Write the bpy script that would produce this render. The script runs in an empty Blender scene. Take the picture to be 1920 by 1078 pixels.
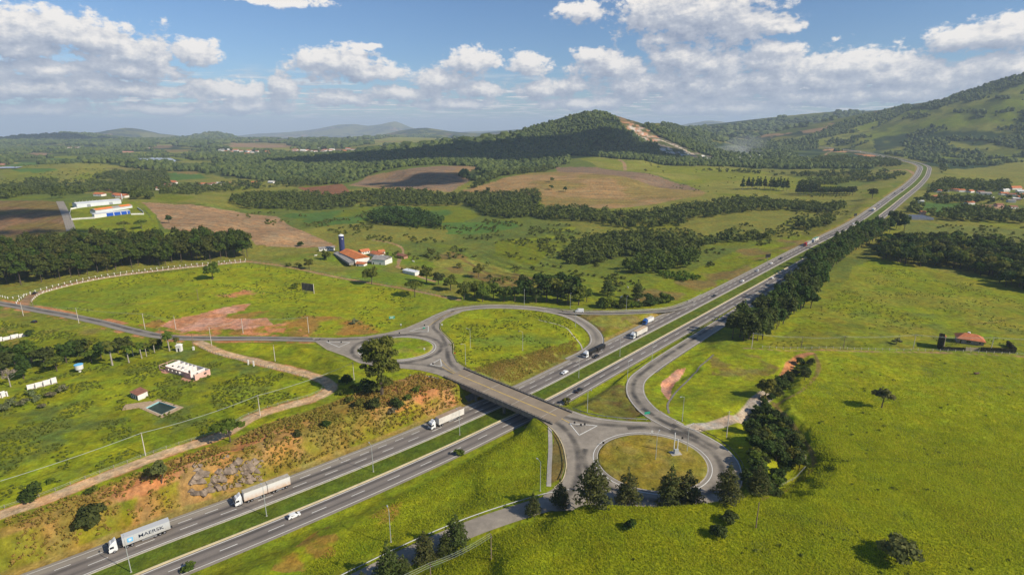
import bpy, math, random
import numpy as np
from mathutils import Vector, Matrix
R = math.radians
random.seed(7)
scene = bpy.context.scene

# ---------------------------------------------------------------- camera, sky, sun, exposure
H = 125.0                      # the drone hovers 125 m above the motorway
FPX = 1067.0                   # focal length in pixels of a 1920 px wide frame
PITCH = R(15.75)
CP_, SP_ = math.cos(PITCH), math.sin(PITCH)
cam = bpy.data.cameras.new('camera'); camo = bpy.data.objects.new('camera', cam)
scene.collection.objects.link(camo); scene.camera = camo
camo.location = (0, 0, H); camo.rotation_euler = (R(90) - PITCH, 0, 0)
cam.sensor_width = 36; cam.lens = 36 * FPX / 1920.0; cam.clip_start = 1; cam.clip_end = 120000
scene.view_settings.view_transform = 'Standard'; scene.view_settings.look = 'None'
scene.view_settings.exposure = 0.18; scene.view_settings.gamma = 1.0
scene.cycles.use_denoising = True
scene.cycles.max_bounces = 6; scene.cycles.diffuse_bounces = 2; scene.cycles.glossy_bounces = 2
scene.cycles.transmission_bounces = 3; scene.cycles.volume_bounces = 2; scene.cycles.transparent_max_bounces = 8
scene.cycles.caustics_reflective = False; scene.cycles.caustics_refractive = False

SUN_EL, SUN_AZ = R(36), R(116)          # azimuth clockwise from the viewing direction (+Y)
sdir = Vector((math.sin(SUN_AZ) * math.cos(SUN_EL), math.cos(SUN_AZ) * math.cos(SUN_EL), math.sin(SUN_EL)))
sun = bpy.data.lights.new('sun', 'SUN'); sun.energy = 4.9; sun.angle = R(0.5); sun.color = (1.0, 0.91, 0.75)
suno = bpy.data.objects.new('sun', sun); scene.collection.objects.link(suno)
suno.rotation_euler = sdir.to_track_quat('Z', 'Y').to_euler()

# ---------------------------------------------------------------- node helper
class NT:
    def __init__(s, nt): s.nt = nt; nt.nodes.clear()
    def n(s, t, **k):
        nd = s.nt.nodes.new(t)
        for a, v in k.items():
            if a == 'ins':
                for i, x in v.items():
                    if hasattr(x, 'is_output'): s.nt.links.new(x, nd.inputs[i])
                    elif x is not None: nd.inputs[i].default_value = x
            else: setattr(nd, a, v)
        return nd
    def math(s, op, a, b=None, c=None, clamp=False):
        return s.n('ShaderNodeMath', operation=op, use_clamp=clamp, ins={0: a, 1: b, 2: c}).outputs[0]
    def vm(s, op, a, b=None, c=None, out=0):
        return s.n('ShaderNodeVectorMath', operation=op, ins={0: a, 1: b, 2: c}).outputs[out]
    def mr(s, v, a, b, c=0.0, d=1.0, smooth=False):
        return s.n('ShaderNodeMapRange', interpolation_type='SMOOTHSTEP' if smooth else 'LINEAR', ins={0: v, 1: a, 2: b, 3: c, 4: d}).outputs[0]
    def mix(s, f, a, b, mode='MIX'):
        m = s.n('ShaderNodeMix', data_type='RGBA', blend_type=mode)
        for i, x in ((0, f), (6, a), (7, b)):
            if hasattr(x, 'is_output'): s.nt.links.new(x, m.inputs[i])
            else: m.inputs[i].default_value = x
        return m.outputs[2]
    def noise(s, vec, scale, detail=4.0, rough=.5, out=0, dist=0.0):
        return s.n('ShaderNodeTexNoise', ins={'Vector': vec, 'Scale': scale, 'Detail': detail, 'Roughness': rough, 'Distortion': dist}).outputs[out]

# ---------------------------------------------------------------- sky with broken cumulus
world = bpy.data.worlds.new('World'); scene.world = world; world.use_nodes = True
w = NT(world.node_tree)
tc = w.n('ShaderNodeTexCoord').outputs['Generated']
sky = w.n('ShaderNodeTexSky', sky_type='NISHITA', sun_disc=False, sun_elevation=SUN_EL, sun_rotation=SUN_AZ, altitude=700.0, air_density=1.0, dust_density=0.6, ozone_density=2.0)
sep = w.n('ShaderNodeSeparateXYZ', ins={0: tc})
az = w.math('ARCTAN2', sep.outputs[0], sep.outputs[1])
el = w.math('ARCSINE', sep.outputs[2])
pv = w.n('ShaderNodeCombineXYZ', ins={0: az, 1: el}).outputs[0]
# clouds: azimuth, elevation (degrees), half width, half height (degrees)
def ae(px, py):
    u, v = (px - 960) / FPX, (py - 539) / FPX
    z = -(SP_ + v * CP_); f = CP_ - v * SP_
    return math.atan2(u, f), math.atan2(z, math.hypot(u, f))
CL = [  # centre px, py, half width, half height
 (70,55,125,30),(170,75,75,22),(35,88,55,14),(255,97,65,22),(365,98,38,24),(245,132,75,17),(95,130,55,15),
 (30,165,75,22),(165,165,75,17),(240,170,65,14),(420,170,75,19),(535,165,30,22),(330,205,110,10),(60,205,70,12),
 (640,120,88,30),(700,135,60,18),(590,112,45,18),(520,0,90,9),(885,115,60,24),(830,150,62,24),(900,170,60,14),(760,175,90,14),
 (690,85,24,6),(990,120,45,22),(1090,20,50,18),(1060,160,60,16),(1150,125,75,25),(1110,105,45,15),(1020,170,60,18),
 (1310,28,135,46),(1400,45,75,26),(1210,25,45,26),(1465,52,38,8),(1250,75,35,10),(1270,108,60,28),(1440,105,65,30),(1330,120,90,30),
 (1200,160,90,26),(1450,150,95,28),(1600,125,95,32),(1690,140,75,28),(1560,150,60,26),(1800,75,45,22),(1890,60,48,26),(1850,135,60,26),(1790,150,60,22),
 (1330,170,110,30),(1560,180,130,20),(1900,125,60,24),(1100,195,110,12),(1350,205,140,14),(640,185,80,14),(480,200,80,12),(850,195,100,10),(1700,175,80,16),
]
grp = bpy.data.node_groups.new('cumulus', 'ShaderNodeTree')
grp.interface.new_socket('P', in_out='INPUT', socket_type='NodeSocketVector')
grp.interface.new_socket('D', in_out='OUTPUT', socket_type='NodeSocketFloat')
g = NT(grp)
gi = g.n('NodeGroupInput'); go = g.n('NodeGroupOutput')
pin = gi.outputs[0]
# domain warp so outlines billow
wn = g.noise(pin, 22.0, 3.0, .55, out=1)
wv = g.vm('MULTIPLY_ADD', wn, (0.030, 0.018, 0), (-0.015, -0.009, 0))
pw = g.vm('ADD', pin, wv)
cur = None
for px, py, hw, hh in CL:
    a0, e0 = ae(px, py); sx = FPX / (hw * 1.22) * (math.cos(a0) ** 2 * .35 + .65); sy = FPX / (hh * 1.28)
    q = g.vm('MULTIPLY_ADD', pw, (sx, sy, 0), (-a0 * sx, -e0 * sy, 0))
    l = g.vm('LENGTH', q, out=1)
    cur = l if cur is None else g.n('ShaderNodeMath', operation='SMOOTH_MIN', ins={0: cur, 1: l, 2: 0.25}).outputs[0]
n1 = g.noise(g.vm('MULTIPLY', pin, (1, 1.5, 1)), 34.0, 9.0, .60)
n2 = g.noise(g.vm('MULTIPLY', pin, (1, 1.6, 1)), 110.0, 5.0, .6)
d = g.math('SUBTRACT', 1.0, cur)
d = g.math('MULTIPLY_ADD', g.math('SUBTRACT', n1, 0.5), 1.75, d)
d = g.math('MULTIPLY_ADD', g.math('SUBTRACT', n2, 0.5), 0.6, d)
grp.links.new(d, go.inputs[0])
def cum(vec):
    nd = w.nt.nodes.new('ShaderNodeGroup'); nd.node_tree = grp; w.nt.links.new(vec, nd.inputs[0]); return nd.outputs[0]
D0 = cum(pv); D1 = cum(w.vm('ADD', pv, (0.008, 0.013, 0))); D2 = cum(w.vm('ADD', pv, (0.014, 0.036, 0)))
alpha = w.mr(D0, 0.12, 0.46, 0, 0.98, True)
lit = w.math('MULTIPLY_ADD', w.math('SUBTRACT', D0, D1), 0.65, 0.40)
lit = w.math('MULTIPLY_ADD', w.math('SUBTRACT', D0, D2), 0.33, lit)
thick = w.mr(D0, 0.2, 1.5, 0.10, -0.16)
lit = w.math('ADD', lit, thick, clamp=True)
ccol = w.n('ShaderNodeValToRGB', ins={0: lit}); cr = ccol.color_ramp
cr.elements[0].position = 0.0; cr.elements[0].color = (0.27, 0.32, 0.43, 1)
cr.elements[1].position = 1.0; cr.elements[1].color = (0.86, 0.82, 0.78, 1)
e = cr.elements.new(0.5); e.color = (0.46, 0.49, 0.56, 1)
# thin layer of distant cloud flattened towards the horizon
plane = w.vm('DIVIDE', tc, w.n('ShaderNodeCombineXYZ', ins={0: w.math('ADD', sep.outputs[2], .035), 1: w.math('ADD', sep.outputs[2], .035), 2: 1.0}).outputs[0])
n3 = w.noise(w.vm('MULTIPLY', plane, (1, 1.25, 1)), 1.15, 8.0, .56); n3b = w.noise(w.vm('MULTIPLY', plane, (.93, 1.16, 1)), 1.15, 8.0, .56)
band = w.mr(el, -0.01, 0.03, 0, 1, True); band2 = w.mr(el, 0.045, 0.10, 1, 0, True)
a2 = w.math('MULTIPLY', w.math('MULTIPLY', w.mr(n3, .475, .60, 0, .92, True), band), band2)
lowc = w.mix(w.math('MULTIPLY_ADD', w.math('SUBTRACT', n3, n3b), 5.0, .42, clamp=True), (0.36, 0.40, 0.50, 1), (0.82, 0.77, 0.74, 1))
skyc = w.n('ShaderNodeBackground', ins={0: w.mix(1.0, sky.outputs[0], (0.70, 0.88, 1.10, 1), 'MULTIPLY'), 1: 0.086}).outputs[0]
b2 = w.n('ShaderNodeBackground', ins={0: lowc, 1: 1.0}).outputs[0]
b3 = w.n('ShaderNodeBackground', ins={0: ccol.outputs[0], 1: 1.0}).outputs[0]
m1 = w.n('ShaderNodeMixShader', ins={0: a2, 1: skyc, 2: b2}).outputs[0]
m2 = w.n('ShaderNodeMixShader', ins={0: alpha, 1: m1, 2: b3}).outputs[0]
w.n('ShaderNodeOutputWorld', ins={0: m2})
world.cycles.sampling_method = 'MANUAL'; world.cycles.sample_map_resolution = 256

# ---------------------------------------------------------------- materials
MATS = {}
def mat(name, col, rough=.8, metal=0.0, var=0.0, vscale=1.0, bump=0.0, spec=.3, trans=0.0, tint=None, objvar=0.0, coat=0):
    """procedural material: base colour broken up by noise, optional per-face 'v' and per-object variation"""
    if name in MATS: return MATS[name]
    m = bpy.data.materials.new(name); m.use_nodes = True; t = NT(m.node_tree); MATS[name] = m
    geo = t.n('ShaderNodeTexCoord').outputs['Object']
    c = col + (1,) if len(col) == 3 else col
    if var:
        nz = t.noise(geo, vscale, 5.0, .6)
        f = t.mr(nz, .3, .7, 1 - var, 1 + var)
        c = t.mix(1.0, c, t.n('ShaderNodeCombineColor', ins={0: f, 1: f, 2: f}).outputs[0], 'MULTIPLY')
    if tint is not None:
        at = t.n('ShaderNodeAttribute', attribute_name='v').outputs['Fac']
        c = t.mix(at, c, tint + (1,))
    if objvar:
        rnd = t.n('ShaderNodeObjectInfo').outputs['Random']
        f = t.mr(rnd, 0, 1, 1 - objvar, 1 + objvar); f2 = t.mr(rnd, 0, 1, 1 + objvar * .3, 1 - objvar * .3)
        c = t.mix(1.0, c, t.n('ShaderNodeCombineColor', ins={0: f, 1: f2, 2: f}).outputs[0], 'MULTIPLY')
    p = t.n('ShaderNodeBsdfPrincipled', ins={'Base Color': c, 'Roughness': rough, 'Metallic': metal, 'Specular IOR Level': spec, 'Coat Weight': coat})
    if bump:
        b = t.n('ShaderNodeBump', ins={'Strength': .6, 'Distance': bump, 'Height': t.noise(geo, vscale * 3, 4.0)})
        t.nt.links.new(b.outputs[0], p.inputs['Normal'])
    o = p.outputs[0]
    if trans:
        tr = t.n('ShaderNodeBsdfTranslucent', ins={0: c}).outputs[0]
        o = t.n('ShaderNodeMixShader', ins={0: trans, 1: o, 2: tr}).outputs[0]
    t.n('ShaderNodeOutputMaterial', ins={0: o})
    return m

# ---------------------------------------------------------------- object helpers
COL = scene.collection
def tag(o, label=None, cat=None, group=None, kind=None):
    if label: o['label'] = label
    if cat: o['category'] = cat
    if group: o['group'] = group
    if kind: o['kind'] = kind
    return o
def empty(name, loc, rz=0.0, label=None, cat=None, group=None):
    o = bpy.data.objects.new(name, None); COL.objects.link(o); o.location = loc; o.rotation_euler = (0, 0, rz)
    o.empty_display_size = .5
    return tag(o, label, cat, group)
def npmesh(name, V, F, m=None, v=None, smooth=False, uv=None):
    """mesh from arrays; F an (n,k) array or a list of tuples"""
    me = bpy.data.meshes.new(name)
    V = np.asarray(V, dtype=np.float32).reshape(-1, 3)
    if isinstance(F, np.ndarray):
        k = F.shape[1]; n = len(F)
        me.vertices.add(len(V)); me.vertices.foreach_set('co', V.ravel())
        me.loops.add(n * k); me.loops.foreach_set('vertex_index', F.astype(np.int32).ravel())
        me.polygons.add(n); me.polygons.foreach_set('loop_start', np.arange(0, n * k, k, dtype=np.int32))
        me.update(calc_edges=True)
    else:
        me.from_pydata([tuple(map(float, q)) for q in V], [], F); me.update()
    if v is not None:
        a = me.attributes.new('v', 'FLOAT', 'FACE'); a.data.foreach_set('value', np.asarray(v, dtype=np.float32))
    if uv is not None:
        u = me.uv_layers.new(name='UVMap'); u.data.foreach_set('uv', np.asarray(uv, dtype=np.float32).ravel())
    me.polygons.foreach_set('use_smooth', np.full(len(me.polygons), smooth, dtype=bool))
    if m: me.materials.append(m)
    return me
def link(name, me, parent=None, loc=None):
    o = bpy.data.objects.new(name, me); COL.objects.link(o)
    if parent: o.parent = parent
    if loc: o.location = loc
    return o
class MB:
    """collects boxes, cylinders and prisms; build() links them as one mesh"""
    def __init__(s): s.V = []; s.F = []
    def add(s, V, F):
        b = len(s.V); s.V += [tuple(v) for v in V]; s.F += [tuple(i + b for i in f) for f in F]; return s
    def box(s, x0, x1, y0, y1, z0, z1, tx=0.0, ty=0.0, M=None):
        """tx/ty: how much the top shrinks on each side"""
        V = [(x0,y0,z0),(x1,y0,z0),(x1,y1,z0),(x0,y1,z0),(x0+tx,y0+ty,z1),(x1-tx,y0+ty,z1),(x1-tx,y1-ty,z1),(x0+tx,y1-ty,z1)]
        if M is not None: V = [tuple(M @ Vector(v)) for v in V]
        return s.add(V, [(0,3,2,1),(4,5,6,7),(0,1,5,4),(1,2,6,5),(2,3,7,6),(3,0,4,7)])
    def tube(s, pts, rad, n=8, cap=True):
        pts = [Vector(p) for p in pts]; rad = rad if isinstance(rad, (list, tuple)) else [rad] * len(pts)
        b = len(s.V)
        for i, p in enumerate(pts):
            d = (pts[min(i + 1, len(pts) - 1)] - pts[max(i - 1, 0)]).normalized()
            a = d.orthogonal().normalized() if abs(d.z) < .99 else Vector((1, 0, 0))
            a = (a - d * a.dot(d)).normalized(); c = d.cross(a)
            for j in range(n):
                t = 2 * math.pi * j / n; s.V.append(tuple(p + (a * math.cos(t) + c * math.sin(t)) * rad[i]))
        for i in range(len(pts) - 1):
            for j in range(n):
                k = (j + 1) % n; s.F.append((b + i*n + j, b + i*n + k, b + (i+1)*n + k, b + (i+1)*n + j))
        if cap:
            s.F.append(tuple(b + j for j in range(n))[::-1]); s.F.append(tuple(b + (len(pts)-1)*n + j for j in range(n)))
        return s
    def prism(s, poly, y0, y1):
        """poly in x,z extruded along y"""
        n = len(poly); V = [(x, y0, z) for x, z in poly] + [(x, y1, z) for x, z in poly]
        F = [tuple(range(n)), tuple(range(2*n - 1, n - 1, -1))] + [((i+1) % n, i, i + n, (i+1) % n + n) for i in range(n)]
        return s.add(V, F)
    def build(s, name, m, parent=None, loc=None, smooth=False):
        return link(name, npmesh(name, s.V, s.F, m, smooth=smooth), parent, loc)
def children(o): return [c for c in bpy.data.objects if c.parent == o]
TREE_KIDS = {}
def copy_tree(o, parent=None):
    c = o.copy(); COL.objects.link(c); c.parent = parent
    kids = TREE_KIDS.get(o.name)
    if kids is None: kids = TREE_KIDS[o.name] = children(o)
    for ch in kids: copy_tree(ch, c)
    return c

# ---------------------------------------------------------------- numeric helpers
def P(px, py, z=0.0):
    """the world point at height z seen at photo pixel px, py"""
    u, v = (px - 960) / FPX, (py - 539) / FPX
    s = (H - z) / (SP_ + v * CP_)
    return (u * s, (CP_ - v * SP_) * s, z)
def PD(px, py, Y):
    """the world point at forward distance Y along that sight line"""
    u, v = (px - 960) / FPX, (py - 539) / FPX
    s = Y / (CP_ - v * SP_)
    return (u * s, Y, H - (SP_ + v * CP_) * s)
def _h(ix, iy, seed):
    h = (ix.astype(np.int64) * 374761393 + iy.astype(np.int64) * 668265263 + seed * 1442695041) & 0xffffffff
    h = ((h ^ (h >> 13)) * 1274126177) & 0xffffffff
    return ((h ^ (h >> 16)) & 0xffffff) / float(0xffffff)
def vnoise(x, y, seed=0):
    ix = np.floor(x); iy = np.floor(y); fx = x - ix; fy = y - iy
    fx = fx*fx*(3 - 2*fx); fy = fy*fy*(3 - 2*fy)
    a = _h(ix, iy, seed); b = _h(ix+1, iy, seed); c = _h(ix, iy+1, seed); d = _h(ix+1, iy+1, seed)
    return (a*(1-fx) + b*fx)*(1-fy) + (c*(1-fx) + d*fx)*fy
def fbm(x, y, o=4, seed=0):
    s = 0; a = .5; t = 0
    for i in range(o):
        s = s + a * vnoise(x * 2**i + 17.3*i, y * 2**i - 9.1*i, seed + i); t += a; a *= .5
    return s / t
def sstep(x, a, b):
    t = np.clip((x - a) / (b - a), 0, 1); return t*t*(3 - 2*t)
def catmull(pts, step=3.0):
    """smooth 3-D polyline through pts, resampled every step metres"""
    p = [np.array(q, float) for q in pts]; p = [2*p[0] - p[1]] + p + [2*p[-1] - p[-2]]
    out = []
    for i in range(1, len(p) - 2):
        n = max(2, int(np.linalg.norm(p[i+1] - p[i]) / step))
        # centripetal-like damping: use chord-length scaled tangents
        d0 = np.linalg.norm(p[i] - p[i-1]) + 1e-6; d1 = np.linalg.norm(p[i+1] - p[i]) + 1e-6; d2 = np.linalg.norm(p[i+2] - p[i+1]) + 1e-6
        m1 = d1 * ((p[i]-p[i-1])/d0 * d1 + (p[i+1]-p[i])/d1 * d0) / (d0 + d1)
        m2 = d1 * ((p[i+1]-p[i])/d1 * d2 + (p[i+2]-p[i+1])/d2 * d1) / (d1 + d2)
        for k in range(n):
            t = k / n
            out.append((2*t**3-3*t**2+1)*p[i] + (t**3-2*t**2+t)*m1 + (-2*t**3+3*t**2)*p[i+1] + (t**3-t**2)*m2)
    out.append(p[-2]); return np.array(out)
def normals2(A):
    T = np.gradient(A[:, :2], axis=0); T /= (np.linalg.norm(T, axis=1)[:, None] + 1e-9)
    return np.stack([-T[:, 1], T[:, 0]], 1)       # left of travel
def arclen(A): return np.concatenate([[0], np.cumsum(np.linalg.norm(np.diff(A[:, :2], axis=0), axis=1))])
def offset(A, d, dz=0.0):
    B = A.copy(); B[:, :2] += normals2(A) * np.asarray(d).reshape(-1, 1) if np.ndim(d) else normals2(A) * d; B[:, 2] += dz; return B
# ================================================================ roads (centre lines)
def PL(l): return [P(*q) for q in l]
LR = PL([(-40,1155,0),(161.6,1078,0),(243,1045,0),(480,954.5,0),(698,868,0),(838.4,808.5,0),(899.4,780.8,0),(998.7,736.5,0),(1100,685,0),(1210.6,627.7,0),(1378.5,540,2),
         (1506.3,471.7,6),(1612,417,10),(1642.4,396,12),(1672.6,373.4,14),(1709,346,17),(1728,323,19),(1727,311,20)])                          # right-hand edge of the far carriageway (median side)
CWL = (0.0, 12.3); CWR = (-9.6, -19.0)     # lateral extents of the two carriageways
loopL = catmull(PL([(846,584,7),(866,580,7),(900,576,6.8),(960,575.5,6),(1020,581,4.8),(1067,592,3.2),(1100,610,1.6),(1117,628,.8),(1119,643,.3),(1104,658,.1),(1070,676,.05)]), 2.5)
slipN = catmull(PL([(1010,578,4.9),(1070,585.5,4.2),(1120,587.5,3.6),(1186,586,2.6),(1255,581,1.6),(1296,568,1.0),(1336,548,1.0),(1378,527,1.7)]), 3)
rampR = catmull(PL([(1560,462,6),(1500,503,3.5),(1440,545,1.8),(1385,583,1.1),(1316,628,.9),(1265,660,1.0),(1218,692,1.4),(1195,712,2.0),(1191,733,3.4),(1202,755,5.4),(1226,777,7.0),(1270,801,7)]), 2.5)
service = catmull(PL([(1075,935,7),(1030,943,6.9),(985,956,6.5),(935,972,6.2),(885,990,5.8),(830,1013,5.4),(760,1045,5),(690,1080,4.6),(560,1145,4)]), 3)
westroad = catmull(PL([(600,637,7),(560,636,6.6),(480,634.5,6),(391,634.5,6.6),(330,633,7),(290,628.5,7),(250,620,7),(195,606,7),(145,595,7),(90,585,7),(50,577.5,7),(0,569,7),(-80,558,7)]), 4)
dirt = catmull(PL([(372,640,7),(400,655,7.4),(480,677,8),(560,697,8),(606,712,8),(621,728,8),(598,743,8),(540,760,8),(480,779,8),(420,813,8.4),(313,848,9),(163,905,9.5),(60,945,10),(0,964,10),(-90,1000,10)]), 3)
uproad = catmull(PL([(42,577,7),(48,564,7),(66,551,7.2),(110,538,7.5),(187,521,8),(277,508.5,8.5),(367,498.7,9),(460,489.5,10)]), 4)
farmtrack = catmull(PL([(460,489.5,10),(520,497,9.5),(640,521,8),(757,541,7.3),(860,562,6)]), 4)
BR0, BR1 = np.array(P(860,703,7)), np.array(P(1043,780,7))      # overpass ends, on its centre line
APR = PL([(q[0], q[1], 7) for q in [(1030,757),(1074,770),(1103,779.5),(1137,785),(1187,790),(1222,791),(1212,780),(1239,770),(1270,791),(1312,810),(1354,833),(1385,864),(1393,887),(1392,910),(1378,932),(1340,950),(1285,960),(1226,964),(1160,961),(1100,955),(1040,958),(1010,951),(1020,926),(1041,914),(1055,902),(1063,881),(1062,854),(1051,822),(1032,799),(1010,784)]])
APL = PL([(q[0], q[1], 7) for q in [(584,632.6),(631,633.5),(684,631),(726,623.8),(760,615),(790,602.5),(815,590),(843,579.5),(866,575.5),(864,586),(836,596.3),(824,606),(823.5,617),(836.4,631),(847,643),(848,662),(856,679),(890,698),(858,716.5),(820,702),(787,693.8),(758,691),(715,688),(673,680.5),(645,667),(613,655.7),(592,641.5)]])
ISR = (51.3, 184.0, 19.6, 18.3); ISL = (-63.6, 294.5, 19.6, 16.2)     # roundabout islands: x, y, rx, ry

# ================================================================ terrain grid (polar, denser near the viewer)
dep = np.radians(np.concatenate([np.linspace(78, 48, 16), np.arange(47, 12.3, -0.078)]))
r1 = H / np.tan(dep); r2 = r1[-1] * 1.0072 ** np.arange(1, int(math.log(30000 / r1[-1]) / math.log(1.0072)))
GR = np.concatenate([r1, r2])
GT = np.radians(np.concatenate([np.linspace(-85, -47, 20), np.arange(-45.5, 45.51, 0.095), np.linspace(47, 85, 20)]))
NRr, NT_ = len(GR), len(GT)
TT, RR = np.meshgrid(GT, GR)
X = RR * np.sin(TT); Y = RR * np.cos(TT)
CPT = [(-100,1078,9),(60,945,10),(313,848,9),(480,779,8),(608,713,8),(720,735,7.8),(800,720,7.3),(100,850,9.5),(200,750,8),(400,720,8),(350,640,7),(50,650,6.5),(150,600,6.8),(0,570,7),(-200,600,6),(-250,900,11),(-500,1000,12),
 (300,540,8),(500,560,7.6),(650,590,7),(780,560,7),(640,522,8),(400,500,9.5),(950,620,4.8),(900,650,5.6),(1030,640,3.8),(1150,610,2),(1300,690,2.6),(1400,700,3.6),(1300,760,5),(1450,670,4.8),(1250,740,3.6),
 (1120,765,5.2),(1160,735,2.4),(1000,840,5.6),(850,925,2.4),(950,905,5),(700,1010,3),(520,1070,2.4),(980,880,5.2),
 (990,985,10.0),(1050,958,11.5),(1100,947,12.6),(1165,945,13),(1230,945,13.2),(1290,945,13.2),(1330,945,13),(1400,938,12.4),(1470,908,11.6),(1535,870,10.5),(1535,800,8.6),(1480,745,7.4),(1530,690,6.3),(1200,1030,13.4),(1000,1060,12.4),(1500,1000,12.6),(1800,1000,11.6),(1700,800,8.8),(1900,850,9),(1900,700,7),(1600,670,6),(870,1075,8.2),(2300,900,10),(1300,1250,15),(700,1250,8),
 (1700,600,5),(1900,600,6),(1600,520,4.6),(1750,470,6),(1900,430,7),(1800,380,9),(1900,340,11),(1400,610,3),(1500,520,4),
 (1000,545,3),(1100,565,2.4),(1200,540,1),(1300,505,1),(1100,480,-1),(900,500,1),(800,480,2),(700,490,4),(650,440,6),(550,480,8),(480,440,12),(400,410,18),(300,379,24),(200,400,22),(100,430,18),(50,378,26),(0,460,12),(240,470,10.5),(200,378,25),(-200,420,20),(500,405,8),(600,458,6),(560,425,8),
 (300,350,8),(200,345,5),(50,330,12),(100,315,22),(200,330,10),(400,350,2),(500,360,0),(620,400,0),(760,410,0),(900,450,-1),(850,380,0),(1000,400,0),(1150,389,3),(700,352,8),(820,313,34),(1000,326,24),(1150,325,28),(1300,355,10),(1350,325,20),(1480,335,13),(1150,298,42),(1300,312,28),(1500,380,6),(1600,350,10),(1700,385,12),(1650,322,17),(300,301,-3),(100,300,0),(500,300,0),(400,280,5),(0,280,5),(600,280,10),(1500,290,27),(1600,285,30),(1400,300,24),(1700,308,20),(1850,320,20),(700,262,20),(300,262,15),(1000,262,30),(1300,262,40),(1600,262,50)]
cw = np.array([P(*q) for q in CPT]); cth = np.arctan2(cw[:,0], cw[:,1]); clr = np.log(np.hypot(cw[:,0], cw[:,1]))
def natural(x, y):
    th = np.arctan2(x, y); lr = np.log(np.hypot(x, y)); num = np.zeros_like(x); den = np.zeros_like(x)
    for a, b, z in zip(cth, clr, cw[:, 2]):
        wgt = 1.0 / ((th - a)**2 * 1.6 + (lr - b)**2 + 4e-4)**2
        num += wgt * z; den += wgt
    z = num / den; r = np.exp(lr)
    z += (fbm(x/38, y/38, 3, 5) - .5) * np.minimum(1.2, r / 300) + (fbm(x/9, y/9, 2, 8) - .5) * .45
    far = sstep(r, 1700, 6500)
    z += far * (fbm(x/1500, y/1500, 4, 11) - .45) * 55 - np.maximum(0, r - 5200) * .0165 + sstep(r, 700, 2500) * (fbm(x/300, y/300, 4, 21) - .5) * 22
    return z
Z = natural(X, Y)
def block(x0, x1, y0, y1):
    """index window of the polar grid that covers a world box (y0 > 0)"""
    cs = [(x0,y0),(x1,y0),(x0,y1),(x1,y1)]
    th = [math.atan2(a, max(b, 1)) for a, b in cs]; rs = [math.hypot(a, b) for a, b in cs]
    rmin = math.hypot(0 if x0 < 0 < x1 else min(abs(x0), abs(x1)), max(y0, 1))
    i0, i1 = np.searchsorted(GR, [rmin, max(rs)]); j0, j1 = np.searchsorted(GT, [min(th), max(th)])
    return slice(max(i0-1, 0), min(i1+1, NRr)), slice(max(j0-1, 0), min(j1+1, NT_))
def segdist(x, y, a, b):
    dx, dy = b[0]-a[0], b[1]-a[1]; l2 = dx*dx + dy*dy + 1e-9
    t = np.clip(((x-a[0])*dx + (y-a[1])*dy) / l2, 0, 1)
    return np.hypot(x - a[0] - t*dx, y - a[1] - t*dy), t
# hills: crest (photo column, row, forward distance), front reach, back reach, foot height
RIDGES = [
 ([(430,292,2600),(520,290,2500),(600,290,2350),(700,283,2250),(800,274,2200),(900,263,2250),(960,249,2300),(1000,238,2350),(1050,222,2400),(1085,212,2420),(1112,208,2430),(1138,212,2440),(1160,226,2480),(1200,247,2520),(1250,270,2560),(1300,290,2600)], 800, 900, 8),
 ([(1190,250,2900),(1215,233,2950),(1240,231,3000),(1280,240,3050),(1330,258,3100),(1400,276,3100)], 500, 800, 20),
 ([(1235,240,4300),(1290,237,4400),(1340,233,4500),(1380,228,4600),(1450,220,4700),(1520,213,4700),(1570,209,4700),(1620,208,4800),(1680,206,4900)], 1500, 1500, 35),
 ([(1400,262,3900),(1480,251,3800),(1540,240,3700),(1600,226,3500),(1650,210,3350),(1700,196,3200),(1760,189,3100),(1810,172,3000),(1860,155,2900),(1920,137,2800),(2000,112,2700),(2150,85,2600),(2400,70,2500)], 1250, 1500, 16),
 ([(1290,262,3500),(1380,262,3450),(1450,266,3300),(1520,272,3100)], 500, 500, 25),
 ([(-300,250,5200),(-100,255,5300),(0,262,5400),(50,255,5500),(85,251,5500),(170,253,5600),(230,262,5700),(290,266,5700)], 700, 1200, 8),
 ([(120,262,8600),(175,256,8600),(205,246,8600),(235,240,8600),(265,243,8700),(300,251,8800),(345,259,8800)], 1500, 1500, 10),
 ([(350,262,6400),(375,251,6400),(400,249,6400),(435,255,6500),(500,262,6600)], 900, 1200, 8),
 ([(430,258,15500),(470,252,15500),(540,248,15500),(600,241,15500),(635,234,15500),(665,233,15500),(690,236,15500),(715,233,15500),(742,228,15500),(765,237,15500),(800,246,15600),(900,246,15700),(1000,243,15700),(1060,246,15800)], 2500, 2500, 5),
 ([(680,262,8200),(730,250,8200),(770,242,8200),(800,240,8200),(840,246,8300),(900,250,8400),(970,243,8600),(1010,243,8800)], 1500, 1800, 10),
 ([(500,268,5200),(560,262,5200),(640,261,5200),(720,262,5200),(800,263,5000)], 900, 1200, 8),
 ([(1270,236,13000),(1310,229,13000),(1335,226,13000),(1370,232,13000),(1420,240,13000)], 2000, 2500, 10),
 ([(1290,236,7000),(1400,236,7000)], 1500, 2000, 10),
]
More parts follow.
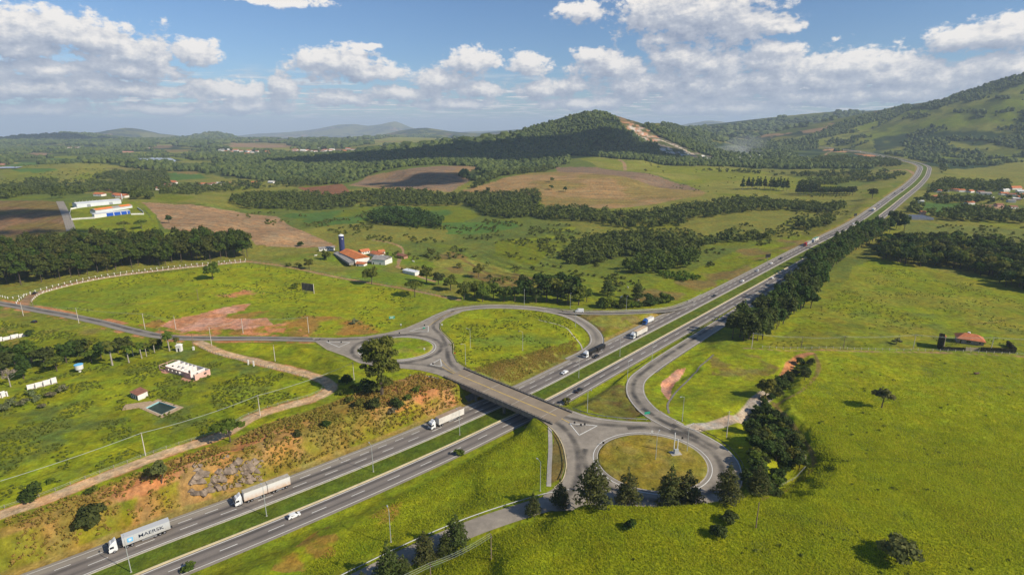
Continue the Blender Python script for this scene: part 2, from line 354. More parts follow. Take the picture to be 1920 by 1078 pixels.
for k, (pts, wf, wb, zb) in enumerate(RIDGES):
    W = catmull([PD(*q) for q in pts], 60 if pts[0][2] < 4000 else 200)
    m = max(wf, wb); sl = block(W[:,0].min()-m, W[:,0].max()+m, max(W[:,1].min()-m, 50), W[:,1].max()+m)
    xs, ys = X[sl], Y[sl]; best = np.full(xs.shape, 1e9); zt = np.zeros(xs.shape); side = np.zeros(xs.shape)
    rr = RR[sl]
    for a, b in zip(W, W[1:]):
        d, t = segdist(xs, ys, a, b); u = d < best
        best = np.where(u, d, best); zt = np.where(u, a[2] + (b[2]-a[2])*t, zt)
        side = np.where(u, rr - np.hypot(a[0]+(b[0]-a[0])*t, a[1]+(b[1]-a[1])*t), side)
    wd = np.where(side < 0, wf, wb)
    q = np.clip(best / wd, 0, 1)
    g_ = fbm(xs/(wf*.22), ys/(wf*.22), 4, 40 + k) - .5
    fall = (1-q)**1.25 * .7 + (1 - sstep(q, 0, 1)) * .3 + g_ * .55 * q * (1-q)
    zb_ = np.minimum(Z[sl], zb + 0*Z[sl]) if pts[0][2] > 4800 else zb
    top = zb_ + (zt - zb_) * np.clip(fall, 0, 1.05)
    Z[sl] = np.where(q < 1, np.maximum(Z[sl], top * 1.0), Z[sl])
# mounds, banks and hollows: pixel, base height, reach, change of height
BUMPS = [([(395,650,7),(440,648,7),(500,646,7),(560,650,7),(600,660,7),(640,680,7)], 12, 2.6),
         ([(1425,775,7),(1450,800,7),(1475,830,7),(1490,860,7),(1475,890,7),(1440,915,7)], 15, -6.5),
         ([(1440,765,7),(1480,700,6),(1500,672,6)], 8, -2.5),
         ([(1240,742,3),(1262,712,3),(1300,690,3)], 6, -1.6),
         ([(370,905,4),(420,885,4),(470,880,4)], 10, 2.0)]
for pts, w_, dz in BUMPS:
    W = catmull(PL(pts), 4); m = w_ * 1.2; sl = block(W[:,0].min()-m, W[:,0].max()+m, W[:,1].min()-m, W[:,1].max()+m)
    best = np.full(X[sl].shape, 1e9)
    for a, b in zip(W, W[1:]): best = np.minimum(best, segdist(X[sl], Y[sl], a, b)[0])
    Z[sl] += dz * (1 - sstep(best + (fbm(X[sl]/5, Y[sl]/5, 2, 3)-.5)*4, 0, w_))
# flatten under roads
def Zat(x, y):
    """terrain height by bilinear look-up in the polar grid"""
    x = np.asarray(x, float); y = np.asarray(y, float); th = np.arctan2(x, y); r = np.hypot(x, y)
    i = np.clip(np.searchsorted(GR, r) - 1, 0, NRr-2); j = np.clip(np.searchsorted(GT, th) - 1, 0, NT_-2)
    a = np.clip((r - GR[i])/(GR[i+1]-GR[i]), 0, 1); b = np.clip((th - GT[j])/(GT[j+1]-GT[j]), 0, 1)
    return (Z[i,j]*(1-b) + Z[i,j+1]*b)*(1-a) + (Z[i+1,j]*(1-b) + Z[i+1,j+1]*b)*a
def at(px, py):
    """where the sight line through a photo pixel meets the ground"""
    u, v = (px - 960)/FPX, (py - 539)/FPX; f = CP_ - v*SP_; dz = -(SP_ + v*CP_); hl = math.hypot(u, f)
    r = GR[16:]; s = r / hl; z = H + dz*s; g = Zat(u*s, f*s); dif = z - g
    k = np.argmax(dif < 0)
    if dif[k] >= 0: k = int(np.argmin(dif / r)); return (u*s[k], f*s[k], float(g[k]))
    if k == 0: return (u*s[0], f*s[0], float(g[0]))
    q = dif[k-1] / (dif[k-1] - dif[k]); ss = s[k-1] + (s[k]-s[k-1])*q
    return (u*ss, f*ss, float(Zat(u*ss, f*ss)))
def AT(l): return [at(*q) for q in l]
LR += AT([(1702,303),(1650,292),(1590,282),(1540,276)])
HW = catmull(LR, 4.0)
SW = np.zeros_like(Z); SZ = np.zeros_like(Z); E = np.full(Z.shape, 1e9)
DR = np.gradient(GR)[:, None] * np.ones((1, NT_))
def carve(A, hw, pad=1.0, z=None):
    global SW, SZ, E
    reach = hw + (32 if math.hypot(A[0][0], A[0][1]) < 900 and math.hypot(A[-1][0], A[-1][1]) < 900 else 95)
    for i in range(0, len(A) - 1, 6):
        seg = A[i:i+7]; extra = 0
        sl = block(seg[:,0].min()-reach, seg[:,0].max()+reach, seg[:,1].min()-reach, seg[:,1].max()+reach)
        xs, ys = X[sl], Y[sl]
        best = np.full(xs.shape, 1e9); zt = np.zeros(xs.shape)
        for a, b in zip(seg, seg[1:]):
            d, t = segdist(xs, ys, a, b); u = d < best; best = np.where(u, d, best); zt = np.where(u, a[2]+(b[2]-a[2])*t, zt)
        e = np.maximum(0, best - hw - pad - DR[sl] * .8); wg = 1.0 / (e + .06)**3 * (e < reach - hw - 2)
        SW[sl] += wg; SZ[sl] += wg * zt; E[sl] = np.minimum(E[sl], e)
def inside(x, y, poly):
    r = np.zeros(x.shape, bool); n = len(poly)
    for i in range(n):
        x1, y1 = poly[i][0], poly[i][1]; x2, y2 = poly[(i+1) % n][0], poly[(i+1) % n][1]
        if y1 == y2: continue
        c = ((y1 > y) != (y2 > y)) & (x < (x2-x1)*(y-y1)/(y2-y1) + x1); r ^= c
    return r
def carve_poly(poly, z, pad=1.0):
    a = np.array(poly); sl = block(a[:,0].min()-32, a[:,0].max()+32, a[:,1].min()-32, a[:,1].max()+32)
    xs, ys = X[sl], Y[sl]; best = np.full(xs.shape, 1e9); n = len(a)
    for i in range(n): best = np.minimum(best, segdist(xs, ys, a[i], a[(i+1) % n])[0])
    e = np.where(inside(xs, ys, a), 0, np.maximum(0, best - pad)); wg = 1.0/(e+.06)**3 * (e < 30)
    SW[sl] += wg; SZ[sl] += wg*z; E[sl] = np.minimum(E[sl], e)
carve(offset(HW, -3.4), 15.9, 1.2)
for A_, hw_ in ((loopL, 4.5), (slipN, 3.4), (rampR, 4.6), (service, 3.8), (westroad, 3.8), (dirt, 2.4), (uproad, 3.0), (farmtrack, 1.6)): carve(A_, hw_, .8)
carve_poly(APR, 7); carve_poly(APL, 7)
RUN = 13.0 + 70*sstep(RR, 900, 1500) - 9.0*(sstep(X, 8, 24)*sstep(-Y, -176, -166))
mk = SW > 0
zr = np.where(mk, SZ / np.maximum(SW, 1e-12), 0)
t_ = sstep(E, 0, RUN)
Z = np.where(mk & (E < RUN), (zr - 0.12) * (1 - t_) + Z * t_, Z)
def press(A, hw):
    """keep the ground below a road where two roads of different height meet"""
    for i in range(0, len(A)-1, 6):
        seg = A[i:i+7]; m = hw + 6; sl = block(seg[:,0].min()-m, seg[:,0].max()+m, seg[:,1].min()-m, seg[:,1].max()+m)
        best = np.full(X[sl].shape, 1e9); zt = np.zeros(X[sl].shape)
        for a, b in zip(seg, seg[1:]):
            d, t = segdist(X[sl], Y[sl], a, b); u = d < best; best = np.where(u, d, best); zt = np.where(u, a[2]+(b[2]-a[2])*t, zt)
        Z[sl] = np.where(best < hw + .5 + DR[sl]*.6, np.minimum(Z[sl], zt - .12), Z[sl])
press(offset(HW, -3.4), 15.9)
for A_, hw_ in ((loopL, 4.5), (slipN, 3.4), (rampR, 4.6), (service, 3.8), (westroad, 3.7)): press(A_, hw_)
# ================================================================ land cover: base colour of each patch of ground
Cc = np.zeros(Z.shape + (3,), np.float32); TX = np.zeros(Z.shape, np.float32)
def lerp(a, b, t): return a*(1 - t[..., None]) + b*t[..., None]
def col(*c): return np.array(c, np.float32)
BRIGHT = col(.186,.210,.008); LIME = col(.250,.270,.008); OLIVE = col(.19,.182,.028); SCRUB = col(.095,.118,.018); DRY = col(.23,.165,.045)
TAN = col(.33,.205,.105); EARTH = col(.46,.20,.085); PINK = col(.55,.27,.17); DARKF = col(.016,.030,.009); PLOUGH = col(.19,.125,.075)
n_a = fbm(X/60, Y/60, 4, 31); n_b = fbm(X/14, Y/14, 3, 33); n_c = fbm(X/500, Y/500, 4, 35); n_d = fbm(X/170, Y/170, 4, 37)
far = sstep(RR, 600, 1700); vfar = sstep(RR, 2200, 4200)
near_c = lerp(BRIGHT, LIME, sstep(n_a, .42, .66)); near_c = lerp(near_c, SCRUB*1.25, sstep(n_b, .60, .78)*.5)
mid_c = lerp(OLIVE, OLIVE*.0 + SCRUB*1.2, sstep(n_d, .46, .60)); mid_c = lerp(mid_c, BRIGHT*.9, sstep(n_a, .58, .75)*.6)
far_c = lerp(OLIVE*.8, DARKF*1.3, sstep(n_d*.5 + n_c*.5, .44, .52)); far_c = lerp(far_c, TAN*.8, sstep(n_c, .60, .66)*(n_d > .5))
Cc[:] = lerp(near_c, mid_c, sstep(RR, 330, 620)); Cc[:] = lerp(Cc, far_c, sstep(RR, 1500, 2600))
WARPX = (fbm(X/18, Y/18, 4, 61)-.5); WARPY = (fbm(X/18, Y/18, 4, 67)-.5); WX2 = (fbm(X/70, Y/70, 4, 71)-.5); WY2 = (fbm(X/70, Y/70, 4, 73)-.5)
def patch(px, c, warp=4.0, soft=None, z=None, amt=1.0, noise=None, c2=None, n2=None, world=None):
    """paint the ground inside a photo-traced outline; warp (m) roughens its edge"""
    poly = np.array(world if world is not None else (AT(px) if z is None else [P(a, b, z) for a, b in px]))
    m = abs(warp) * 2 + 2
    sl = block(poly[:,0].min()-m, poly[:,0].max()+m, max(poly[:,1].min()-m, 30), poly[:,1].max()+m)
    xs = X[sl] + WARPX[sl]*warp*1.6 + WX2[sl]*warp*1.6; ys = Y[sl] + WARPY[sl]*warp*1.6 + WY2[sl]*warp*1.6
    k = inside(xs, ys, poly).astype(np.float32) * amt
    if soft:
        best = np.full(xs.shape, 1e9)
        for i in range(len(poly)): best = np.minimum(best, segdist(xs, ys, poly[i], poly[(i+1) % len(poly)])[0])
        k = k * sstep(best, 0, soft)
    if noise:                                         # (scale, lo, hi, seed): only where the noise is high
        k = k * sstep(fbm(X[sl]/noise[0], Y[sl]/noise[0], 4, noise[3]), noise[1], noise[2])
    cc = c
    if c2 is not None:
        cc = lerp(np.broadcast_to(c, xs.shape + (3,)), np.broadcast_to(c2, xs.shape + (3,)), sstep(fbm(X[sl]/n2[0], Y[sl]/n2[0], 4, n2[1]), n2[2], n2[3]))
    Cc[sl] = Cc[sl]*(1 - k[..., None]) + cc*k[..., None]
    return poly
def strip(A, w0, w1, c, noise=None, jitter=1.0, amt=1.0):
    """colour a strip along a line between lateral offsets w0..w1"""
    L_ = offset(A, (w0+w1)/2); hw = abs(w1-w0)/2
    for i in range(0, len(L_)-1, 8):
        seg = L_[i:i+9]; m = hw + 4
        sl = block(seg[:,0].min()-m, seg[:,0].max()+m, max(seg[:,1].min()-m, 30), seg[:,1].max()+m); best = np.full(X[sl].shape, 1e9)
        for a, b in zip(seg, seg[1:]): best = np.minimum(best, segdist(X[sl], Y[sl], a, b)[0])
        k = 1 - sstep(best + WARPX[sl]*jitter*3, hw-.4, hw+.4)
        if noise: k = k * sstep(fbm(X[sl]/noise[0], Y[sl]/noise[0], 4, noise[3]), noise[1], noise[2])
        k = k*amt; Cc[sl] = Cc[sl]*(1-k[...,None]) + c*k[...,None]
GREEN2 = col(.065,.120,.018)
# --- near right field and right-hand pastures
patch([(760,1078),(900,1010),(1000,965),(1230,942),(1400,938),(1475,905),(1530,870),(1520,800),(1470,745),(1520,690),(1560,660),(2300,680),(2600,1300),(500,1300)], BRIGHT*col(1.05,1.02,.8), 2, c2=LIME*col(1.0,1.0,.8), n2=(40,91,.35,.7))
patch([(760,1078),(900,1010),(1000,965),(1230,942),(1400,938),(1475,905),(1530,870),(1520,800),(1470,745),(1520,690),(1560,660),(2300,680),(2600,1300),(500,1300)], SCRUB*1.1, 2, noise=(7,.64,.80,92), amt=.5)
patch([(1440,650),(1560,560),(1600,500),(1640,480),(1700,495),(1800,515),(1920,540),(2200,560),(2200,655),(1560,655)], OLIVE*col(1.1,1.15,.6), 4, c2=BRIGHT, n2=(30,93,.4,.6))
patch([(1500,640),(1600,580),(1920,600),(1920,650),(1500,652)], SCRUB*1.2, 5, noise=(12,.5,.72,94), amt=.7)
patch([(1300,640),(1370,650),(1500,660),(1500,700),(1400,760),(1300,800),(1270,790),(1215,740),(1220,700)], LIME*col(.95,1,.9), 2, c2=BRIGHT, n2=(20,95,.4,.6))
patch([(1340,665),(1420,665),(1460,690),(1400,720),(1340,710)], DRY*.9, 6, noise=(9,.46,.66,96), amt=.8)
patch([(1237,735),(1240,715),(1265,692),(1285,688),(1275,705),(1262,725),(1250,750)], PINK, 2)
patch([(1120,775),(1180,790),(1205,775),(1180,725),(1150,722),(1075,762)], OLIVE*1.0, 2, c2=DRY*.7, n2=(9,97,.45,.65))
patch([(1060,580),(1250,585),(1130,645)], OLIVE*1.1, 1, c2=DRY*.8, n2=(14,98,.45,.6))
patch([(1092,640),(1250,590),(1190,620),(1135,642)], BRIGHT*.8, 1, amt=.6)
# --- left pastures and the old farmyard
patch([(60,570),(80,545),(200,522),(460,492),(640,524),(860,565),(830,585),(700,625),(580,630),(390,625),(250,610)], BRIGHT*col(.92,1.0,1.4), 3, c2=LIME*.95, n2=(55,99,.4,.65))
patch([(250,612),(300,600),(345,615),(390,602),(470,585),(540,590),(700,600),(720,622),(600,630),(380,628)], DRY*col(1.3,.95,.8), 5, noise=(16,.34,.54,100), amt=.9)
patch([(300,622),(420,612),(540,605),(560,625),(420,630),(330,630)], EARTH*col(1.1,1,1.1), 5, noise=(9,.42,.58,157), amt=.85)
patch([(300,612),(330,600),(395,585),(440,572),(470,568),(455,582),(425,590),(420,600),(500,596),(510,608),(470,618),(390,622),(330,624)], EARTH*col(1.05,1.1,1.25), 4, c2=PINK, n2=(12,101,.45,.55))
patch([(395,548),(430,540),(500,550),(490,562),(440,560),(400,556)], EARTH, 4, noise=(9,.38,.6,102))
patch([(490,600),(540,596),(530,625),(500,620)], EARTH, 4, noise=(9,.42,.6,103))
patch([(0,600),(240,640),(390,660),(600,715),(560,750),(400,810),(150,895),(0,940),(-300,1000),(-300,600)], BRIGHT*.95, 3, c2=SCRUB*1.3, n2=(11,104,.50,.66))
patch([(0,600),(240,640),(390,660),(600,715),(560,750),(400,810),(150,895),(0,940),(-300,1000),(-300,600)], LIME, 3, noise=(22,.5,.66,105), amt=.7)
patch([(0,575),(240,625),(200,650),(120,655),(0,680)], DRY, 4, noise=(14,.5,.66,106), amt=.7)
patch([(400,640),(590,642),(650,690),(640,705),(600,700),(480,668),(395,648)], BRIGHT*.95, 2, c2=LIME, n2=(14,107,.4,.6))
# --- cattle paths and damp lines in the fields
for q, c_, w_ in (([(1795,927),(1850,934),(1915,945)], SCRUB*.8, .35), ([(1560,700),(1700,730),(1920,760)], DRY*.8, .3), ([(1540,880),(1640,860),(1780,870),(1920,850)], SCRUB, .3), ([(1440,960),(1600,1000),(1700,1078)], SCRUB, .4), ([(1560,600),(1700,615),(1900,600)], DRY*.8, .4), ([(470,540),(560,560),(700,580),(800,575)], SCRUB, .5), ([(100,560),(250,570),(400,560)], DRY*.9, .4), ([(860,660),(920,640),(1020,650)], DRY*.8, .3)):
    strip(catmull(AT(q), 4), -w_, w_, c_, jitter=1.2, amt=.6)
# --- the dry bank above the motorway
bank = [(-60,1110),(60,1075),(213,1016),(431,942),(543,894),(743,813),(812,781),(868,752),(850,716),(790,700),(720,720),(650,745),(600,765),(500,795),(426,830),(313,866),(163,925),(25,970),(-80,1010)]
patch(bank, DRY*col(1.0,.98,.7), 2, c2=OLIVE*col(1.1,.95,.8), n2=(12,108,.50,.66))
patch(bank, EARTH*col(.9,1.05,1), 2, noise=(15,.46,.66,109), amt=.6)
patch([(690,745),(760,720),(850,722),(856,760),(800,765),(720,790),(690,770)], EARTH*.95, 3, noise=(7,.44,.60,110), amt=.7)
strip(HW, 15, 22, BRIGHT*col(.95,.85,1), noise=(10,.40,.56,180), jitter=1.2, amt=.8); strip(offset(dirt, 0), 3.2, 8.0, BRIGHT*.9, noise=(8,.42,.58,181), jitter=1.0, amt=.8)
patch([(180,930),(330,870),(400,835),(500,800),(560,790),(440,850),(330,900),(220,945)], EARTH, 3, noise=(10,.36,.56,111), amt=.85)
strip(HW, 12.4, 15.5, DRY*col(1.3,1.3,1.2), jitter=.8)
patch([(500,1078),(640,970),(750,915),(860,865),(960,815),(1020,795),(1030,850),(1020,905),(960,940),(880,968),(700,1040),(600,1078),(560,1120)], LIME*col(.9,.95,.9), 1, c2=BRIGHT, n2=(16,112,.4,.62))
patch([(520,1070),(600,1000),(760,945),(850,940),(820,985),(700,1030),(600,1078)], DRY*col(1.4,1,.8), 5, noise=(8,.54,.68,113), amt=.75)
patch([(1034,805),(1048,826),(1058,860),(1052,897),(1030,908)], DRY*.75, 1)
patch([(835,640),(850,600),(920,582),(1010,584),(1070,600),(1100,625),(1095,650),(1000,700),(960,715),(890,695),(855,670)], LIME*.9, 1, c2=BRIGHT, n2=(24,114,.42,.6))
patch([(880,628),(1000,622),(1075,640),(1070,652),(960,650),(890,650)], GREEN2*1.6, 5, soft=5, amt=.45)
patch([(985,712),(960,722),(890,697),(930,680),(1000,662),(1090,652),(1088,662)], DRY*.75, 3, c2=OLIVE, n2=(7,115,.4,.6))
strip(HW, -9.6, 0, GREEN2*col(1.5,1.1,.6), jitter=0)
# --- middle distance
patch([(0,377),(88,377),(112,380),(126,434),(60,450),(0,468),(-300,480),(-300,376)], PLOUGH*col(1.15,1,.8), 1, c2=DRY*.75, n2=(60,116,.42,.6))
patch([(135,402),(250,395),(300,430),(250,436),(135,430)], BRIGHT*.95, 1)
patch([(128,380),(250,378),(300,428),(290,400),(262,380),(300,430),(140,432)], BRIGHT*.95, 1)
patch([(265,379),(330,384),(440,396),(520,406),(545,425),(600,447),(632,462),(540,464),(478,460),(470,447),(340,437),(308,428),(292,403)], TAN, 1, c2=TAN*.88, n2=(30,117,.42,.6))
patch([(480,470),(560,465),(720,470),(860,500),(900,540),(860,560),(640,520),(470,490)], BRIGHT*col(.8,.95,1.6), 4, c2=OLIVE, n2=(40,118,.4,.6))
patch([(560,400),(700,387),(860,387),(905,403),(830,432),(700,420),(600,425),(530,405)], GREEN2*1.15, 5, c2=BRIGHT*.8, n2=(60,119,.42,.6))
patch([(830,418),(960,415),(980,425),(900,440),(840,440)], GREEN2*1.3, 6)
patch([(930,452),(1010,445),(1050,460),(1000,500),(930,480)], BRIGHT*.75, 6)
patch([(1000,430),(1080,425),(1060,445),(960,455)], LIME*.9, 6, noise=(40,.4,.55,120))
patch([(840,470),(1060,540),(960,545),(800,490)], OLIVE*1.2, 5, c2=DRY*.8, n2=(25,121,.45,.6))
patch([(1200,545),(1380,470),(1500,440),(1530,450),(1380,535),(1250,575),(1180,575)], BRIGHT*.95, 4, c2=DRY*.9, n2=(30,122,.5,.65))
patch([(650,348),(690,330),(760,318),(830,311),(900,313),(902,332),(860,350),(845,360),(760,356)], TAN*col(.85,.85,.75), 3, c2=PLOUGH*1.2, n2=(90,123,.45,.6))
patch([(860,358),(930,340),(1000,325),(1045,322),(1180,328),(1330,357),(1315,368),(1250,379),(1140,392),(1022,388),(1010,372),(940,362)], TAN*col(.95,.95,.75), 3, c2=DRY*1.05, n2=(80,124,.42,.62))
patch([(1040,314),(1120,314),(1240,333),(1340,353),(1325,359),(1180,334),(1045,322)], PLOUGH*1.15, 3)
patch([(1068,293),(1180,300),(1300,313),(1400,315),(1480,331),(1590,352),(1500,362),(1400,358),(1290,345),(1120,313)], BRIGHT*col(.95,.9,1.5), 6, c2=OLIVE*1.15, n2=(90,125,.42,.62))
patch([(1290,345),(1450,358),(1600,350),(1690,330),(1640,390),(1560,385),(1400,372),(1330,365)], OLIVE*1.05, 6, c2=BRIGHT*.8, n2=(70,126,.42,.62))
patch([(560,352),(640,345),(660,362),(600,372)], PLOUGH*col(1.2,.8,.6), 4)
patch([(0,312),(80,306),(180,308),(200,318),(150,338),(60,345),(0,352)], BRIGHT*col(.85,.8,1.6), 12, c2=OLIVE, n2=(80,127,.45,.6))
patch([(380,350),(520,340),(640,345),(560,352),(450,365),(330,380),(270,372)], OLIVE*1.05, 8, c2=BRIGHT*.8, n2=(70,128,.45,.6))
patch([(285,345),(330,350),(340,362),(300,360)], EARTH*.8, 6, noise=(30,.42,.6,129))
patch([(160,352),(240,350),(250,362),(160,362)], EARTH*.75, 6, noise=(30,.46,.6,130))
patch([(1690,415),(1920,430),(2100,440),(2100,480),(1920,462),(1760,440),(1690,435)], OLIVE*col(.8,.9,1), 6)
patch([(1730,378),(1820,380),(1860,392),(1900,398),(1920,408),(1730,400)], GREEN2*1.1, 4)
patch([(1830,383),(1880,385),(1905,393),(1860,392)], TAN, 3)
patch([(1790,315),(1920,300),(2050,300),(2050,335),(1900,338),(1800,330)], OLIVE*1.0, 8)
patch([(1290,315),(1310,313),(1640,300),(1690,318),(1600,335),(1480,330)], OLIVE*.8, 12, noise=(120,.42,.5,131), amt=.7)
def rows(px, ang, period, amt, seed):
    """plough and harvest rows: narrow lighter and darker bands of soil"""
    a = np.array(AT(px)); sl = block(a[:,0].min(), a[:,0].max(), a[:,1].min(), a[:,1].max()); k = inside(X[sl], Y[sl], a)
    u = X[sl]*math.cos(R(ang)) + Y[sl]*math.sin(R(ang)) + (fbm(X[sl]/90, Y[sl]/90, 3, seed)-.5)*40
    f = 1 + amt*(np.sin(u*6.283/period) + .6*np.sin(u*6.283/(period*2.7) + 1))*fbm(X[sl]/50, Y[sl]/50, 3, seed+1); Cc[sl] = np.where(k[..., None], Cc[sl]*f[..., None], Cc[sl])
rows([(265,379),(440,396),(545,425),(632,462),(478,460),(340,437),(292,403)], 75, 9, .30, 170); rows([(0,377),(112,380),(126,434),(0,468)], 5, 10, .3, 172)
rows([(860,358),(1045,322),(1330,357),(1140,392),(1022,388),(1010,372)], 80, 14, .22, 174); rows([(650,348),(760,318),(900,313),(860,350),(760,356)], 60, 14, .25, 176); rows([(860,470),(1060,430),(1060,540),(900,520)], 35, 12, .3, 178)
# --- far lands
patch([(-100,275),(0,268),(300,280),(520,283),(700,285),(800,300),(650,335),(420,332),(330,320),(200,308),(0,308)], DARKF*1.5, 30, c2=SCRUB*.8, n2=(160,132,.4,.6))
patch([(400,285),(560,290),(640,303),(620,318),(420,320)], DARKF, 30, c2=OLIVE*.8, n2=(180,133,.5,.62))
for q in ([(0,258),(60,258),(110,262),(60,268),(0,266)], [(400,272),(560,275),(530,283),(430,280)]): patch(q, OLIVE*1.0, 60)
patch([(430,268),(530,270),(560,278),(430,276)], TAN*.85, 40); patch([(0,309),(40,311),(45,306),(0,305)], PINK*.8, 10); patch([(185,283),(250,284),(250,288),(185,287)], PINK*.9, 10)
patch([(540,298),(600,288),(640,286),(610,293),(570,298)], EARTH*1.0, 14); patch([(318,293),(350,298),(400,309),(370,308),(320,297)], BRIGHT*.9, 10)
patch([(700,262),(790,258),(860,262),(800,272),(700,272)], OLIVE*1.2, 40); patch([(860,255),(990,250),(1000,262),(880,268)], SCRUB*.9, 40)
FARF = []
fr_ = random.Random(5)
for k in range(70):
    px, py = fr_.uniform(-40, 1010), 262 + 74*fr_.random()**1.2
    if 560 < px and py > 283 or (250 < px < 345 and 292 < py < 307) or (px > 700 and py > 268): continue
    w_ = fr_.uniform(14, 60); h_ = (py-252)*fr_.uniform(.035,.09); q = [(px-w_, py+fr_.uniform(-1,1)*h_), (px-w_*.4, py-h_), (px+w_*.8, py-h_*.8), (px+w_*1.1, py+h_*.3), (px, py+h_)]
    FARF.append(q); patch(q, fr_.choice([OLIVE, OLIVE*1.15, BRIGHT*.85, TAN*.8, GREEN2*1.2, DRY*.9]), 25)
hillC = [(430,293),(600,291),(700,284),(800,275),(900,264),(960,250),(1010,236),(1060,221),(1112,210),(1138,213),(1165,228),(1200,248),(1250,272),(1300,292),(1300,312),(1180,300),(1068,292),(1068,305),(1040,316),(900,345),(860,330),(905,315),(830,309),(700,325),(640,345),(560,345),(420,330)]
patch(hillC, DARKF, 12, c2=SCRUB*.55, n2=(90,134,.45,.7))
patch([(1480,289),(1530,285),(1545,280),(1570,280),(1590,285),(1570,290),(1550,302),(1545,292),(1500,294)], EARTH*col(1.1,1.35,1.5), 8, noise=(24,.35,.5,136))
patch([(1600,288),(1640,291),(1640,294),(1600,292)], EARTH, 6)
mt = [(1480,262),(1560,240),(1640,212),(1700,198),(1760,191),(1830,166),(1920,139),(2100,92),(2400,75),(2400,330),(1920,305),(1800,310),(1700,298),(1600,280)]
patch(mt, OLIVE*col(.95,1.0,1.0), 15, c2=BRIGHT*col(.75,.8,1.2), n2=(160,137,.4,.62))
patch(mt, SCRUB*.75, 15, noise=(70,.54,.60,138), amt=.7)
patch([(1560,240),(1640,211),(1700,197),(1760,190),(1830,165),(1920,138),(2100,90),(2100,118),(1920,158),(1840,178),(1760,205),(1680,215),(1600,240),(1540,262),(1480,270)], DARKF*1.3, 20)
patch([(1640,255),(1720,250),(1920,250),(2100,240),(2100,310),(1920,303),(1780,318),(1640,290)], DARKF*1.6, 20, noise=(200,.42,.5,139))
patch([(1300,240),(1450,222),(1600,210),(1640,213),(1540,240),(1480,250),(1380,262),(1300,262)], SCRUB*.85, 40, c2=OLIVE*.8, n2=(300,140,.5,.6))
patch([(1190,255),(1300,262),(1480,262),(1560,285),(1650,300),(1640,318),(1500,318),(1300,310),(1200,290)], DARKF*1.6, 30, c2=SCRUB*1.0, n2=(120,141,.48,.6))
QUARRY = [(1158,223),(1186,232),(1212,241),(1234,256),(1254,264),(1284,277),(1312,288),(1338,294),(1336,301),(1296,299),(1262,294),(1236,288),(1234,272),(1210,266),(1188,251),(1166,236)]
patch(QUARRY, col(.24,.19,.15), 5, c2=SCRUB*.8, n2=(24,135,.44,.58))
patch([(1158,223),(1186,232),(1212,241),(1234,256),(1242,268),(1210,264),(1188,250),(1166,236)], col(.52,.40,.30), 5, c2=col(.55,.26,.14), n2=(20,158,.42,.56))
patch([(1170,232),(1188,238),(1206,250),(1214,262),(1200,256),(1184,246)], col(.68,.58,.48), 6, noise=(14,.42,.54,159))
patch([(1237,278),(1258,278),(1266,288),(1240,290)], col(.62,.54,.45), 4); patch([(1272,282),(1290,288),(1292,298),(1276,294)], col(.60,.58,.56), 4); patch([(1316,291),(1338,296),(1334,301),(1318,299)], col(.75,.72,.68), 4)
patch(QUARRY, SCRUB*.7, 4, noise=(22,.46,.54,160), amt=.9)
strip(catmull(AT([(1236,262),(1262,272),(1286,283),(1300,290)]), 12), -5, 5, col(.55,.44,.34), jitter=2)
patch([(1240,240),(1300,238),(1290,255),(1250,255)], OLIVE, 30)
# worn verges beside the tracks
strip(dirt, -3.5, 3.5, EARTH, noise=(6,.46,.62,150), jitter=.6); strip(dirt, -2.8, 2.8, col(.56,.37,.21), jitter=.25); strip(dirt, -.5, .5, col(.46,.32,.17), noise=(5,.4,.6,155), jitter=.3)
strip(uproad, -3.4, 3.4, TAN*col(.9,.85,.85), jitter=.3); strip(farmtrack, -1.7, 1.7, TAN, jitter=.5)
strip(westroad, 3.4, 6.0, EARTH, noise=(9,.50,.62,151), jitter=.8); strip(westroad, -7, -3.4, EARTH*1.05, noise=(10,.50,.6,152), jitter=.8)
ft2 = catmull(AT([(745,500),(760,507),(790,520),(815,528)]), 5); strip(ft2, -2, 2, TAN*1.05, jitter=.5)
ft3 = catmull(AT([(700,450),(740,458),(748,490),(745,502)]), 5); strip(ft3, -1.5, 1.5, TAN, jitter=.6)
ed = catmull(AT([(1395,652),(1560,656),(1740,660),(1920,668),(2100,672)]), 5); strip(ed, -1.2, .2, TAN*.95, jitter=.5, noise=(12,.3,.5,153))
sp = catmull(PL([(1300,802,7),(1345,790,6.6),(1400,770,5.5),(1418,757,5),(1440,742,4.5)]), 3); strip(sp, -3.2, 3.0, col(.42,.34,.26), jitter=.6)
dt = catmull(AT([(1460,716),(1475,700),(1485,680),(1500,668),(1520,662)]), 3); strip(dt, -2.2, 2.2, EARTH, jitter=.6)
path3 = catmull(AT([(1450,760),(1490,740),(1522,715),(1535,690),(1528,664)]), 3); strip(path3, -.9, .9, DRY, jitter=.4)
rim = catmull(AT([(1450,755),(1478,790),(1500,815),(1520,845),(1528,870),(1505,900),(1470,920),(1430,935)]), 3); strip(rim, -.8, .8, DRY*1.1, jitter=.4)
for a_, b_, w__ in (((1610,285),(1640,296),9), ((1555,372),(1600,352),6)): pass
gul = catmull(AT([(860,480),(900,505),(960,530),(1010,545)]), 6); strip(gul, -2, 2, DRY*.9, jitter=.5)
for q in ([(1540,302),(1548,290),(1560,282)], [(1660,322),(1690,318),(1720,330)], [(1160,300),(1170,306),(1172,320)]):
    a = catmull(AT(q), 10); strip(a, -4, 4, TAN, jitter=.5)

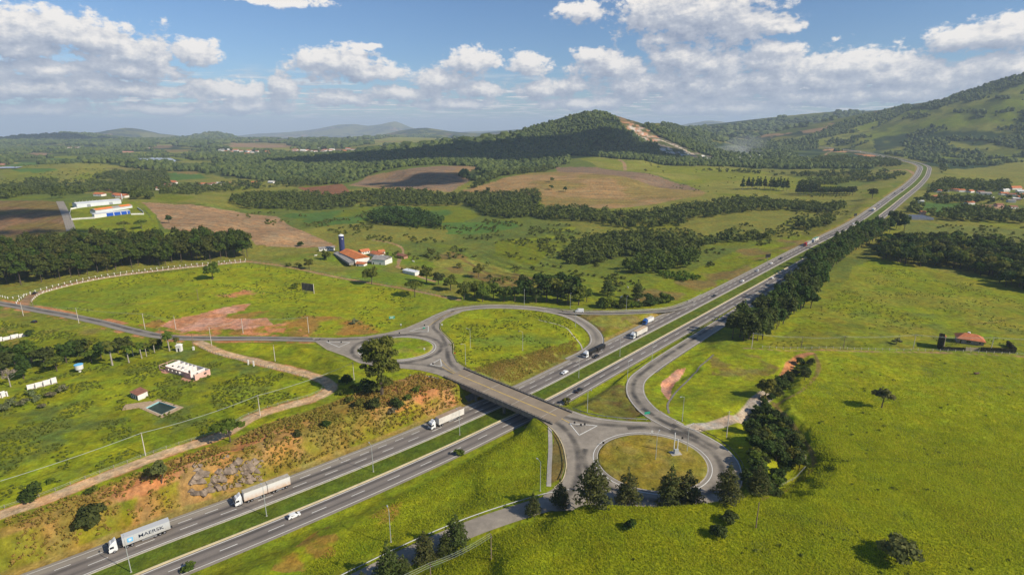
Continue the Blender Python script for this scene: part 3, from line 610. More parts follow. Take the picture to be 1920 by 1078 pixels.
# ---- the ground mesh
gm = bpy.data.materials.new('ground'); gm.use_nodes = True; t = NT(gm.node_tree)
obj_ = t.n('ShaderNodeTexCoord').outputs['Object']
att = t.n('ShaderNodeAttribute', attribute_name='Col').outputs['Color']
na = t.noise(obj_, .035, 6.0, .62); nb = t.noise(obj_, .30, 5.0, .62); nc = t.noise(obj_, 1.1, 3.0, .6)
f = t.math('MULTIPLY', t.mr(na, .3, .7, .82, 1.18), t.math('MULTIPLY', t.mr(nb, .28, .72, .62, 1.38), t.mr(nc, .3, .7, .78, 1.22)))
c_ = t.mix(1.0, att, t.n('ShaderNodeCombineColor', ins={0: f, 1: f, 2: f}).outputs[0], 'MULTIPLY')
c_ = t.mix(1.0, c_, t.mix(t.mr(t.noise(obj_, .11, 5.0, .6), .35, .65), (1.14, 1.0, .85, 1), (.86, 1.0, 1.1, 1)), 'MULTIPLY')
pb = t.n('ShaderNodeBsdfPrincipled', ins={'Base Color': c_, 'Roughness': .95, 'Specular IOR Level': .12})
bp = t.n('ShaderNodeBump', ins={'Strength': .75, 'Distance': .8, 'Height': t.math('ADD', nb, t.math('MULTIPLY', nc, .35))}); t.nt.links.new(bp.outputs[0], pb.inputs['Normal'])
t.n('ShaderNodeOutputMaterial', ins={0: pb.outputs[0]})
GLOC = None
def build_ground():
    idx = np.arange(NRr*NT_).reshape(NRr, NT_)
    F = np.stack([idx[:-1,:-1], idx[1:,:-1], idx[1:,1:], idx[:-1,1:]], -1).reshape(-1, 4)[:, ::-1]
    V = np.stack([X, Y, Z], -1).reshape(-1, 3)
    # close the disc behind the viewer with a wide skirt of land
    me = npmesh('ground', V, F, gm, smooth=True)
    a = me.color_attributes.new('Col', 'FLOAT_COLOR', 'POINT'); a.data.foreach_set('color', np.concatenate([Cc.reshape(-1,3), np.ones((NRr*NT_,1), np.float32)], 1).ravel())
    o = link('ground', me); tag(o, 'rolling green farmland with pasture, brown fields, a dry bank and wooded hills', kind='structure')
    th = np.concatenate([[GT[-1]], np.radians(np.arange(90, 275, 6)), [GT[0] + 2*math.pi]]); rs = np.array([1.0, GR[0], 150, 600, 3000, 30000])
    T2, R2 = np.meshgrid(th, rs); V2 = np.stack([R2*np.sin(T2), R2*np.cos(T2), np.where(R2 < 5000, 11.0, 5.0)], -1).reshape(-1, 3)
    k = np.arange(len(rs)*len(th)).reshape(len(rs), len(th)); F2 = np.stack([k[:-1,:-1], k[:-1,1:], k[1:,1:], k[1:,:-1]], -1).reshape(-1, 4)
    me = npmesh('ground_behind', V2, F2, gm); a = me.color_attributes.new('Col', 'FLOAT_COLOR', 'POINT'); a.data.foreach_set('color', np.tile(np.array([.13,.15,.01,1], np.float32), len(V2)))
    tag(link('ground_behind', me), 'pasture stretching away behind the viewpoint', kind='structure')
# ================================================================ paving
def asphalt(name, c, streak=None, var=.10, flow=True):
    m = bpy.data.materials.new(name); m.use_nodes = True; t = NT(m.node_tree)
    o = t.n('ShaderNodeTexCoord').outputs['Object']; uv = t.n('ShaderNodeUVMap').outputs[0]
    su = t.n('ShaderNodeSeparateXYZ', ins={0: uv})
    n1 = t.noise(o, .12, 5, .6); n2 = t.noise(o, 2.2, 3, .6)
    ns = t.noise(t.n('ShaderNodeCombineXYZ', ins={0: t.math('MULTIPLY', su.outputs[0], .9), 1: t.math('MULTIPLY', su.outputs[1], .012)}).outputs[0], 1.4, 4, .6)
    f = t.math('MULTIPLY', t.math('MULTIPLY', t.mr(n1, .3, .7, 1-var, 1+var), t.mr(n2, .3, .7, .93, 1.07)), t.mr(ns if flow else t.noise(o, .35, 4, .6), .3, .7, .84, 1.14))
    cc = t.mix(1.0, c + (1,), t.n('ShaderNodeCombineColor', ins={0: f, 1: f, 2: f}).outputs[0], 'MULTIPLY')
    if streak:
        for u0, wd, amt in streak:
            k = t.math('ABSOLUTE', t.math('SUBTRACT', su.outputs[0], t.math('MULTIPLY_ADD', ns, 1.0, u0 - .5)))
            s = t.math('MULTIPLY', t.mr(k, 0, wd, amt, 0, True), t.mr(t.noise(o, .02, 3), .35, .6, .35, 1))
            cc = t.mix(s, cc, (.025, .025, .027, 1))
    p = t.n('ShaderNodeBsdfPrincipled', ins={'Base Color': cc, 'Roughness': .85, 'Specular IOR Level': .3})
    t.n('ShaderNodeOutputMaterial', ins={0: p.outputs[0]}); return m
A_SH = asphalt('asphalt_shoulder', (.27, .235, .19)); A_LANE = asphalt('asphalt_lane', (.215, .185, .160), [(2.2, 1.3, .55), (5.9, 1.3, .65)])
A_RAMP = asphalt('asphalt_ramp', (.28, .245, .20), [(4.4, 2.2, .55)], .14); A_LOCAL = asphalt('asphalt_local', (.26, .23, .19), None, .12)
A_APR = asphalt('asphalt_junction', (.29, .25, .20), None, .16, False)
CONC = mat('concrete', (.42, .38, .32), .85, var=.18, vscale=.5); CONCD = mat('weathered_concrete', (.20, .175, .15), .9, var=.35, vscale=.8, bump=.05)
WHITE = mat('white_line', (.72, .71, .66), .8, var=.12, vscale=.4); YEL = mat('yellow_line', (.62, .42, .10), .8, var=.2, vscale=.4); YELW = mat('worn_cream_kerb', (.60, .50, .30), .85, var=.15, vscale=.3)
def ribbon(name, A, o0, o1, m, dz=.05, parent=None, drape=False, kind='structure'):
    """flat strip between lateral offsets (positive = left of travel)"""
    N2 = normals2(A); s = arclen(A)
    o0 = np.broadcast_to(o0, len(A)); o1 = np.broadcast_to(o1, len(A))
    a = np.c_[A[:, :2] + N2*o0[:, None], A[:, 2] + dz]; b = np.c_[A[:, :2] + N2*o1[:, None], A[:, 2] + dz]
    if drape: a[:, 2] = Zat(a[:,0], a[:,1]) + dz; b[:, 2] = Zat(b[:,0], b[:,1]) + dz
    V = np.concatenate([a, b]); n = len(A); i = np.arange(n-1); lo, hi = (a, b)
    F = np.stack([i+n, i, i+1, i+1+n], 1) if o0[0] < o1[0] else np.stack([i, i+n, i+n+1, i+1], 1)
    wd = abs(o1 - o0)
    ua = np.c_[np.zeros(n), s]; ub = np.c_[wd, s]; UV = np.concatenate([ua, ub])[F.ravel()]
    o = link(name, npmesh(name, V, F, m, uv=UV), parent)
    if kind and not parent: tag(o, kind=kind)
    return o
def cutA(A, s0, s1):
    s = arclen(A); k = (s >= s0) & (s <= s1); return A[k]
def dashes(A, off, wd, ln, gap, s0=0, s1=1e9, dz=.0):
    s = arclen(A); V = []; F = []
    B = offset(A, off); xs = np.arange(max(s0, 0), min(s1, s[-1]-ln), ln + gap)
    N2 = normals2(A)
    for x in xs:
        q = np.array([x, x+ln]); p = np.stack([np.interp(q, s, B[:,k]) for k in range(3)], 1); nn = np.stack([np.interp(q, s, N2[:,k]) for k in range(2)], 1)
        b = len(V)
        for k in (0, 1): V += [(p[k,0]-nn[k,0]*wd/2, p[k,1]-nn[k,1]*wd/2, p[k,2]+dz), (p[k,0]+nn[k,0]*wd/2, p[k,1]+nn[k,1]*wd/2, p[k,2]+dz)]
        F.append((b, b+2, b+3, b+1))
    return V, F
def sheet(name, poly, m, dz=.0, kind='structure', parent=None):
    from mathutils.geometry import tessellate_polygon
    tri = tessellate_polygon([[Vector((p[0], p[1], 0)) for p in poly]])
    V = [(p[0], p[1], p[2] + dz) for p in poly]
    F = []
    for a, b, c in tri:
        n = (Vector(V[b]) - Vector(V[a])).cross(Vector(V[c]) - Vector(V[a])); F.append((a, b, c) if n.z > 0 else (a, c, b))
    uv = [(V[i][0], V[i][1]) for f in F for i in f]
    o = link(name, npmesh(name, V, F, m, uv=uv), parent)
    if kind: tag(o, kind=kind)
    return o
# motorway
hwn = len(HW)
ribbon('motorway_far_carriageway', HW, 0.0, 12.3, A_SH, .05); ribbon('motorway_near_carriageway', HW, -19.0, -9.6, A_SH, .05)
ribbon('motorway_lanes_far_side', HW, .7, 8.3, A_LANE, .075); ribbon('motorway_lanes_near_side', HW, -17.4, -10.2, A_LANE, .075)
sH = arclen(HW)
wid = np.interp(sH, [0, 300, 420, 500, 620, 700, 900], [0, 0, 0, 4.5, 6, 3, 0])
lines = [('far_side_inner_edge_line', .55, .28), ('far_side_climbing_edge_line', 10.9, .16), ('near_side_inner_edge_line', -10.4, .26), ('near_side_outer_edge_line', -17.7, .22)]
for nm, o_, w_ in lines: ribbon('road_marking_' + nm, HW, o_ - w_/2, o_ + w_/2, WHITE, .10)
for nm, o_, w_, ln, gp in (('far_side_lane_dashes', 4.3, .24, 5, 7), ('far_side_climbing_dashes', 8.1, .24, 4, 4), ('near_side_lane_dashes', -14.0, .26, 5, 9)):
    V, F = dashes(HW, o_, w_, ln, gp, dz=.10); tag(link('road_marking_' + nm, npmesh(nm, V, F, WHITE)), kind='structure')
def kerb(name, A, o_, wd, h, m, dz=0.0, kind='structure'):
    N2 = normals2(A); n = len(A); V = []
    for oo, zz in ((o_ - wd/2, dz - .1), (o_ - wd/2, dz + h), (o_ + wd/2, dz + h), (o_ + wd/2, dz - .1)):
        V.append(np.c_[A[:, :2] + N2*oo, A[:, 2] + zz])
    V = np.concatenate(V); i = np.arange(n-1); F = np.concatenate([np.stack([k*n+i, k*n+i+1, (k+1)*n+i+1, (k+1)*n+i], 1) for k in range(3)])[:, ::-1]
    return tag(link(name, npmesh(name, V, F, m)), kind=kind)
kerb('median_kerb_near_side', HW, -9.35, .55, .35, YELW); kerb('median_kerb_far_side', HW, -.15, .3, .14, CONC)
# ramps and local roads
ribbon('road_loop_ramp', loopL, -4.3, 4.3, A_RAMP, .060); ribbon('road_slip_ramp', slipN, -3.2, 3.2, A_LOCAL, .056)
ribbon('road_right_ramp', rampR, -4.4, 4.4, A_APR, .060); ribbon('road_service', service, -3.7, 3.7, A_APR, .056); ribbon('road_local_west', westroad, -3.5, 3.5, A_LOCAL, .056)
for nm, A_, o_ in (('road_marking_loop_outer', loopL, 3.5), ('road_marking_loop_inner', loopL, -3.5), ('road_marking_right_ramp_outer', rampR, 3.9), ('road_marking_right_ramp_inner', rampR, -3.9), ('road_marking_slip_outer', slipN, 2.9), ('road_marking_slip_inner', slipN, -2.9)):
    ribbon(nm, A_, o_-.09, o_+.09, WHITE, .085)
ribbon('road_marking_right_ramp_kerb', cutA(rampR, 120, 400), 4.5, 4.9, YELW, .09)
sheet('road_junction_east', APR, A_APR, .045); sheet('road_junction_west', APL, A_APR, .045)
def ell(c, k=0.0, n=72, a0=0, a1=360):
    return [(c[0] + (c[2]+k)*math.cos(R(a0 + (a1-a0)*i/n)), c[1] + (c[3]+k)*math.sin(R(a0 + (a1-a0)*i/n))) for i in range(n + (0 if a1-a0 == 360 else 1))]
def island(name, c, gcol, seed):
    """kerbed grass disc standing on the paving"""
    n = 96; rings = [(1.0, 7.12), (.97, 7.22)] + [(k, 7.3) for k in (.9, .8, .7, .6, .5, .4, .3, .2, .1)]
    V = []
    for k, z in [(1.0, 7.0)] + rings:
        for i in range(n):
            a = 2*math.pi*i/n; V.append((c[0] + c[2]*k*math.cos(a), c[1] + c[3]*k*math.sin(a), z + random.uniform(-.03, .03)*(k < .95)))
    V.append((c[0], c[1], 7.3)); F = []
    for r in range(len(rings)):
        for i in range(n): j = (i+1) % n; F.append((r*n+i, r*n+j, (r+1)*n+j, (r+1)*n+i))
    r = len(rings); F += [(r*n+i, r*n+(i+1) % n, len(V)-1) for i in range(n)]
    me = npmesh(name, V, F, gm, smooth=True); v = np.array(V); a = me.color_attributes.new('Col', 'FLOAT_COLOR', 'POINT')
    q = sstep(fbm(v[:,0]/5, v[:,1]/5, 4, seed), .42, .62); cc = lerp(np.broadcast_to(gcol, (len(v), 3)), np.broadcast_to(gcol*.55 + DRY*.6, (len(v), 3)), q)
    a.data.foreach_set('color', np.c_[cc, np.ones(len(v))].astype(np.float32).ravel()); tag(link(name, me), kind='structure')
    for nm, k0, k1, m, z in (('kerb', -.0, .45, CONC, 7.16), ('apron', .45, 1.5, A_SH, 7.075), ('edge_line', 1.55, 1.80, WHITE, 7.09)):
        e0, e1 = ell(c, k0), ell(c, k1); nn = len(e0)
        V2 = [(x, y, z) for x, y in e0] + [(x, y, z) for x, y in e1] + [(x, y, 6.95) for x, y in e1]
        F2 = [(i, i+nn, (i+1) % nn + nn, (i+1) % nn) for i in range(nn)] + [(i+nn, i+2*nn, (i+1) % nn + 2*nn, (i+1) % nn + nn) for i in range(nn)]
        tag(link(name + '_' + nm, npmesh(name, V2, F2, m)), kind='structure')
island('traffic_island_east', ISR, OLIVE*col(1.25,1.05,.8), 160); island('traffic_island_west', ISL, LIME*col(.8,.95,.9), 161)
def line_px(name, px, wd, m, z=7, dz=.10, smooth=True, o_=0):
    A = catmull(PL([(a, b, z) for a, b in px]), 1.5) if smooth else np.array(PL([(a, b, z) for a, b in px])); return ribbon(name, A, o_-wd/2, o_+wd/2, m, dz)
def hatch(name, px, m=WHITE, wd=.35, fill=True):
    if fill: sheet(name + '_fill', PL([(a, b, 7) for a, b in px]), A_SH, .075)
    q = PL([(a, b, 7) for a, b in px]); V = []; F = []
    for i in range(len(q)):
        a, b = Vector(q[i][:2]), Vector(q[(i+1) % len(q)][:2]); d = (b-a).normalized(); nn = Vector((-d.y, d.x))*wd/2; k = len(V)
        V += [(*(a-nn-d*wd/2), 7.10), (*(b-nn+d*wd/2), 7.10), (*(b+nn+d*wd/2), 7.10), (*(a+nn-d*wd/2), 7.10)]; F.append((k, k+1, k+2, k+3))
    tag(link(name, npmesh(name, V, F, m)), kind='structure')
hatch('road_marking_splitter_east', [(1068,794),(1120,798),(1086,816)]); hatch('road_marking_splitter_west', [(612,641),(656,642),(636,651)])
hatch('road_marking_splitter_north', [(768,621),(803,611),(803,622)]); hatch('road_marking_splitter_south', [(806,684),(826,673),(828,687)])
line_px('road_marking_apron_edge', [(1074,772),(1103,782),(1137,787.5),(1187,792),(1215,793)], .2, WHITE); line_px('road_marking_apron_right', [(1268,792),(1311,811),(1352,834),(1382,864),(1390,887),(1389,910),(1376,930)], .25, WHITE)
line_px('road_marking_apron_left', [(1008,785),(1031,800),(1049,822),(1060,854),(1061,881),(1053,902),(1039,914)], .35, YELW)
line_px('road_marking_west_edge', [(790,604),(815,592),(843,581),(866,577)], .2, WHITE); line_px('road_marking_west_low', [(597,643),(614,655),(646,666),(674,679)], .25, YELW)
line_px('road_marking_west_curve', [(866,585),(838,596.5),(826,606),(825.5,617),(838,631),(849,643),(850,662),(858,679),(885,696)], .25, YELW)
# soft darker wheel paths worn into the paving
wr = bpy.data.materials.new('tyre_wear'); wr.use_nodes = True; t = NT(wr.node_tree); u_ = t.n('ShaderNodeSeparateXYZ', ins={0: t.n('ShaderNodeUVMap').outputs[0]})
o_ = t.n('ShaderNodeTexCoord').outputs['Object']; k_ = t.math('ABSOLUTE', t.math('SUBTRACT', u_.outputs[0], 1.9)); k_ = t.mr(k_, .2, 1.9, .62, 0, True)
k_ = t.math('MULTIPLY', k_, t.mr(t.noise(o_, .13, 4), .35, .65, .25, 1.1), clamp=True)
pw_ = t.n('ShaderNodeBsdfPrincipled', ins={'Base Color': (.07,.065,.06,1), 'Roughness': .85}); t.n('ShaderNodeOutputMaterial', ins={0: t.n('ShaderNodeMixShader', ins={0: k_, 1: t.n('ShaderNodeBsdfTransparent').outputs[0], 2: pw_.outputs[0]}).outputs[0]})
def ringline(c, k, a0, a1): return catmull([(x, y, 7.0) for x, y in ell(c, k, 40, a0, a1)], 2)
for i, A_ in enumerate([ringline(ISR, 5.2, -200, 100), ringline(ISL, 5.0, 0, 359), catmull(PL([(x, y, 7) for x, y in ((1043,778),(1080,787),(1130,796),(1180,799),(1240,803),(1300,818),(1345,842))]), 3), catmull(PL([(x, y, 7) for x, y in ((1030,781),(1060,805),(1080,835),(1085,875),(1075,915),(1050,945))]), 3),
        catmull(PL([(x, y, 7) for x, y in ((1205,765),(1232,782),(1270,800),(1310,822))]), 3), catmull(PL([(x, y, 7) for x, y in ((866,701),(842,677),(838,655),(828,630),(812,612),(826,596),(852,583))]), 3), catmull(PL([(x, y, 7) for x, y in ((862,706),(835,694),(800,685),(755,681),(715,677))]), 3), catmull(PL([(x, y, 7) for x, y in ((590,637),(650,637),(700,634),(760,628),(800,622))]), 3)]):
    ribbon('road_tyre_wear', A_, -1.9, 1.9, wr, .082 + .002*i)
ribbon('road_tyre_wear', rampR, -2.9, .9, wr, .083); ribbon('road_tyre_wear', slipN, -1.9, 1.9, wr, .081); ribbon('road_tyre_wear', westroad, -2.6, 1.2, wr, .081)
# ================================================================ overpass
bd = (BR1 - BR0)[:2]; BL = float(np.linalg.norm(bd)); bd /= BL; ba = math.atan2(bd[1], bd[0]); HWD = 6.7
bridge = empty('overpass_bridge', (BR0[0], BR0[1], 7.0), ba, 'grey concrete road bridge carrying a two lane road over the motorway', 'bridge')
DECK = asphalt('deck_asphalt', (.27, .215, .155), None, .18)
MB().box(-3, BL+3, -HWD+.35, HWD-.35, -.35, .11).build('deck', DECK, bridge)
for sgn in (-1, 1):
    y = sgn*HWD
    MB().box(-3.5, BL+3.5, y-.3, y+.3, -1.5, .62).build('parapet', CONCD, bridge)
    rl = MB(); [rl.box(x, x+.16, y-.08, y+.08, .62, 1.05) for x in np.arange(-3, BL+3, 2.0)]; rl.box(-3.4, BL+3.4, y-.1, y+.1, 1.05, 1.17); rl.build('railing', CONCD, bridge)
for yy in (-4.6, -1.5, 1.5, 4.6): MB().box(-1, BL+1, yy-.3, yy+.3, -1.9, -.35).build('girder', CONCD, bridge)
mid = MB()
yl = ribbon('road_marking_bridge', np.array([[0, 0, 0], [BL*.5, 0, 0], [BL, 0, 0]], float), -.22, .22, YEL, .125, parent=bridge); yl.name = 'centre_line'
for xj in (4, BL*.36, BL*.66, BL-4): MB().box(xj-.12, xj+.12, -HWD+.4, HWD-.4, .10, .125).build('expansion_joint', CONC, bridge)
# where the bridge line meets the median: put a two-column pier there
def cross(off):
    L2 = offset(HW, off); p = BR0[:2]; best = None
    for a, b in zip(L2, L2[1:]):
        M = np.array([[bd[0], -(b[0]-a[0])], [bd[1], -(b[1]-a[1])]]); s_, t__ = np.linalg.solve(M, a[:2] - p)
        if 0 <= t__ <= 1: best = s_
    return best
for k, off in enumerate((-4.8, 13.6)):
    xb = cross(off)
    if xb is None: continue
    pr = MB().box(xb-.7, xb+.7, -5.2, 5.2, -2.9, -1.92); pr.build('pier_cap', CONCD, bridge)
    for yy in (-3.4, 3.4): MB().tube([(xb, yy, -7.4), (xb, yy, -2.9)], .62, 14).build('pier', CONCD, bridge)
for xb, s2 in ((cross(14.8), -1), (cross(-19.8), 1)):
    a = MB().prism([(xb, -7.3), (xb + s2*9.5, -.4), (xb + s2*12, -.4), (xb + s2*12, -8), (xb, -8)] if s2 > 0 else [(xb, -7.3), (xb, -8), (xb-12, -8), (xb-12, -.4), (xb-9.5, -.4)], -HWD, HWD)
    a.build('abutment', CONCD, bridge)
line_px('road_marking_approach_west', [(829,688),(845,697),(862,704.5)], .35, YEL); line_px('road_marking_approach_west2', [(826,673),(838,686),(850,696),(862,703.5)], .2, YEL)
line_px('road_marking_approach_east', [(1043,780.5),(1056,786.5),(1068,793)], .35, YEL)
line_px('road_marking_loop_centre', [(803,612),(815,603),(833,592),(852,584),(880,578)], .3, YEL)
# ================================================================ guard rails
STEEL = mat('galvanised_steel', (.36, .37, .37), .6, metal=.3, var=.1); STEELD = mat('weathered_rail', (.16, .14, .12), .8, var=.2)
def guard(A, off, label, m=STEEL, side=1, step=4.0):
    B = offset(A, off); s = arclen(B); r_ = empty('guard_rail', tuple(B[0]), 0, label, 'guard rail', 'steel guard rails along the ramps')
    L_ = B - B[0]; N2 = normals2(A); n = len(L_); V = []
    for oo, zz in ((0, .42), (.07, .5), (0, .58), (.07, .66), (0, .76)): V.append(np.c_[L_[:, :2] + N2*oo, L_[:, 2] + zz + .05])
    V = np.concatenate(V); i = np.arange(n-1); F = np.concatenate([np.stack([k*n+i, k*n+i+1, (k+1)*n+i+1, (k+1)*n+i], 1) for k in range(4)])
    link('rail', npmesh('rail', V, F, m), r_)
    xs = np.arange(0, s[-1], step)
    if len(xs) > 90: xs = np.linspace(0, s[-1], 90)
    pm = npmesh('rail_post', *(lambda b: (b.V, b.F))(MB().box(-.06, .06, -.06, .06, -.5, .72)), m)
    for x in xs: link('post', pm, r_, tuple(np.interp(x, s, L_[:, k]) for k in range(3)))
    return r_
guard(service, -4.4, 'long steel guard rail between the service road and the motorway verge')
guard(loopL, 4.7, 'guard rail on the outer edge of the loop ramp beside the woods', STEELD)
guard(cutA(slipN, 8, 150), 3.7, 'guard rail behind the white van on the slip road')
guard(cutA(rampR, 250, 400), 5.4, 'dark guard rail on the inner bend of the right ramp above the red earth', STEELD)
guard(cutA(rampR, 235, 330), -5.2, 'dark guard rail on the outer bend of the right ramp beside the dry grass triangle', STEELD)
guard(catmull(PL([(1311,806,7),(1352,828,7),(1384,858,7),(1396,882,7),(1400,905,7)]), 3), 0, 'dark guard rail round the right side of the east roundabout', STEELD)
guard(catmull(PL([(1074,767,7),(1103,777,7),(1137,782.5,7),(1187,787,7),(1215,788,7)]), 3), 0, 'guard rail from the bridge end along the top of the east junction')
guard(catmull(PL([(1008,787,7),(1029,802,7),(1047,823,7),(1057,854,7),(1058,881,7),(1050,900,7)]), 3), 0, 'rusty guard rail along the left edge of the east junction', STEELD)
guard(catmull(PL([(827,606,7),(826.5,617,7),(839,631,7),(850,643,7),(851.5,662,7),(860,679,7),(882,694,7)]), 3), 0, 'dark guard rail beside the bend north of the bridge', STEELD)
# drainage channels of plain concrete
def channel(name, px, wd, c=CONC, dz=.12):
    A = catmull(AT(px), 2.5); return ribbon(name, A, -wd/2, wd/2, c, dz, drape=True)
channel('path_concrete_drain_east', [(1031,800),(1032,840),(1030,880),(1029,912)], 1.6); channel('path_concrete_drain_ramp', [(1338,665),(1310,690),(1285,718),(1262,742),(1252,758),(1254,775)], .9, CONCD)
channel('path_concrete_drain_loop', [(1010,600),(1060,614),(1075,630),(1088,645),(1093,660)], .8); channel('path_drain_west', [(768,703),(800,705),(830,712)], .7)
fr = catmull(AT([(112,378),(120,395),(128,415),(134,434)]), 6); ribbon('road_factory', fr, -4.2, 4.2, A_SH, .3, drape=True)
# ================================================================ vegetation
rng = np.random.default_rng(11)
def foliage(name, c, tint, trans=.25, ov=.18): return mat(name, c, .75, var=0.0, spec=.15, trans=trans, tint=tint, objvar=ov)
L_BROAD = foliage('leaves_broad', (.068,.100,.016), (.175,.190,.026), .35); L_DARK = foliage('leaves_dark', (.036,.062,.014), (.082,.112,.022), .35)
L_PINE = foliage('leaves_pine', (.046,.072,.016), (.115,.130,.030), .3); L_LIME = foliage('leaves_lime', (.075,.110,.010), (.15,.18,.015)); L_GREY = foliage('leaves_grey', (.10,.115,.05), (.21,.20,.10))
L_DRY = foliage('leaves_dry', (.16,.125,.035), (.085,.10,.02)); L_HILL = foliage('leaves_hill', (.028,.050,.012), (.105,.130,.028), 0, 0); L_WOOD = foliage('leaves_wood', (.050,.078,.014), (.150,.170,.030), .3, 0)
L_SCRUB = foliage('leaves_scrub', (.080,.10,.018), (.15,.165,.025), .3, 0); L_BLADE = foliage('grass_blade', (.31,.37,.012), (.56,.56,.03), .55, 0); L_BANK = foliage('bank_grass', (.50,.30,.085), (.28,.30,.04), .5, 0)
BARK = mat('bark', (.10,.075,.055), .9, var=.25, vscale=1.0); BARKP = mat('pale_bark', (.34,.30,.25), .85, var=.2, vscale=1.0)
def leaf_quads(blobs, n, size, flat=.75, inner=.55, droop=0.0, rg=rng):
    """n leaf-clump quads scattered over the outer shells of a set of blobs (cx,cy,cz,rx,rz)"""
    B = np.array(blobs, float); wgt = (B[:,3]**2); wgt /= wgt.sum(); k = rg.choice(len(B), n, p=wgt)
    d = rg.normal(size=(n, 3)); d /= np.linalg.norm(d, axis=1)[:, None]; d[:, 2] = np.abs(d[:, 2])*.75 + d[:, 2]*.25
    rad = inner + (1.06-inner)*rg.random(n)**.6
    c = B[k, :3] + d*np.c_[B[k,3], B[k,3], B[k,4]]*rad[:, None]
    nrm = d + rg.normal(size=(n,3))*.55; nrm[:,2] += .25; nrm /= np.linalg.norm(nrm, axis=1)[:, None]
    t1 = np.cross(nrm, rg.normal(size=(n,3))); t1 /= np.linalg.norm(t1, axis=1)[:, None]; t2 = np.cross(nrm, t1)
    s = size*(.6 + .8*rg.random(n))[:, None]
    V = np.stack([c - t1*s - t2*s*flat*.6, c + t1*s*.8 - t2*s*flat, c + t1*s + t2*s*flat*.7, c - t1*s*.7 + t2*s*flat], 1).reshape(-1, 3)
    F = np.arange(n*4).reshape(n, 4)
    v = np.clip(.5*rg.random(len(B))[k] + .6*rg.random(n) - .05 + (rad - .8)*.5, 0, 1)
    return V, F, v
def trunk_mesh(h, r, limbs, lean=0.0, rg=rng, top=None):
    b = MB(); top = top or h
    b.tube([(0,0,-.6),(0,0,0),(lean*.3,0,h*.4),(lean,0,h*.75),(lean*1.1,0,top)], [r*1.35, r*1.1, r*.85, r*.6, r*.2], 7)
    for i in range(limbs):
        a = 2*math.pi*i/max(limbs,1) + rg.random(); z0 = h*(.35 + .35*rg.random()); l = h*(.25+.2*rg.random())
        b.tube([(lean*.6,0,z0),(lean*.6+math.cos(a)*l*.5, math.sin(a)*l*.5, z0+l*.45),(lean*.6+math.cos(a)*l, math.sin(a)*l, z0+l*.75)], [r*.45, r*.3, r*.1], 5)
    return b
PROTO = {}
def proto(kind, blobs_fn, n, size, h, r, limbs, leaf, bark=BARK, variants=3, flat=.75, inner=.55, lean=0, top=None):
    out = []
    for k in range(variants):
        bl = blobs_fn(k); V, F, v = leaf_quads(bl, n, size, flat, inner)
        tb = trunk_mesh(h, r, limbs, lean*(1 - k*.7), top=top)
        out.append((npmesh(kind + '_crown', V, F, leaf, v=v), npmesh(kind + '_trunk', tb.V, tb.F, bark, smooth=True)))
    PROTO[kind] = out
def dome(n, R_, h0, h1, rb, seed):
    g_ = np.random.default_rng(seed); o = [(0, 0, (h0+h1)/2, R_*.62, (h1-h0)*.46)]
    for i in range(n):
        a = 2*math.pi*i/n + g_.random(); q = R_*(.38+.34*g_.random()); z = h0 + (h1-h0)*(.25+.6*g_.random()); o.append((math.cos(a)*q, math.sin(a)*q, z, R_*rb*(.75+.5*g_.random()), (h1-h0)*rb*.62*(.8+.4*g_.random())))
    return o
def cone(n, R_, h0, h1, seed, p=.8):
    g_ = np.random.default_rng(seed); o = []
    for i in range(n):
        t = (i+.5)/n; z = h0 + (h1-h0)*t; w_ = R_*(1-t)**p + .35; a = g_.random()*6.28
        for j in range(3 if t < .7 else 1): aa = a + j*2.1 + g_.random()*.6; q = w_*(.5 if t < .7 else .1); o.append((math.cos(aa)*q, math.sin(aa)*q, z + g_.normal()*.3, w_*(.45+.2*g_.random()), (h1-h0)/n*(.8+.5*g_.random())))
    return o
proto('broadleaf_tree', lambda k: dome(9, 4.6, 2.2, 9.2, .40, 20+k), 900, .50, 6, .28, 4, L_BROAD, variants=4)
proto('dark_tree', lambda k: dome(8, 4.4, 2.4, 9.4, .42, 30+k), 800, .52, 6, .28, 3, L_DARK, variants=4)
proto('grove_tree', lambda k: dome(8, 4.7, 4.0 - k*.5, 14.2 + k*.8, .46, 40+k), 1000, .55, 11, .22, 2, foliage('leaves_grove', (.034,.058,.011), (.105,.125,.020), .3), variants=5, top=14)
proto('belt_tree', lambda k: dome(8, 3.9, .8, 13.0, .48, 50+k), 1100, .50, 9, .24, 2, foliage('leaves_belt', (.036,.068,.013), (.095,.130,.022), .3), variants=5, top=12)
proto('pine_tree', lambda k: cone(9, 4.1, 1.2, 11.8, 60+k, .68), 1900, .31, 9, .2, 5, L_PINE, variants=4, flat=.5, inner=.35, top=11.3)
proto('eucalyptus_tree', lambda k: cone(7, 2.4, 3.0, 13.5, 70+k, .45), 420, .55, 10, .2, 2, L_DARK, BARKP, variants=3, top=13)
proto('umbrella_tree', lambda k: [(x*1.0, y, 5.2+g_, 2.0, .9) for x, y, g_ in ((-2.6,0,0),(2.4,.8,.5),(0,-2.4,.2),(.3,2.5,.6),(0,0,1.3),(-1.4,1.8,.9),(3.6,-1.2,-.2))], 520, .42, 5, .22, 4, L_BROAD, variants=2)
proto('small_tree', lambda k: dome(5, 1.9, 1.6, 4.6, .42, 80+k), 420, .26, 3.2, .13, 3, foliage('leaves_small', (.085,.11,.03), (.17,.18,.05), .35), variants=3, lean=.8)
proto('bush', lambda k: dome(5, 1.7, .1, 2.3, .5, 90+k), 260, .30, 1.2, .10, 2, L_BROAD, variants=3)
proto('dark_bush', lambda k: dome(6, 2.6, -.2, 4.2, .5, 95+k), 700, .30, 2.0, .14, 2, L_DARK, variants=3)
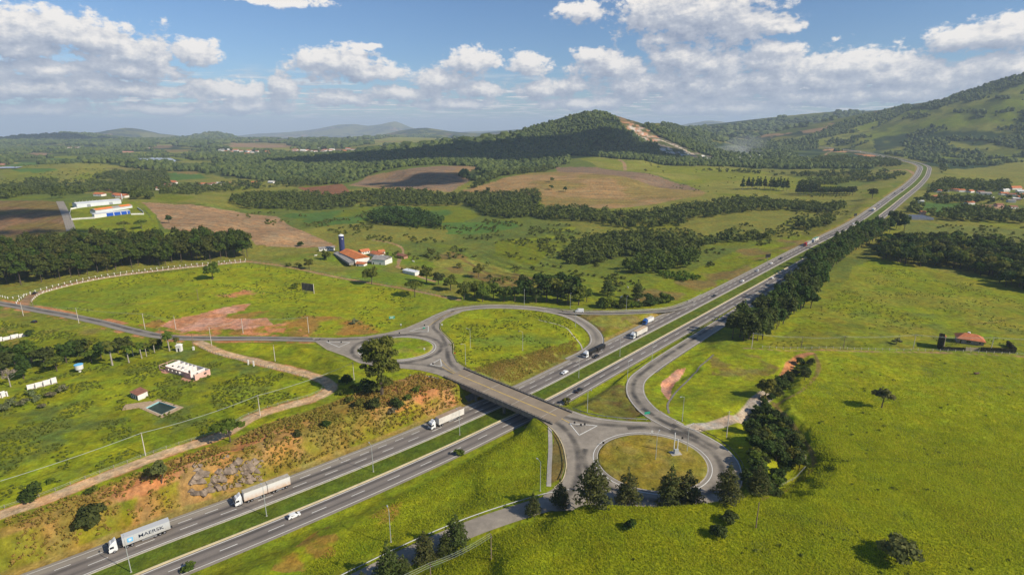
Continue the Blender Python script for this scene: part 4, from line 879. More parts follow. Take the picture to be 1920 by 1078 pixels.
proto('dry_bush', lambda k: dome(6, 2.2, .1, 2.8, .42, 98+k), 300, .26, 1.6, .10, 5, L_GREY, variants=2, inner=.3)
proto('yellow_bush', lambda k: dome(6, 2.6, .1, 3.8, .45, 101+k), 420, .36, 2.0, .12, 3, L_LIME, variants=2)
proto('spreading_shrub', lambda k: dome(8, 2.4, -.1, 3.2, .42, 105+k), 800, .22, 1.8, .10, 6, foliage('leaves_shrub', (.085,.10,.03), (.20,.19,.06), .35), variants=1, inner=.3)
def bare(kind):
    out = []
    for k in range(2):
        b = trunk_mesh(6.5, .22, 9); bl = dome(5, 2.8, 3, 7.4, .4, 110+k); V, F, v = leaf_quads(bl, 260, .10, 3.0, .2)
        out.append((npmesh('twigs', V, F, mat('twig', (.26,.21,.16), .9), v=v), npmesh('bare_trunk', b.V, b.F, BARKP, smooth=True)))
    PROTO[kind] = out
bare('bare_tree')

def palm(kind, h, col_):
    out = []
    for k in range(3):
        g_ = np.random.default_rng(120+k); b = MB().tube([(0,0,-.5),(0,0,0),(.15,0,h*.5),(.05,.1,h)], [.38,.30,.24,.20], 8)
        V = []; F = []; v = []
        for i in range(26):
            a = g_.random()*6.28; el0 = R(78 - 95*(i/26)**.9); L_ = 3.1*(.8+.3*g_.random()); p = np.array([.05,.1,h]); d = el0; wdt = .62
            prev = None
            for s in range(7):
                q = math.sin(math.pi*min(.98, (s+.6)/7.5))*wdt; rt = np.array([-math.sin(a), math.cos(a), 0])*q
                l, r_ = p - rt - [0,0,q*.45], p + rt - [0,0,q*.45]; V += [tuple(l), tuple(p), tuple(r_)]
                if s: n_ = len(V); F += [(n_-6, n_-5, n_-2, n_-3), (n_-5, n_-4, n_-1, n_-2)]; v += [g_.random()*.8]*2
                p = p + np.array([math.cos(a)*math.cos(d), math.sin(a)*math.cos(d), math.sin(d)])*L_/6; d -= R(20)
        out.append((npmesh('palm_crown', V, F, L_BROAD, v=v), npmesh('palm_trunk', b.V, b.F, BARKP, smooth=True)))
    PROTO[kind] = out
palm('palm_tree', 7.5, None)
NPL = [0]
SCL = {'grove_tree': 1.22, 'belt_tree': 1.3, 'broadleaf_tree': 1.22, 'dark_tree': 1.22, 'small_tree': 1.0, 'pine_tree': 1.36, 'umbrella_tree': 1.25, 'palm_tree': 1.1, 'eucalyptus_tree': 1.15}
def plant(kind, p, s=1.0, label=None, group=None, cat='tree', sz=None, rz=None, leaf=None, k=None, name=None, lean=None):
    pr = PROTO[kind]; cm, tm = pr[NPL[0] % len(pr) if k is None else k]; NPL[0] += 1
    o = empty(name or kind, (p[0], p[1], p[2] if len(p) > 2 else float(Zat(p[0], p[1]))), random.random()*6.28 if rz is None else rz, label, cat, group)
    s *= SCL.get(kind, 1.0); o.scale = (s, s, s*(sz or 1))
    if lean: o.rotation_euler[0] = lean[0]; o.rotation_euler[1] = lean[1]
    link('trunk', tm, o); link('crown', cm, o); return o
def scatter(world, spacing, jitter=.45, noise=None, rg=rng, limit=None):
    w_ = np.array(world); x0, x1, y0, y1 = w_[:,0].min(), w_[:,0].max(), w_[:,1].min(), w_[:,1].max()
    gx, gy = np.meshgrid(np.arange(x0, x1, spacing), np.arange(y0, y1, spacing*.87)); gx[1::2] += spacing/2
    gx = gx.ravel() + rg.normal(size=gx.size)*spacing*jitter*.6; gy = gy.ravel() + rg.normal(size=gy.size)*spacing*jitter*.6
    k = inside(gx, gy, w_)
    if noise: nz = fbm(gx/noise[0], gy/noise[0], 4, noise[2]); k &= nz > noise[1]
    gx, gy = gx[k], gy[k]
    if limit and len(gx) > limit: i = rg.permutation(len(gx))[:limit]; gx, gy = gx[i], gy[i]
    return gx, gy
def uncovered(gx, gy, margin=3.0):
    """drop points that fall on or right beside a road"""
    i = np.clip(np.searchsorted(GR, np.hypot(gx, gy)) - 1, 0, NRr-1); j = np.clip(np.searchsorted(GT, np.arctan2(gx, gy)) - 1, 0, NT_-1)
    return E[i, j] > margin
def on(A, px, off, back=False):
    """the spot on a lane (offset curve) nearest to what a photo pixel shows, and its heading"""
    B = offset(A, off); den = B[:,1]*CP_ + (H - B[:,2])*SP_; ix = 960 + FPX*B[:,0]/den; iy = 539 + FPX*((H-B[:,2])*CP_ - B[:,1]*SP_)/den
    k = int(np.argmin((ix-px[0])**2 + (iy-px[1])**2)); d = B[min(k+1, len(B)-1)] - B[max(k-1, 0)]; a = math.atan2(d[1], d[0]) + (math.pi if back else 0)
    return (float(B[k,0]), float(B[k,1]), float(B[k,2])+.10), a
# ---- merged far woods (uncountable): lumpy crowns as one object per wood
def ico():
    p = (1+5**.5)/2; V = np.array([(-1,p,0),(1,p,0),(-1,-p,0),(1,-p,0),(0,-1,p),(0,1,p),(0,-1,-p),(0,1,-p),(p,0,-1),(p,0,1),(-p,0,-1),(-p,0,1)])/math.hypot(1,p)
    F = np.array([(0,11,5),(0,5,1),(0,1,7),(0,7,10),(0,10,11),(1,5,9),(5,11,4),(11,10,2),(10,7,6),(7,1,8),(3,9,4),(3,4,2),(3,2,6),(3,6,8),(3,8,9),(4,9,5),(2,4,11),(6,2,10),(8,6,7),(9,8,1)]); return V, F
IV, IF = ico()
def wood_far(name, gx, gy, size, m, label, h=1.1, var=.42, rg=rng, sub=False):
    n = len(gx); z = Zat(gx, gy); s = size*(1-var+2.4*var*rg.random(n)**1.6); rot = rg.random(n)*6.28
    V0 = IV[None]*(1 + rg.normal(size=(n, 12, 1))*.16); c, sn = np.cos(rot)[:, None], np.sin(rot)[:, None]
    V = np.stack([V0[...,0]*c - V0[...,1]*sn, V0[...,0]*sn + V0[...,1]*c, V0[...,2]*h + .62*h], -1)*s[:, None, None]*.5
    V += np.stack([gx, gy, z], -1)[:, None, :]
    F = (IF[None] + (np.arange(n)*12)[:, None, None]).reshape(-1, 3); v = np.repeat(rg.random(n), 20)*.8 + rg.random(n*20)*.3
    o = link(name, npmesh(name, V.reshape(-1,3), F, m, v=np.clip(v,0,1))); return tag(o, label, kind='stuff')
def wood_mid(name, gx, gy, size, m, label, per=70, leaf=.8, h=1.0, rg=rng, lift=.0):
    """crowns of leaf clumps, three lobes a tree"""
    n = len(gx); z = Zat(gx, gy); s = size*(.45+1.0*rg.random(n)**1.5); bl = []
    for q in range(3):
        a = rg.random(n)*6.28; d = s*.22*(q > 0); bl.append(np.c_[gx+np.cos(a)*d, gy+np.sin(a)*d, z + s*h*(.42+.12*q+lift), s*(.42-.05*q), s*h*(.42-.06*q)])
    B = np.concatenate(bl); k = np.tile(np.arange(len(B)), per//3); N = len(k)
    d = rg.normal(size=(N,3)); d /= np.linalg.norm(d, axis=1)[:,None]; d[:,2] = d[:,2]*.35 + np.abs(d[:,2])*.65
    c = B[k,:3] + d*np.c_[B[k,3],B[k,3],B[k,4]]*(.7+.4*rg.random(N))[:,None]
    nr = d + rg.normal(size=(N,3))*.5; nr[:,2] += .3; nr /= np.linalg.norm(nr,axis=1)[:,None]
    t1 = np.cross(nr, rg.normal(size=(N,3))); t1 /= np.linalg.norm(t1,axis=1)[:,None]; t2 = np.cross(nr,t1); sz = leaf*(.6+.8*rg.random(N))[:,None]
    V = np.stack([c-t1*sz-t2*sz*.5, c+t1*sz*.8-t2*sz*.7, c+t1*sz+t2*sz*.6, c-t1*sz*.7+t2*sz*.7], 1).reshape(-1,3)
    tone = .5*rg.random(n) + .5*np.clip((fbm(gx/35, gy/35, 3, 311)-.36)*2.2, 0, 1); v = np.clip(np.tile(tone,3)[k]*.55 + rg.random(N)*.5, 0, 1)
    return tag(link(name, npmesh(name, V, np.arange(N*4).reshape(N,4), m, v=v)), label, kind='stuff')
def area(px): return AT(px)
def gather(specs):
    X_, Y_ = [], []
    for px, sp, nz in specs:
        a, b = scatter(area(px), sp*(.78 if 12 <= sp < 18 else 1), .75, noise=nz); X_.append(a); Y_.append(b)
    X_ = np.concatenate(X_); Y_ = np.concatenate(Y_); k = uncovered(X_, Y_, 8); return X_[k], Y_[k]
# wooded hill and ridges
gx, gy = scatter(AT(hillC), 8.6, .8, noise=(90, .30, 200)); k = ~inside(gx, gy, AT(QUARRY)); gx, gy = gx[k], gy[k]; wood_far('hill_forest', gx, gy, 9.5, L_HILL, 'dense dark green forest covering the quarried hill and its long ridge')
gx, gy = gather([([(1205,240),(1240,231),(1290,240),(1330,262),(1380,292),(1340,300),(1270,272),(1230,256)], 12, None), ([(1240,285),(1500,300),(1500,316),(1300,311),(1180,298)], 12, (90,.40,201)),
   ([(1200,265),(1350,262),(1480,268),(1560,292),(1650,306),(1640,316),(1500,318),(1400,312),(1250,290)], 13, (80,.47,202)), ([(1380,264),(1480,262),(1560,272),(1540,285),(1420,280)], 14, (90,.45,203))])
k = ~inside(gx, gy, AT(QUARRY)) & ~inside(gx, gy, AT([(1478,284),(1560,276),(1600,283),(1645,290),(1640,298),(1560,304),(1500,298)])); gx, gy = gx[k], gy[k]; wood_far('valley_forest', gx, gy, 10, L_HILL, 'dark forest filling the valley below the quarry')
gx, gy = gather([([(1540,246),(1640,213),(1700,198),(1760,191),(1830,166),(1920,139),(2100,92),(2100,112),(1920,156),(1840,177),(1760,204),(1680,217),(1600,240),(1560,256),(1480,268)], 13, None),
   ([(1480,266),(1640,222),(1920,160),(2100,115),(2200,330),(1920,304),(1780,316),(1690,300)], 16, (75,.61,138)), ([(1640,262),(1920,255),(2150,250),(2150,320),(1920,303),(1780,318),(1660,300)], 14, (110,.55,205))])
wood_far('mountain_scrub_forest', gx, gy, 10, L_HILL, 'dark trees along the crest and in patches on the green mountain side', var=.45)
gx, gy = gather([([(-80,277),(0,270),(300,281),(520,284),(700,287),(800,300),(650,330),(440,330),(330,322),(200,310),(0,308)], 15, (120,.50,206)), ([(400,287),(560,290),(680,300),(620,322),(420,322)], 14, (120,.36,207))])
k = ~inside(gx, gy, AT([(255,296),(330,294),(345,305),(260,306)]))
for q in FARF + [[(318,293),(350,298),(400,309),(370,308),(320,297)], [(540,298),(600,288),(640,286),(610,293),(570,298)], [(185,283),(250,284),(250,288),(185,287)]]: k &= ~inside(gx, gy, AT(q))
gx, gy = gx[k], gy[k]
wood_far('plain_forest', gx, gy, 12, L_HILL, 'dark woods spread over the plain behind the brown fields')
gx, gy = gather([([(0,262),(60,255),(110,252),(180,254),(290,268),(290,276),(120,272),(0,272)], 30, None), ([(180,262),(300,258),(620,262),(700,270),(600,284),(400,280),(300,274)], 32, (300,.45,208)), ([(620,262),(800,246),(1000,250),(960,270),(850,290),(700,284)], 30, (260,.47,209)), ([(1290,240),(1450,223),(1620,211),(1560,236),(1400,262),(1300,262)], 30, (260,.46,210))])
k = np.ones(len(gx), bool)
for q in FARF + [[(400,272),(560,275),(530,283),(430,280)], [(430,268),(530,270),(560,278),(430,276)], [(700,262),(790,258),(860,262),(800,272),(700,272)]]: k &= ~inside(gx, gy, AT(q))
gx, gy = gx[k], gy[k]; wood_far('distant_woods', gx, gy, 30, L_HILL, 'blue green woods on the far rolling hills', h=.7)
# woods of the middle distance
gx, gy = gather([([(430,380),(470,370),(520,366),(640,372),(640,392),(560,396),(450,392)], 8, None), ([(640,366),(740,360),(860,364),(905,372),(880,386),(700,388),(640,390)], 8, (60,.36,211)), ([(860,368),(1010,362),(1015,378),(1000,393),(1020,405),(960,411),(905,404),(880,388)], 7.5, None),
   ([(1000,392),(1095,394),(1180,406),(1280,392),(1280,425),(1180,430),(1100,416),(1000,412)], 8, None), ([(1280,393),(1400,376),(1500,384),(1590,388),(1570,402),(1480,396),(1420,396),(1330,410),(1280,414)], 8, None),
   ([(1480,424),(1560,414),(1590,420),(1560,432),(1500,432)], 7, (30,.40,212)), ([(1230,452),(1380,444),(1450,440),(1440,450),(1330,462),(1240,462)], 8, (30,.42,213))])
wood_mid('riverside_woods', gx, gy, 9.5, L_WOOD, 'belt of dark green woods winding across the middle of the valley', per=36, leaf=1.25)
gx, gy = gather([([(690,412),(722,402),(780,401),(832,420),(826,430),(760,426),(704,420)], 7, None)]); wood_mid('copse', gx, gy, 11, L_DARK, 'rounded dark copse standing alone in the green field', per=60, leaf=1.1)
gx, gy = gather([([(1052,482),(1085,456),(1130,446),(1200,440),(1300,452),(1325,466),(1300,476),(1230,480),(1180,482),(1110,498),(1062,496)], 6.5, None)]); wood_mid('marsh_woods', gx, gy, 9, L_WOOD, 'broad wood with rounded crowns left of the motorway', per=60, leaf=1.0)
gx, gy = gather([([(1166,508),(1195,492),(1300,482),(1312,498),(1250,512),(1185,516)], 5, None)]); wood_mid('bamboo_thicket', gx, gy, 8, foliage('leaves_bamboo', (.050,.085,.010), (.10,.135,.015), .2, 0), 'bright green bamboo thicket below the broad wood', per=60, leaf=.8, h=1.3)
gx, gy = gather([([(1232,508),(1275,512),(1320,520),(1290,530),(1240,522)], 4, None)]); wood_mid('hedge_thicket', gx, gy, 3.5, L_LIME, 'low yellow green thicket beside the bamboo', per=36, leaf=.6, h=.8)
gx, gy = gather([([(0,360),(60,338),(112,342),(108,362),(0,374)], 9, None), ([(160,345),(200,325),(310,322),(320,345),(300,352),(250,364),(200,358),(160,362)], 9, (60,.38,214)), ([(0,352),(40,350),(40,372),(0,374)], 9, None), ([(220,352),(260,360),(290,375),(250,376)], 9, None),
   ([(300,352),(520,340),(640,334),(640,345),(520,352),(400,362),(300,365)], 11, (60,.47,215)), ([(100,348),(160,345),(160,372),(100,374)], 10, (50,.44,216)), ([(900,338),(1000,318),(1042,314),(1030,322),(930,336),(900,352),(880,356)], 10, (60,.40,217))])
wood_mid('left_valley_woods', gx, gy, 10, L_WOOD, 'dark woods beyond the factory and brown field on the left', per=30, leaf=1.5)
gx, gy = gather([([(1720,352),(1760,340),(1890,345),(1890,360),(1800,358),(1722,366)], 9, None), ([(1690,330),(1760,332),(1740,345),(1690,350)], 10, (40,.44,218)), ([(1740,405),(1800,395),(1920,402),(2050,405),(2050,424),(1920,420),(1760,414)], 8, None), ([(1700,385),(1730,388),(1725,402),(1700,400)], 7, None), ([(1690,368),(1722,360),(1730,380),(1700,392)], 8, None),
   ([(1730,368),(1920,372),(1920,382),(1740,380)], 12, (40,.5,219)), ([(1660,322),(1720,330),(1690,340),(1600,340),(1560,352),(1500,345),(1580,330)], 13, (50,.5,220)), ([(1300,318),(1500,328),(1640,322),(1620,335),(1480,332)], 13, (60,.5,221)), ([(1690,300),(1740,305),(1780,318),(1760,330),(1740,322)], 12, None), ([(1540,296),(1680,300),(1690,312),(1600,316),(1500,312)], 12, (50,.42,222))])
wood_mid('village_woods', gx, gy, 10, L_WOOD, 'dark woods around the village right of the motorway', per=30, leaf=1.4)
# scattered scrub
gx, gy = gather([([(420,400),(640,395),(1000,420),(1280,430),(1500,400),(1560,420),(1400,470),(1180,560),(900,545),(640,480),(560,440)], 7, (30,.60,223)), ([(1500,405),(1600,395),(1540,440),(1400,455)], 9, (40,.55,224)), ([(1100,300),(1500,330),(1640,360),(1560,390),(1300,360)], 22, (60,.58,225)),
   ([(1760,440),(1920,460),(2050,470),(2050,440),(1900,425),(1740,420)], 9, (20,.56,226)), ([(0,310),(200,312),(200,345),(0,350)], 18, (60,.56,227)), ([(860,480),(1060,440),(1200,500),(1060,540)], 7, (18,.6,228))])
wood_mid('scrub', gx, gy, 3.6, L_SCRUB, 'scattered low green scrub over the valley pastures', per=18, leaf=.8, h=.75)
gx, gy = scatter(AT([(0,600),(240,640),(390,660),(600,715),(560,750),(400,810),(150,895),(0,940),(-200,980),(-200,600)]), 1.9, noise=(9,.53,229)); k = uncovered(gx, gy, 2.0); wood_mid('weeds', gx[k], gy[k], 1.1, foliage('leaves_weed', (.105,.14,.018), (.19,.21,.028), .3, 0), 'dark green weed clumps over the old farmyard pasture', per=12, leaf=.34, h=.5)
b1 = scatter(AT(bank), 1.15, .9, noise=(6,.36,230)); k = uncovered(*b1, 1.5); wood_mid('bank_grass', b1[0][k], b1[1][k], 1.3, L_BANK, 'tall dry brown and green grass on the motorway bank', per=12, leaf=.26, h=.9)
L_WEED = foliage('leaves_weed', (.105,.14,.018), (.19,.21,.028), .3, 0)
fw = scatter(AT([(780,1090),(1000,975),(1230,950),(1475,912),(1540,870),(1520,800),(1540,690),(1580,668),(2150,680),(2200,900),(2100,1120)]), 3.4, 1.2, noise=(16,.53,240)); kk = rng.random(len(fw[0])) < .14
wood_mid('field_weeds', fw[0][kk], fw[1][kk], 1.0, L_WEED, 'sparse dark green weed clumps over the large green field', per=15, leaf=.26, h=.55)
fw = scatter(AT([(1440,650),(1560,560),(1640,500),(1700,500),(1920,545),(2200,560),(2200,650),(1560,650)]), 3.2, 1.2, noise=(14,.54,241)); wood_mid('pasture_weeds', fw[0], fw[1], 1.1, L_WEED, 'low weed clumps over the pasture beside the tree belt', per=8, leaf=.25, h=.5)
fw = scatter(AT([(60,570),(200,522),(460,492),(640,524),(860,565),(700,620),(390,625),(250,610)]), 4.0, 1.2, noise=(14,.57,242)); kk = uncovered(fw[0], fw[1], 2) & ~inside(fw[0], fw[1], AT([(300,606),(400,575),(470,560),(510,595),(560,600),(560,628),(300,628)])); wood_mid('pasture_tussocks', fw[0][kk], fw[1][kk], 1.1, L_WEED, 'low green tussocks over the left pasture', per=12, leaf=.32, h=.45)
fw = scatter(AT([(835,640),(850,600),(920,582),(1010,584),(1070,600),(1095,650),(1000,700),(890,695)]), 2.2, 1.2, noise=(9,.52,243)); wood_mid('loop_weeds', fw[0], fw[1], .9, L_WEED, 'low weeds inside the big loop', per=12, leaf=.25, h=.5)
def tufts(name, px, sp, nz, m, label, hgt=.5, blades=5, fade=None):
    gx, gy = scatter(AT(px), sp, noise=nz); k = uncovered(gx, gy, .8) & (rng.random(len(gx)) < (1.0 - .93*sstep(gy, fade[0], fade[1]) if fade else 1.0)); gx, gy = gx[k], gy[k]
    n = len(gx); gx = np.repeat(gx, blades) + rng.normal(size=n*blades)*.22; gy = np.repeat(gy, blades) + rng.normal(size=n*blades)*.22; N = len(gx); gz = Zat(gx, gy) - .05
    a = rng.random(N)*6.28; wd = .10 + .12*rng.random(N); hh = hgt*(.5+.8*rng.random(N)); lx = rng.normal(size=N)*.35*hh; ly = rng.normal(size=N)*.35*hh
    b0 = np.stack([gx-np.cos(a)*wd, gy-np.sin(a)*wd, gz], -1); b1_ = np.stack([gx+np.cos(a)*wd, gy+np.sin(a)*wd, gz], -1); t1 = np.stack([gx+lx, gy+ly, gz+hh], -1)
    V = np.stack([b0, b1_, t1], 1).reshape(-1,3); tag(link(name, npmesh(name, V, np.arange(N*3).reshape(N,3), m, v=np.clip(rng.random(N)*.7 + .6*(fbm(gx/6,gy/6,3,77)-.3), 0, 1))), label, kind='stuff')
tufts('meadow_grass', [(780,1090),(900,1015),(1000,972),(1100,952),(1230,947),(1400,940),(1475,912),(1530,870),(1520,800),(1480,748),(1535,690),(1560,668),(2150,680),(2200,900),(2100,1120),(760,1120)], .66, None, L_BLADE, 'tall yellow green grass tufts on the near hill crest and field', fade=(150, 290))
tufts('verge_grass', [(560,1078),(760,925),(960,820),(1025,805),(1025,905),(960,938),(880,965),(700,1035),(600,1090)], .80, None, L_BLADE, 'rough green grass between the motorway and the service road', .5, 4)
tufts('verge_dry_grass', [(860,700),(990,716),(1092,662),(1080,640),(1000,660),(930,678)], .8, (5,.40,233), L_BANK, 'dry reeds on the slope inside the loop beside the motorway', .9, 5)

# ================================================================ individual trees
G = 'trees of the tall grove behind the white posts'
gx, gy = scatter(AT([(478,480),(464,486),(367,493),(234,508),(93,528),(-30,545),(-60,520),(-40,492),(60,480),(160,472),(300,466),(440,468)]), 8.9, .5)
o_ = np.argsort(np.hypot(gx, gy))[:290]
for i in o_: plant('grove_tree', (gx[i], gy[i]), random.uniform(.8, 1.12), 'tall dark tree packed in the grove behind the curved white post fence', G)
G = 'trees of the long belt beside the motorway'
bl = catmull(AT([(1392,640),(1425,622),(1465,590),(1498,560),(1522,528),(1545,498)]) + [on(HW, q, -30)[0] for q in ((1566,474),(1590,458),(1618,440),(1645,424))], 2); s = arclen(bl); lab = 'dense dark green tree in the long belt right of the motorway'
for row, off in enumerate((-6, 0, 6)):
    B_ = offset(bl, off)
    for x in np.arange(random.random()*3, s[-1], 6.2):
        p = [np.interp(x + random.uniform(-1.5,1.5), s, B_[:,k]) for k in (0,1)]; plant('belt_tree', (p[0]+random.uniform(-1,1), p[1]+random.uniform(-1,1)), random.uniform(.72, 1.08), lab, G)
for px, py in ((1655,440),(1668,436),(1650,432),(1668,428),(1672,420),(1680,430),(1690,422),(1695,432),(1640,448),(1628,455)): plant('belt_tree', at(px, py), random.uniform(.8,1.1), lab, G)
G = 'trees of the wood on the right'
gx, gy = scatter(AT([(1640,484),(1645,462),(1700,452),(1780,455),(1860,462),(1930,476),(1990,500),(1990,560),(1900,545),(1870,528),(1800,508),(1700,498)]), 9.5, .4)
for a, b in zip(gx, gy): plant(random.choice(['broadleaf_tree','dark_tree','dark_tree']), (a, b), random.uniform(.75, 1.3), 'rounded tree in the dark wood above the right hand pasture', G, name='woodland_tree')
G = 'trees in the hollow beside the east roundabout'
hx, hy = scatter(AT([(1398,800),(1425,772),(1452,770),(1480,805),(1500,840),(1500,878),(1470,912),(1425,932),(1392,926),(1408,880),(1412,832)]), 3.9, .6)
for i, (a, b) in enumerate(zip(hx, hy)):
    plant(['dark_tree','dark_bush','dark_tree','broadleaf_tree'][i % 4], (a, b), random.uniform(.45, .68)*(1.7 if i % 4 == 1 else 1), 'leafy dark tree crowded in the hollow right of the roundabout', G, name='hollow_tree', sz=.8)
G = 'bushes along the gully above the hollow'
gb = catmull(AT([(1440,765),(1458,738),(1480,718),(1500,700),(1512,682)]), 3); 
for i, q in enumerate(gb): plant(['dark_bush','bush'][i % 2], (q[0]+random.uniform(-3,3), q[1]+random.uniform(-2.5,2.5)), random.uniform(.6,1.1), 'dark leafy bush lining the red earth gully above the hollow', G, cat='bush', name='gully_bush')
G = 'trees of the thicket behind the loop ramp'
for px, py, s_, kd in ((870,562,.9,'broadleaf_tree'),(890,556,.9,'broadleaf_tree'),(905,566,1.0,'broadleaf_tree'),(925,562,1.1,'broadleaf_tree'),(945,566,.95,'broadleaf_tree'),(965,566,1.0,'dark_tree'),(985,562,1.2,'dark_tree'),(1005,568,1.0,'dark_tree'),(1025,566,1.5,'dark_tree'),(1045,568,1.5,'broadleaf_tree'),(1065,570,1.4,'dark_tree'),(1085,572,1.2,'broadleaf_tree'),(1050,556,1.5,'dark_tree'),(1020,552,1.4,'dark_tree'),(1075,558,1.3,'dark_tree'),(985,545,1.0,'dark_tree'),(1100,566,.8,'broadleaf_tree')):
    plant(kd, at(px, py), s_*1.05, 'full green tree in the thicket behind the loop ramp', G, name='thicket_tree')
G = 'shrubs behind the slip road'
for k_, px in enumerate(range(1128, 1260, 9)): plant(random.choice(['yellow_bush','bush','dark_bush']), at(px, 577 - max(0, px-1190)*.16), random.uniform(1.1,1.9), 'tall leafy shrub in the row behind the slip road', G, name='roadside_shrub')
G = 'slender eucalyptus row on the far pasture'
for px in (1392,1402,1410,1419,1424,1433,1444,1449,1456,1462,1468,1475): plant('eucalyptus_tree', at(px, 357+random.uniform(-2,2)), 1.55, 'slender upright eucalyptus in the row on the far pasture', G)
G = 'eucalyptus grove on the far pasture'
for px in list(range(1494, 1532, 6)) + list(range(1538, 1600, 6)):
    for q in (0, 3): plant('eucalyptus_tree' if px < 1532 else 'dark_tree', at(px + q, 367-q), 1.5 if px < 1532 else 1.15, 'dark tree of the compact grove on the far pasture', G, name='grove_eucalyptus')
singles = [
 ('dark_tree',(1635,373),1.5,'round dark tree standing alone left of the far motorway'),('dark_tree',(1586,560),.0,''),
 ('umbrella_tree',(778,556),1.25,'flat topped tree standing alone at the edge of the left pasture'),('broadleaf_tree',(697,533),1.15,'tall dark tree below the orange roofed farm barn'),
 ('broadleaf_tree',(399,524),1.15,'wide rounded tree standing alone in the left pasture'),('umbrella_tree',(234,433),1.15,'left of two small trees on the factory lawn'),('umbrella_tree',(266,430),1.15,'right of two small trees on the factory lawn'),
 ('pine_tree',(1139,555),1.05,'dark pine in the field behind the slip road'),('pine_tree',(1195,562),1.0,'slender pine beside the shrubs of the slip road'),
 ('small_tree',(1653,764),2.1,'small leaning tree casting a long shadow on the green field'),('dry_bush',(1681,645),1.25,'grey green bush at the fence left of the tiled house'),
 ('bush',(553,541),1.5,'bush beside the dark billboard'),('broadleaf_tree',(612,488),.8,'small round tree left of the farm barns'),('broadleaf_tree',(580,505),.75,'small tree on the farm field above the track'),('bush',(560,502),1.6,'bush on the farm field above the track'),('bush',(541,500),1.5,'bush between the grove and the farm field'),
 ('dark_bush',(563,462),1.3,'dark bush at the tip of the tan field'),('bush',(610,486),1.4,'bush by the white farm wall'),('dark_bush',(240,420),.0,''),
 ('dry_bush',(665,608),1.2,'grey bush by the verge west of the loop'),('broadleaf_tree',(808,482),.8,'pale tree in the valley field right of the farm'),('dark_tree',(1232,360),.0,''),
 ('bush',(1210,322),2.2,'dark bush alone on the yellow upland pasture'),('dark_bush',(325,455),.0,''),('broadleaf_tree',(1035,342),.8,'small tree on the brow of the brown field'),
 ('dark_tree',(1034,356),.8,'dark tree in the middle of the brown field'),('dark_tree',(1060,360),.8,'dark tree on the right of the clump in the brown field'),('dark_tree',(915,362),.9,'dark tree at the lower edge of the brown field'),
 ('dark_tree',(893,366),.8,'dark tree at the left edge of the brown field'),('dark_tree',(705,318),.9,'dark tree on the brow of the shaded field'),('dark_tree',(317,419),.8,'small dark tree in the tan field by the factory lawn'),
 ('broadleaf_tree',(845,545),1.0,'round tree by the pale farm track'),('broadleaf_tree',(800,530),1.1,'bright green tree beside the farm track bend'),('dark_tree',(822,534),.9,'dark tree beside the farm track bend'),('broadleaf_tree',(897,520),.9,'round tree in the open field above the thicket'),('bush',(860,502),1.6,'bush in the open valley field'),
 ('dark_tree',(1238,545),.0,''),('dark_tree',(900,325),.0,''),('dark_tree',(1672,412),1.0,'dark tree beside the far motorway bend'),('dark_bush',(1664,425),1.5,'low round bush at the end of the belt'),
 ('broadleaf_tree',(960,352),.0,''),('dark_tree',(1520,578),1.0,'tree standing out from the belt over the pasture'),('dry_bush',(72,668),.0,''),
 ('dark_bush',(170,985),1.75,'large round dark bush on the dry bank above the container truck'),('small_tree',(303,905),1.7,'scraggy tree leaning out of the bank top'),('dark_bush',(60,935),1.15,'dark bush at the lower left end of the dirt track'),('umbrella_tree',(432,828),1.0,'spreading tree between the dirt track and the bank'),
 ('dark_bush',(612,800),.75,'small dark bush on the dry bank left of the white truck'),('dark_bush',(558,818),.6,'smaller dark shrub on the dry bank'),('bush',(862,853),1.15,'single green bush at the motorway kerb'),('bush',(355,1070),1.1,'bush by the kerb at the bottom of the picture'),('bush',(1062,757),1.1,'bush beside the bridge parapet on the dry triangle'),('bush',(1290,975),0,''),
 ('dark_bush',(1366,980),.95,'upper of two dark bushes on the near green slope'),('dark_bush',(1347,1005),.95,'lower of two dark bushes on the near green slope'),('dark_bush',(1181,990),.7,'small dark bush alone on the near green slope'),('spreading_shrub',(1682,1052),2.3,'grey green spreading bush in the near right field'),
 ('dark_bush',(1512,700),.9,'dark bush at the bend of the red earth gully'),('dark_tree',(1508,712),.45,'small tree over the red earth gully'),('dark_bush',(1470,715),1.0,'dark bush on the left of the red earth gully'),('broadleaf_tree',(1435,745),.8,'tree at the top of the hollow'),('dark_bush',(1455,720),.8,'dark bush above the sandy path'),
 ('bush',(95,905),.8,'green shrub on the bank below the track'),('bush',(172,925),1.0,'light green shrub on the bank top'),('bare_tree',(20,725),1.25,'bare grey tree at the left edge'),('dark_bush',(55,630),1.0,'bush behind the broken white wall'),
]
for kd, px, s_, lb in singles:
    if s_ > 0: plant(kd, at(*px), s_, lb, cat='bush' if 'bush' in kd else 'tree')
# the big tree by the dirt track
pb_ = at(716, 740); bg = empty('tall_broadleaf_tree', pb_, .6, 'very tall spreading tree beside the west roundabout and dirt track', 'tree')
g_ = np.random.default_rng(5)
blobs = [(0, 0, 13, 3.6, 5.0)]
for i in range(30):
    a = g_.random()*6.28; el_ = -.75 + 1.7*g_.random(); q = math.cos(el_)*(4.6 + 1.4*g_.random()); blobs.append((math.cos(a)*q, math.sin(a)*q, 12.6 + math.sin(el_)*8.2, 1.7 + 1.2*g_.random(), 1.3 + .9*g_.random()))
blobs += [(6.6,0,9,1.6,1.0),(-6.4,1,11,1.5,1.1),(2.5,0,3.8,2.8,1.8),(-2.6,0,3.2,2.6,1.8)]
bg.scale = (1.14, 1.14, 1.36)
V, F, v = leaf_quads(blobs, 8200, .36, .7, .35); link('crown', npmesh('big_crown', V, F, foliage('leaves_big', (.075,.11,.02), (.21,.23,.035), .4), v=v), bg)
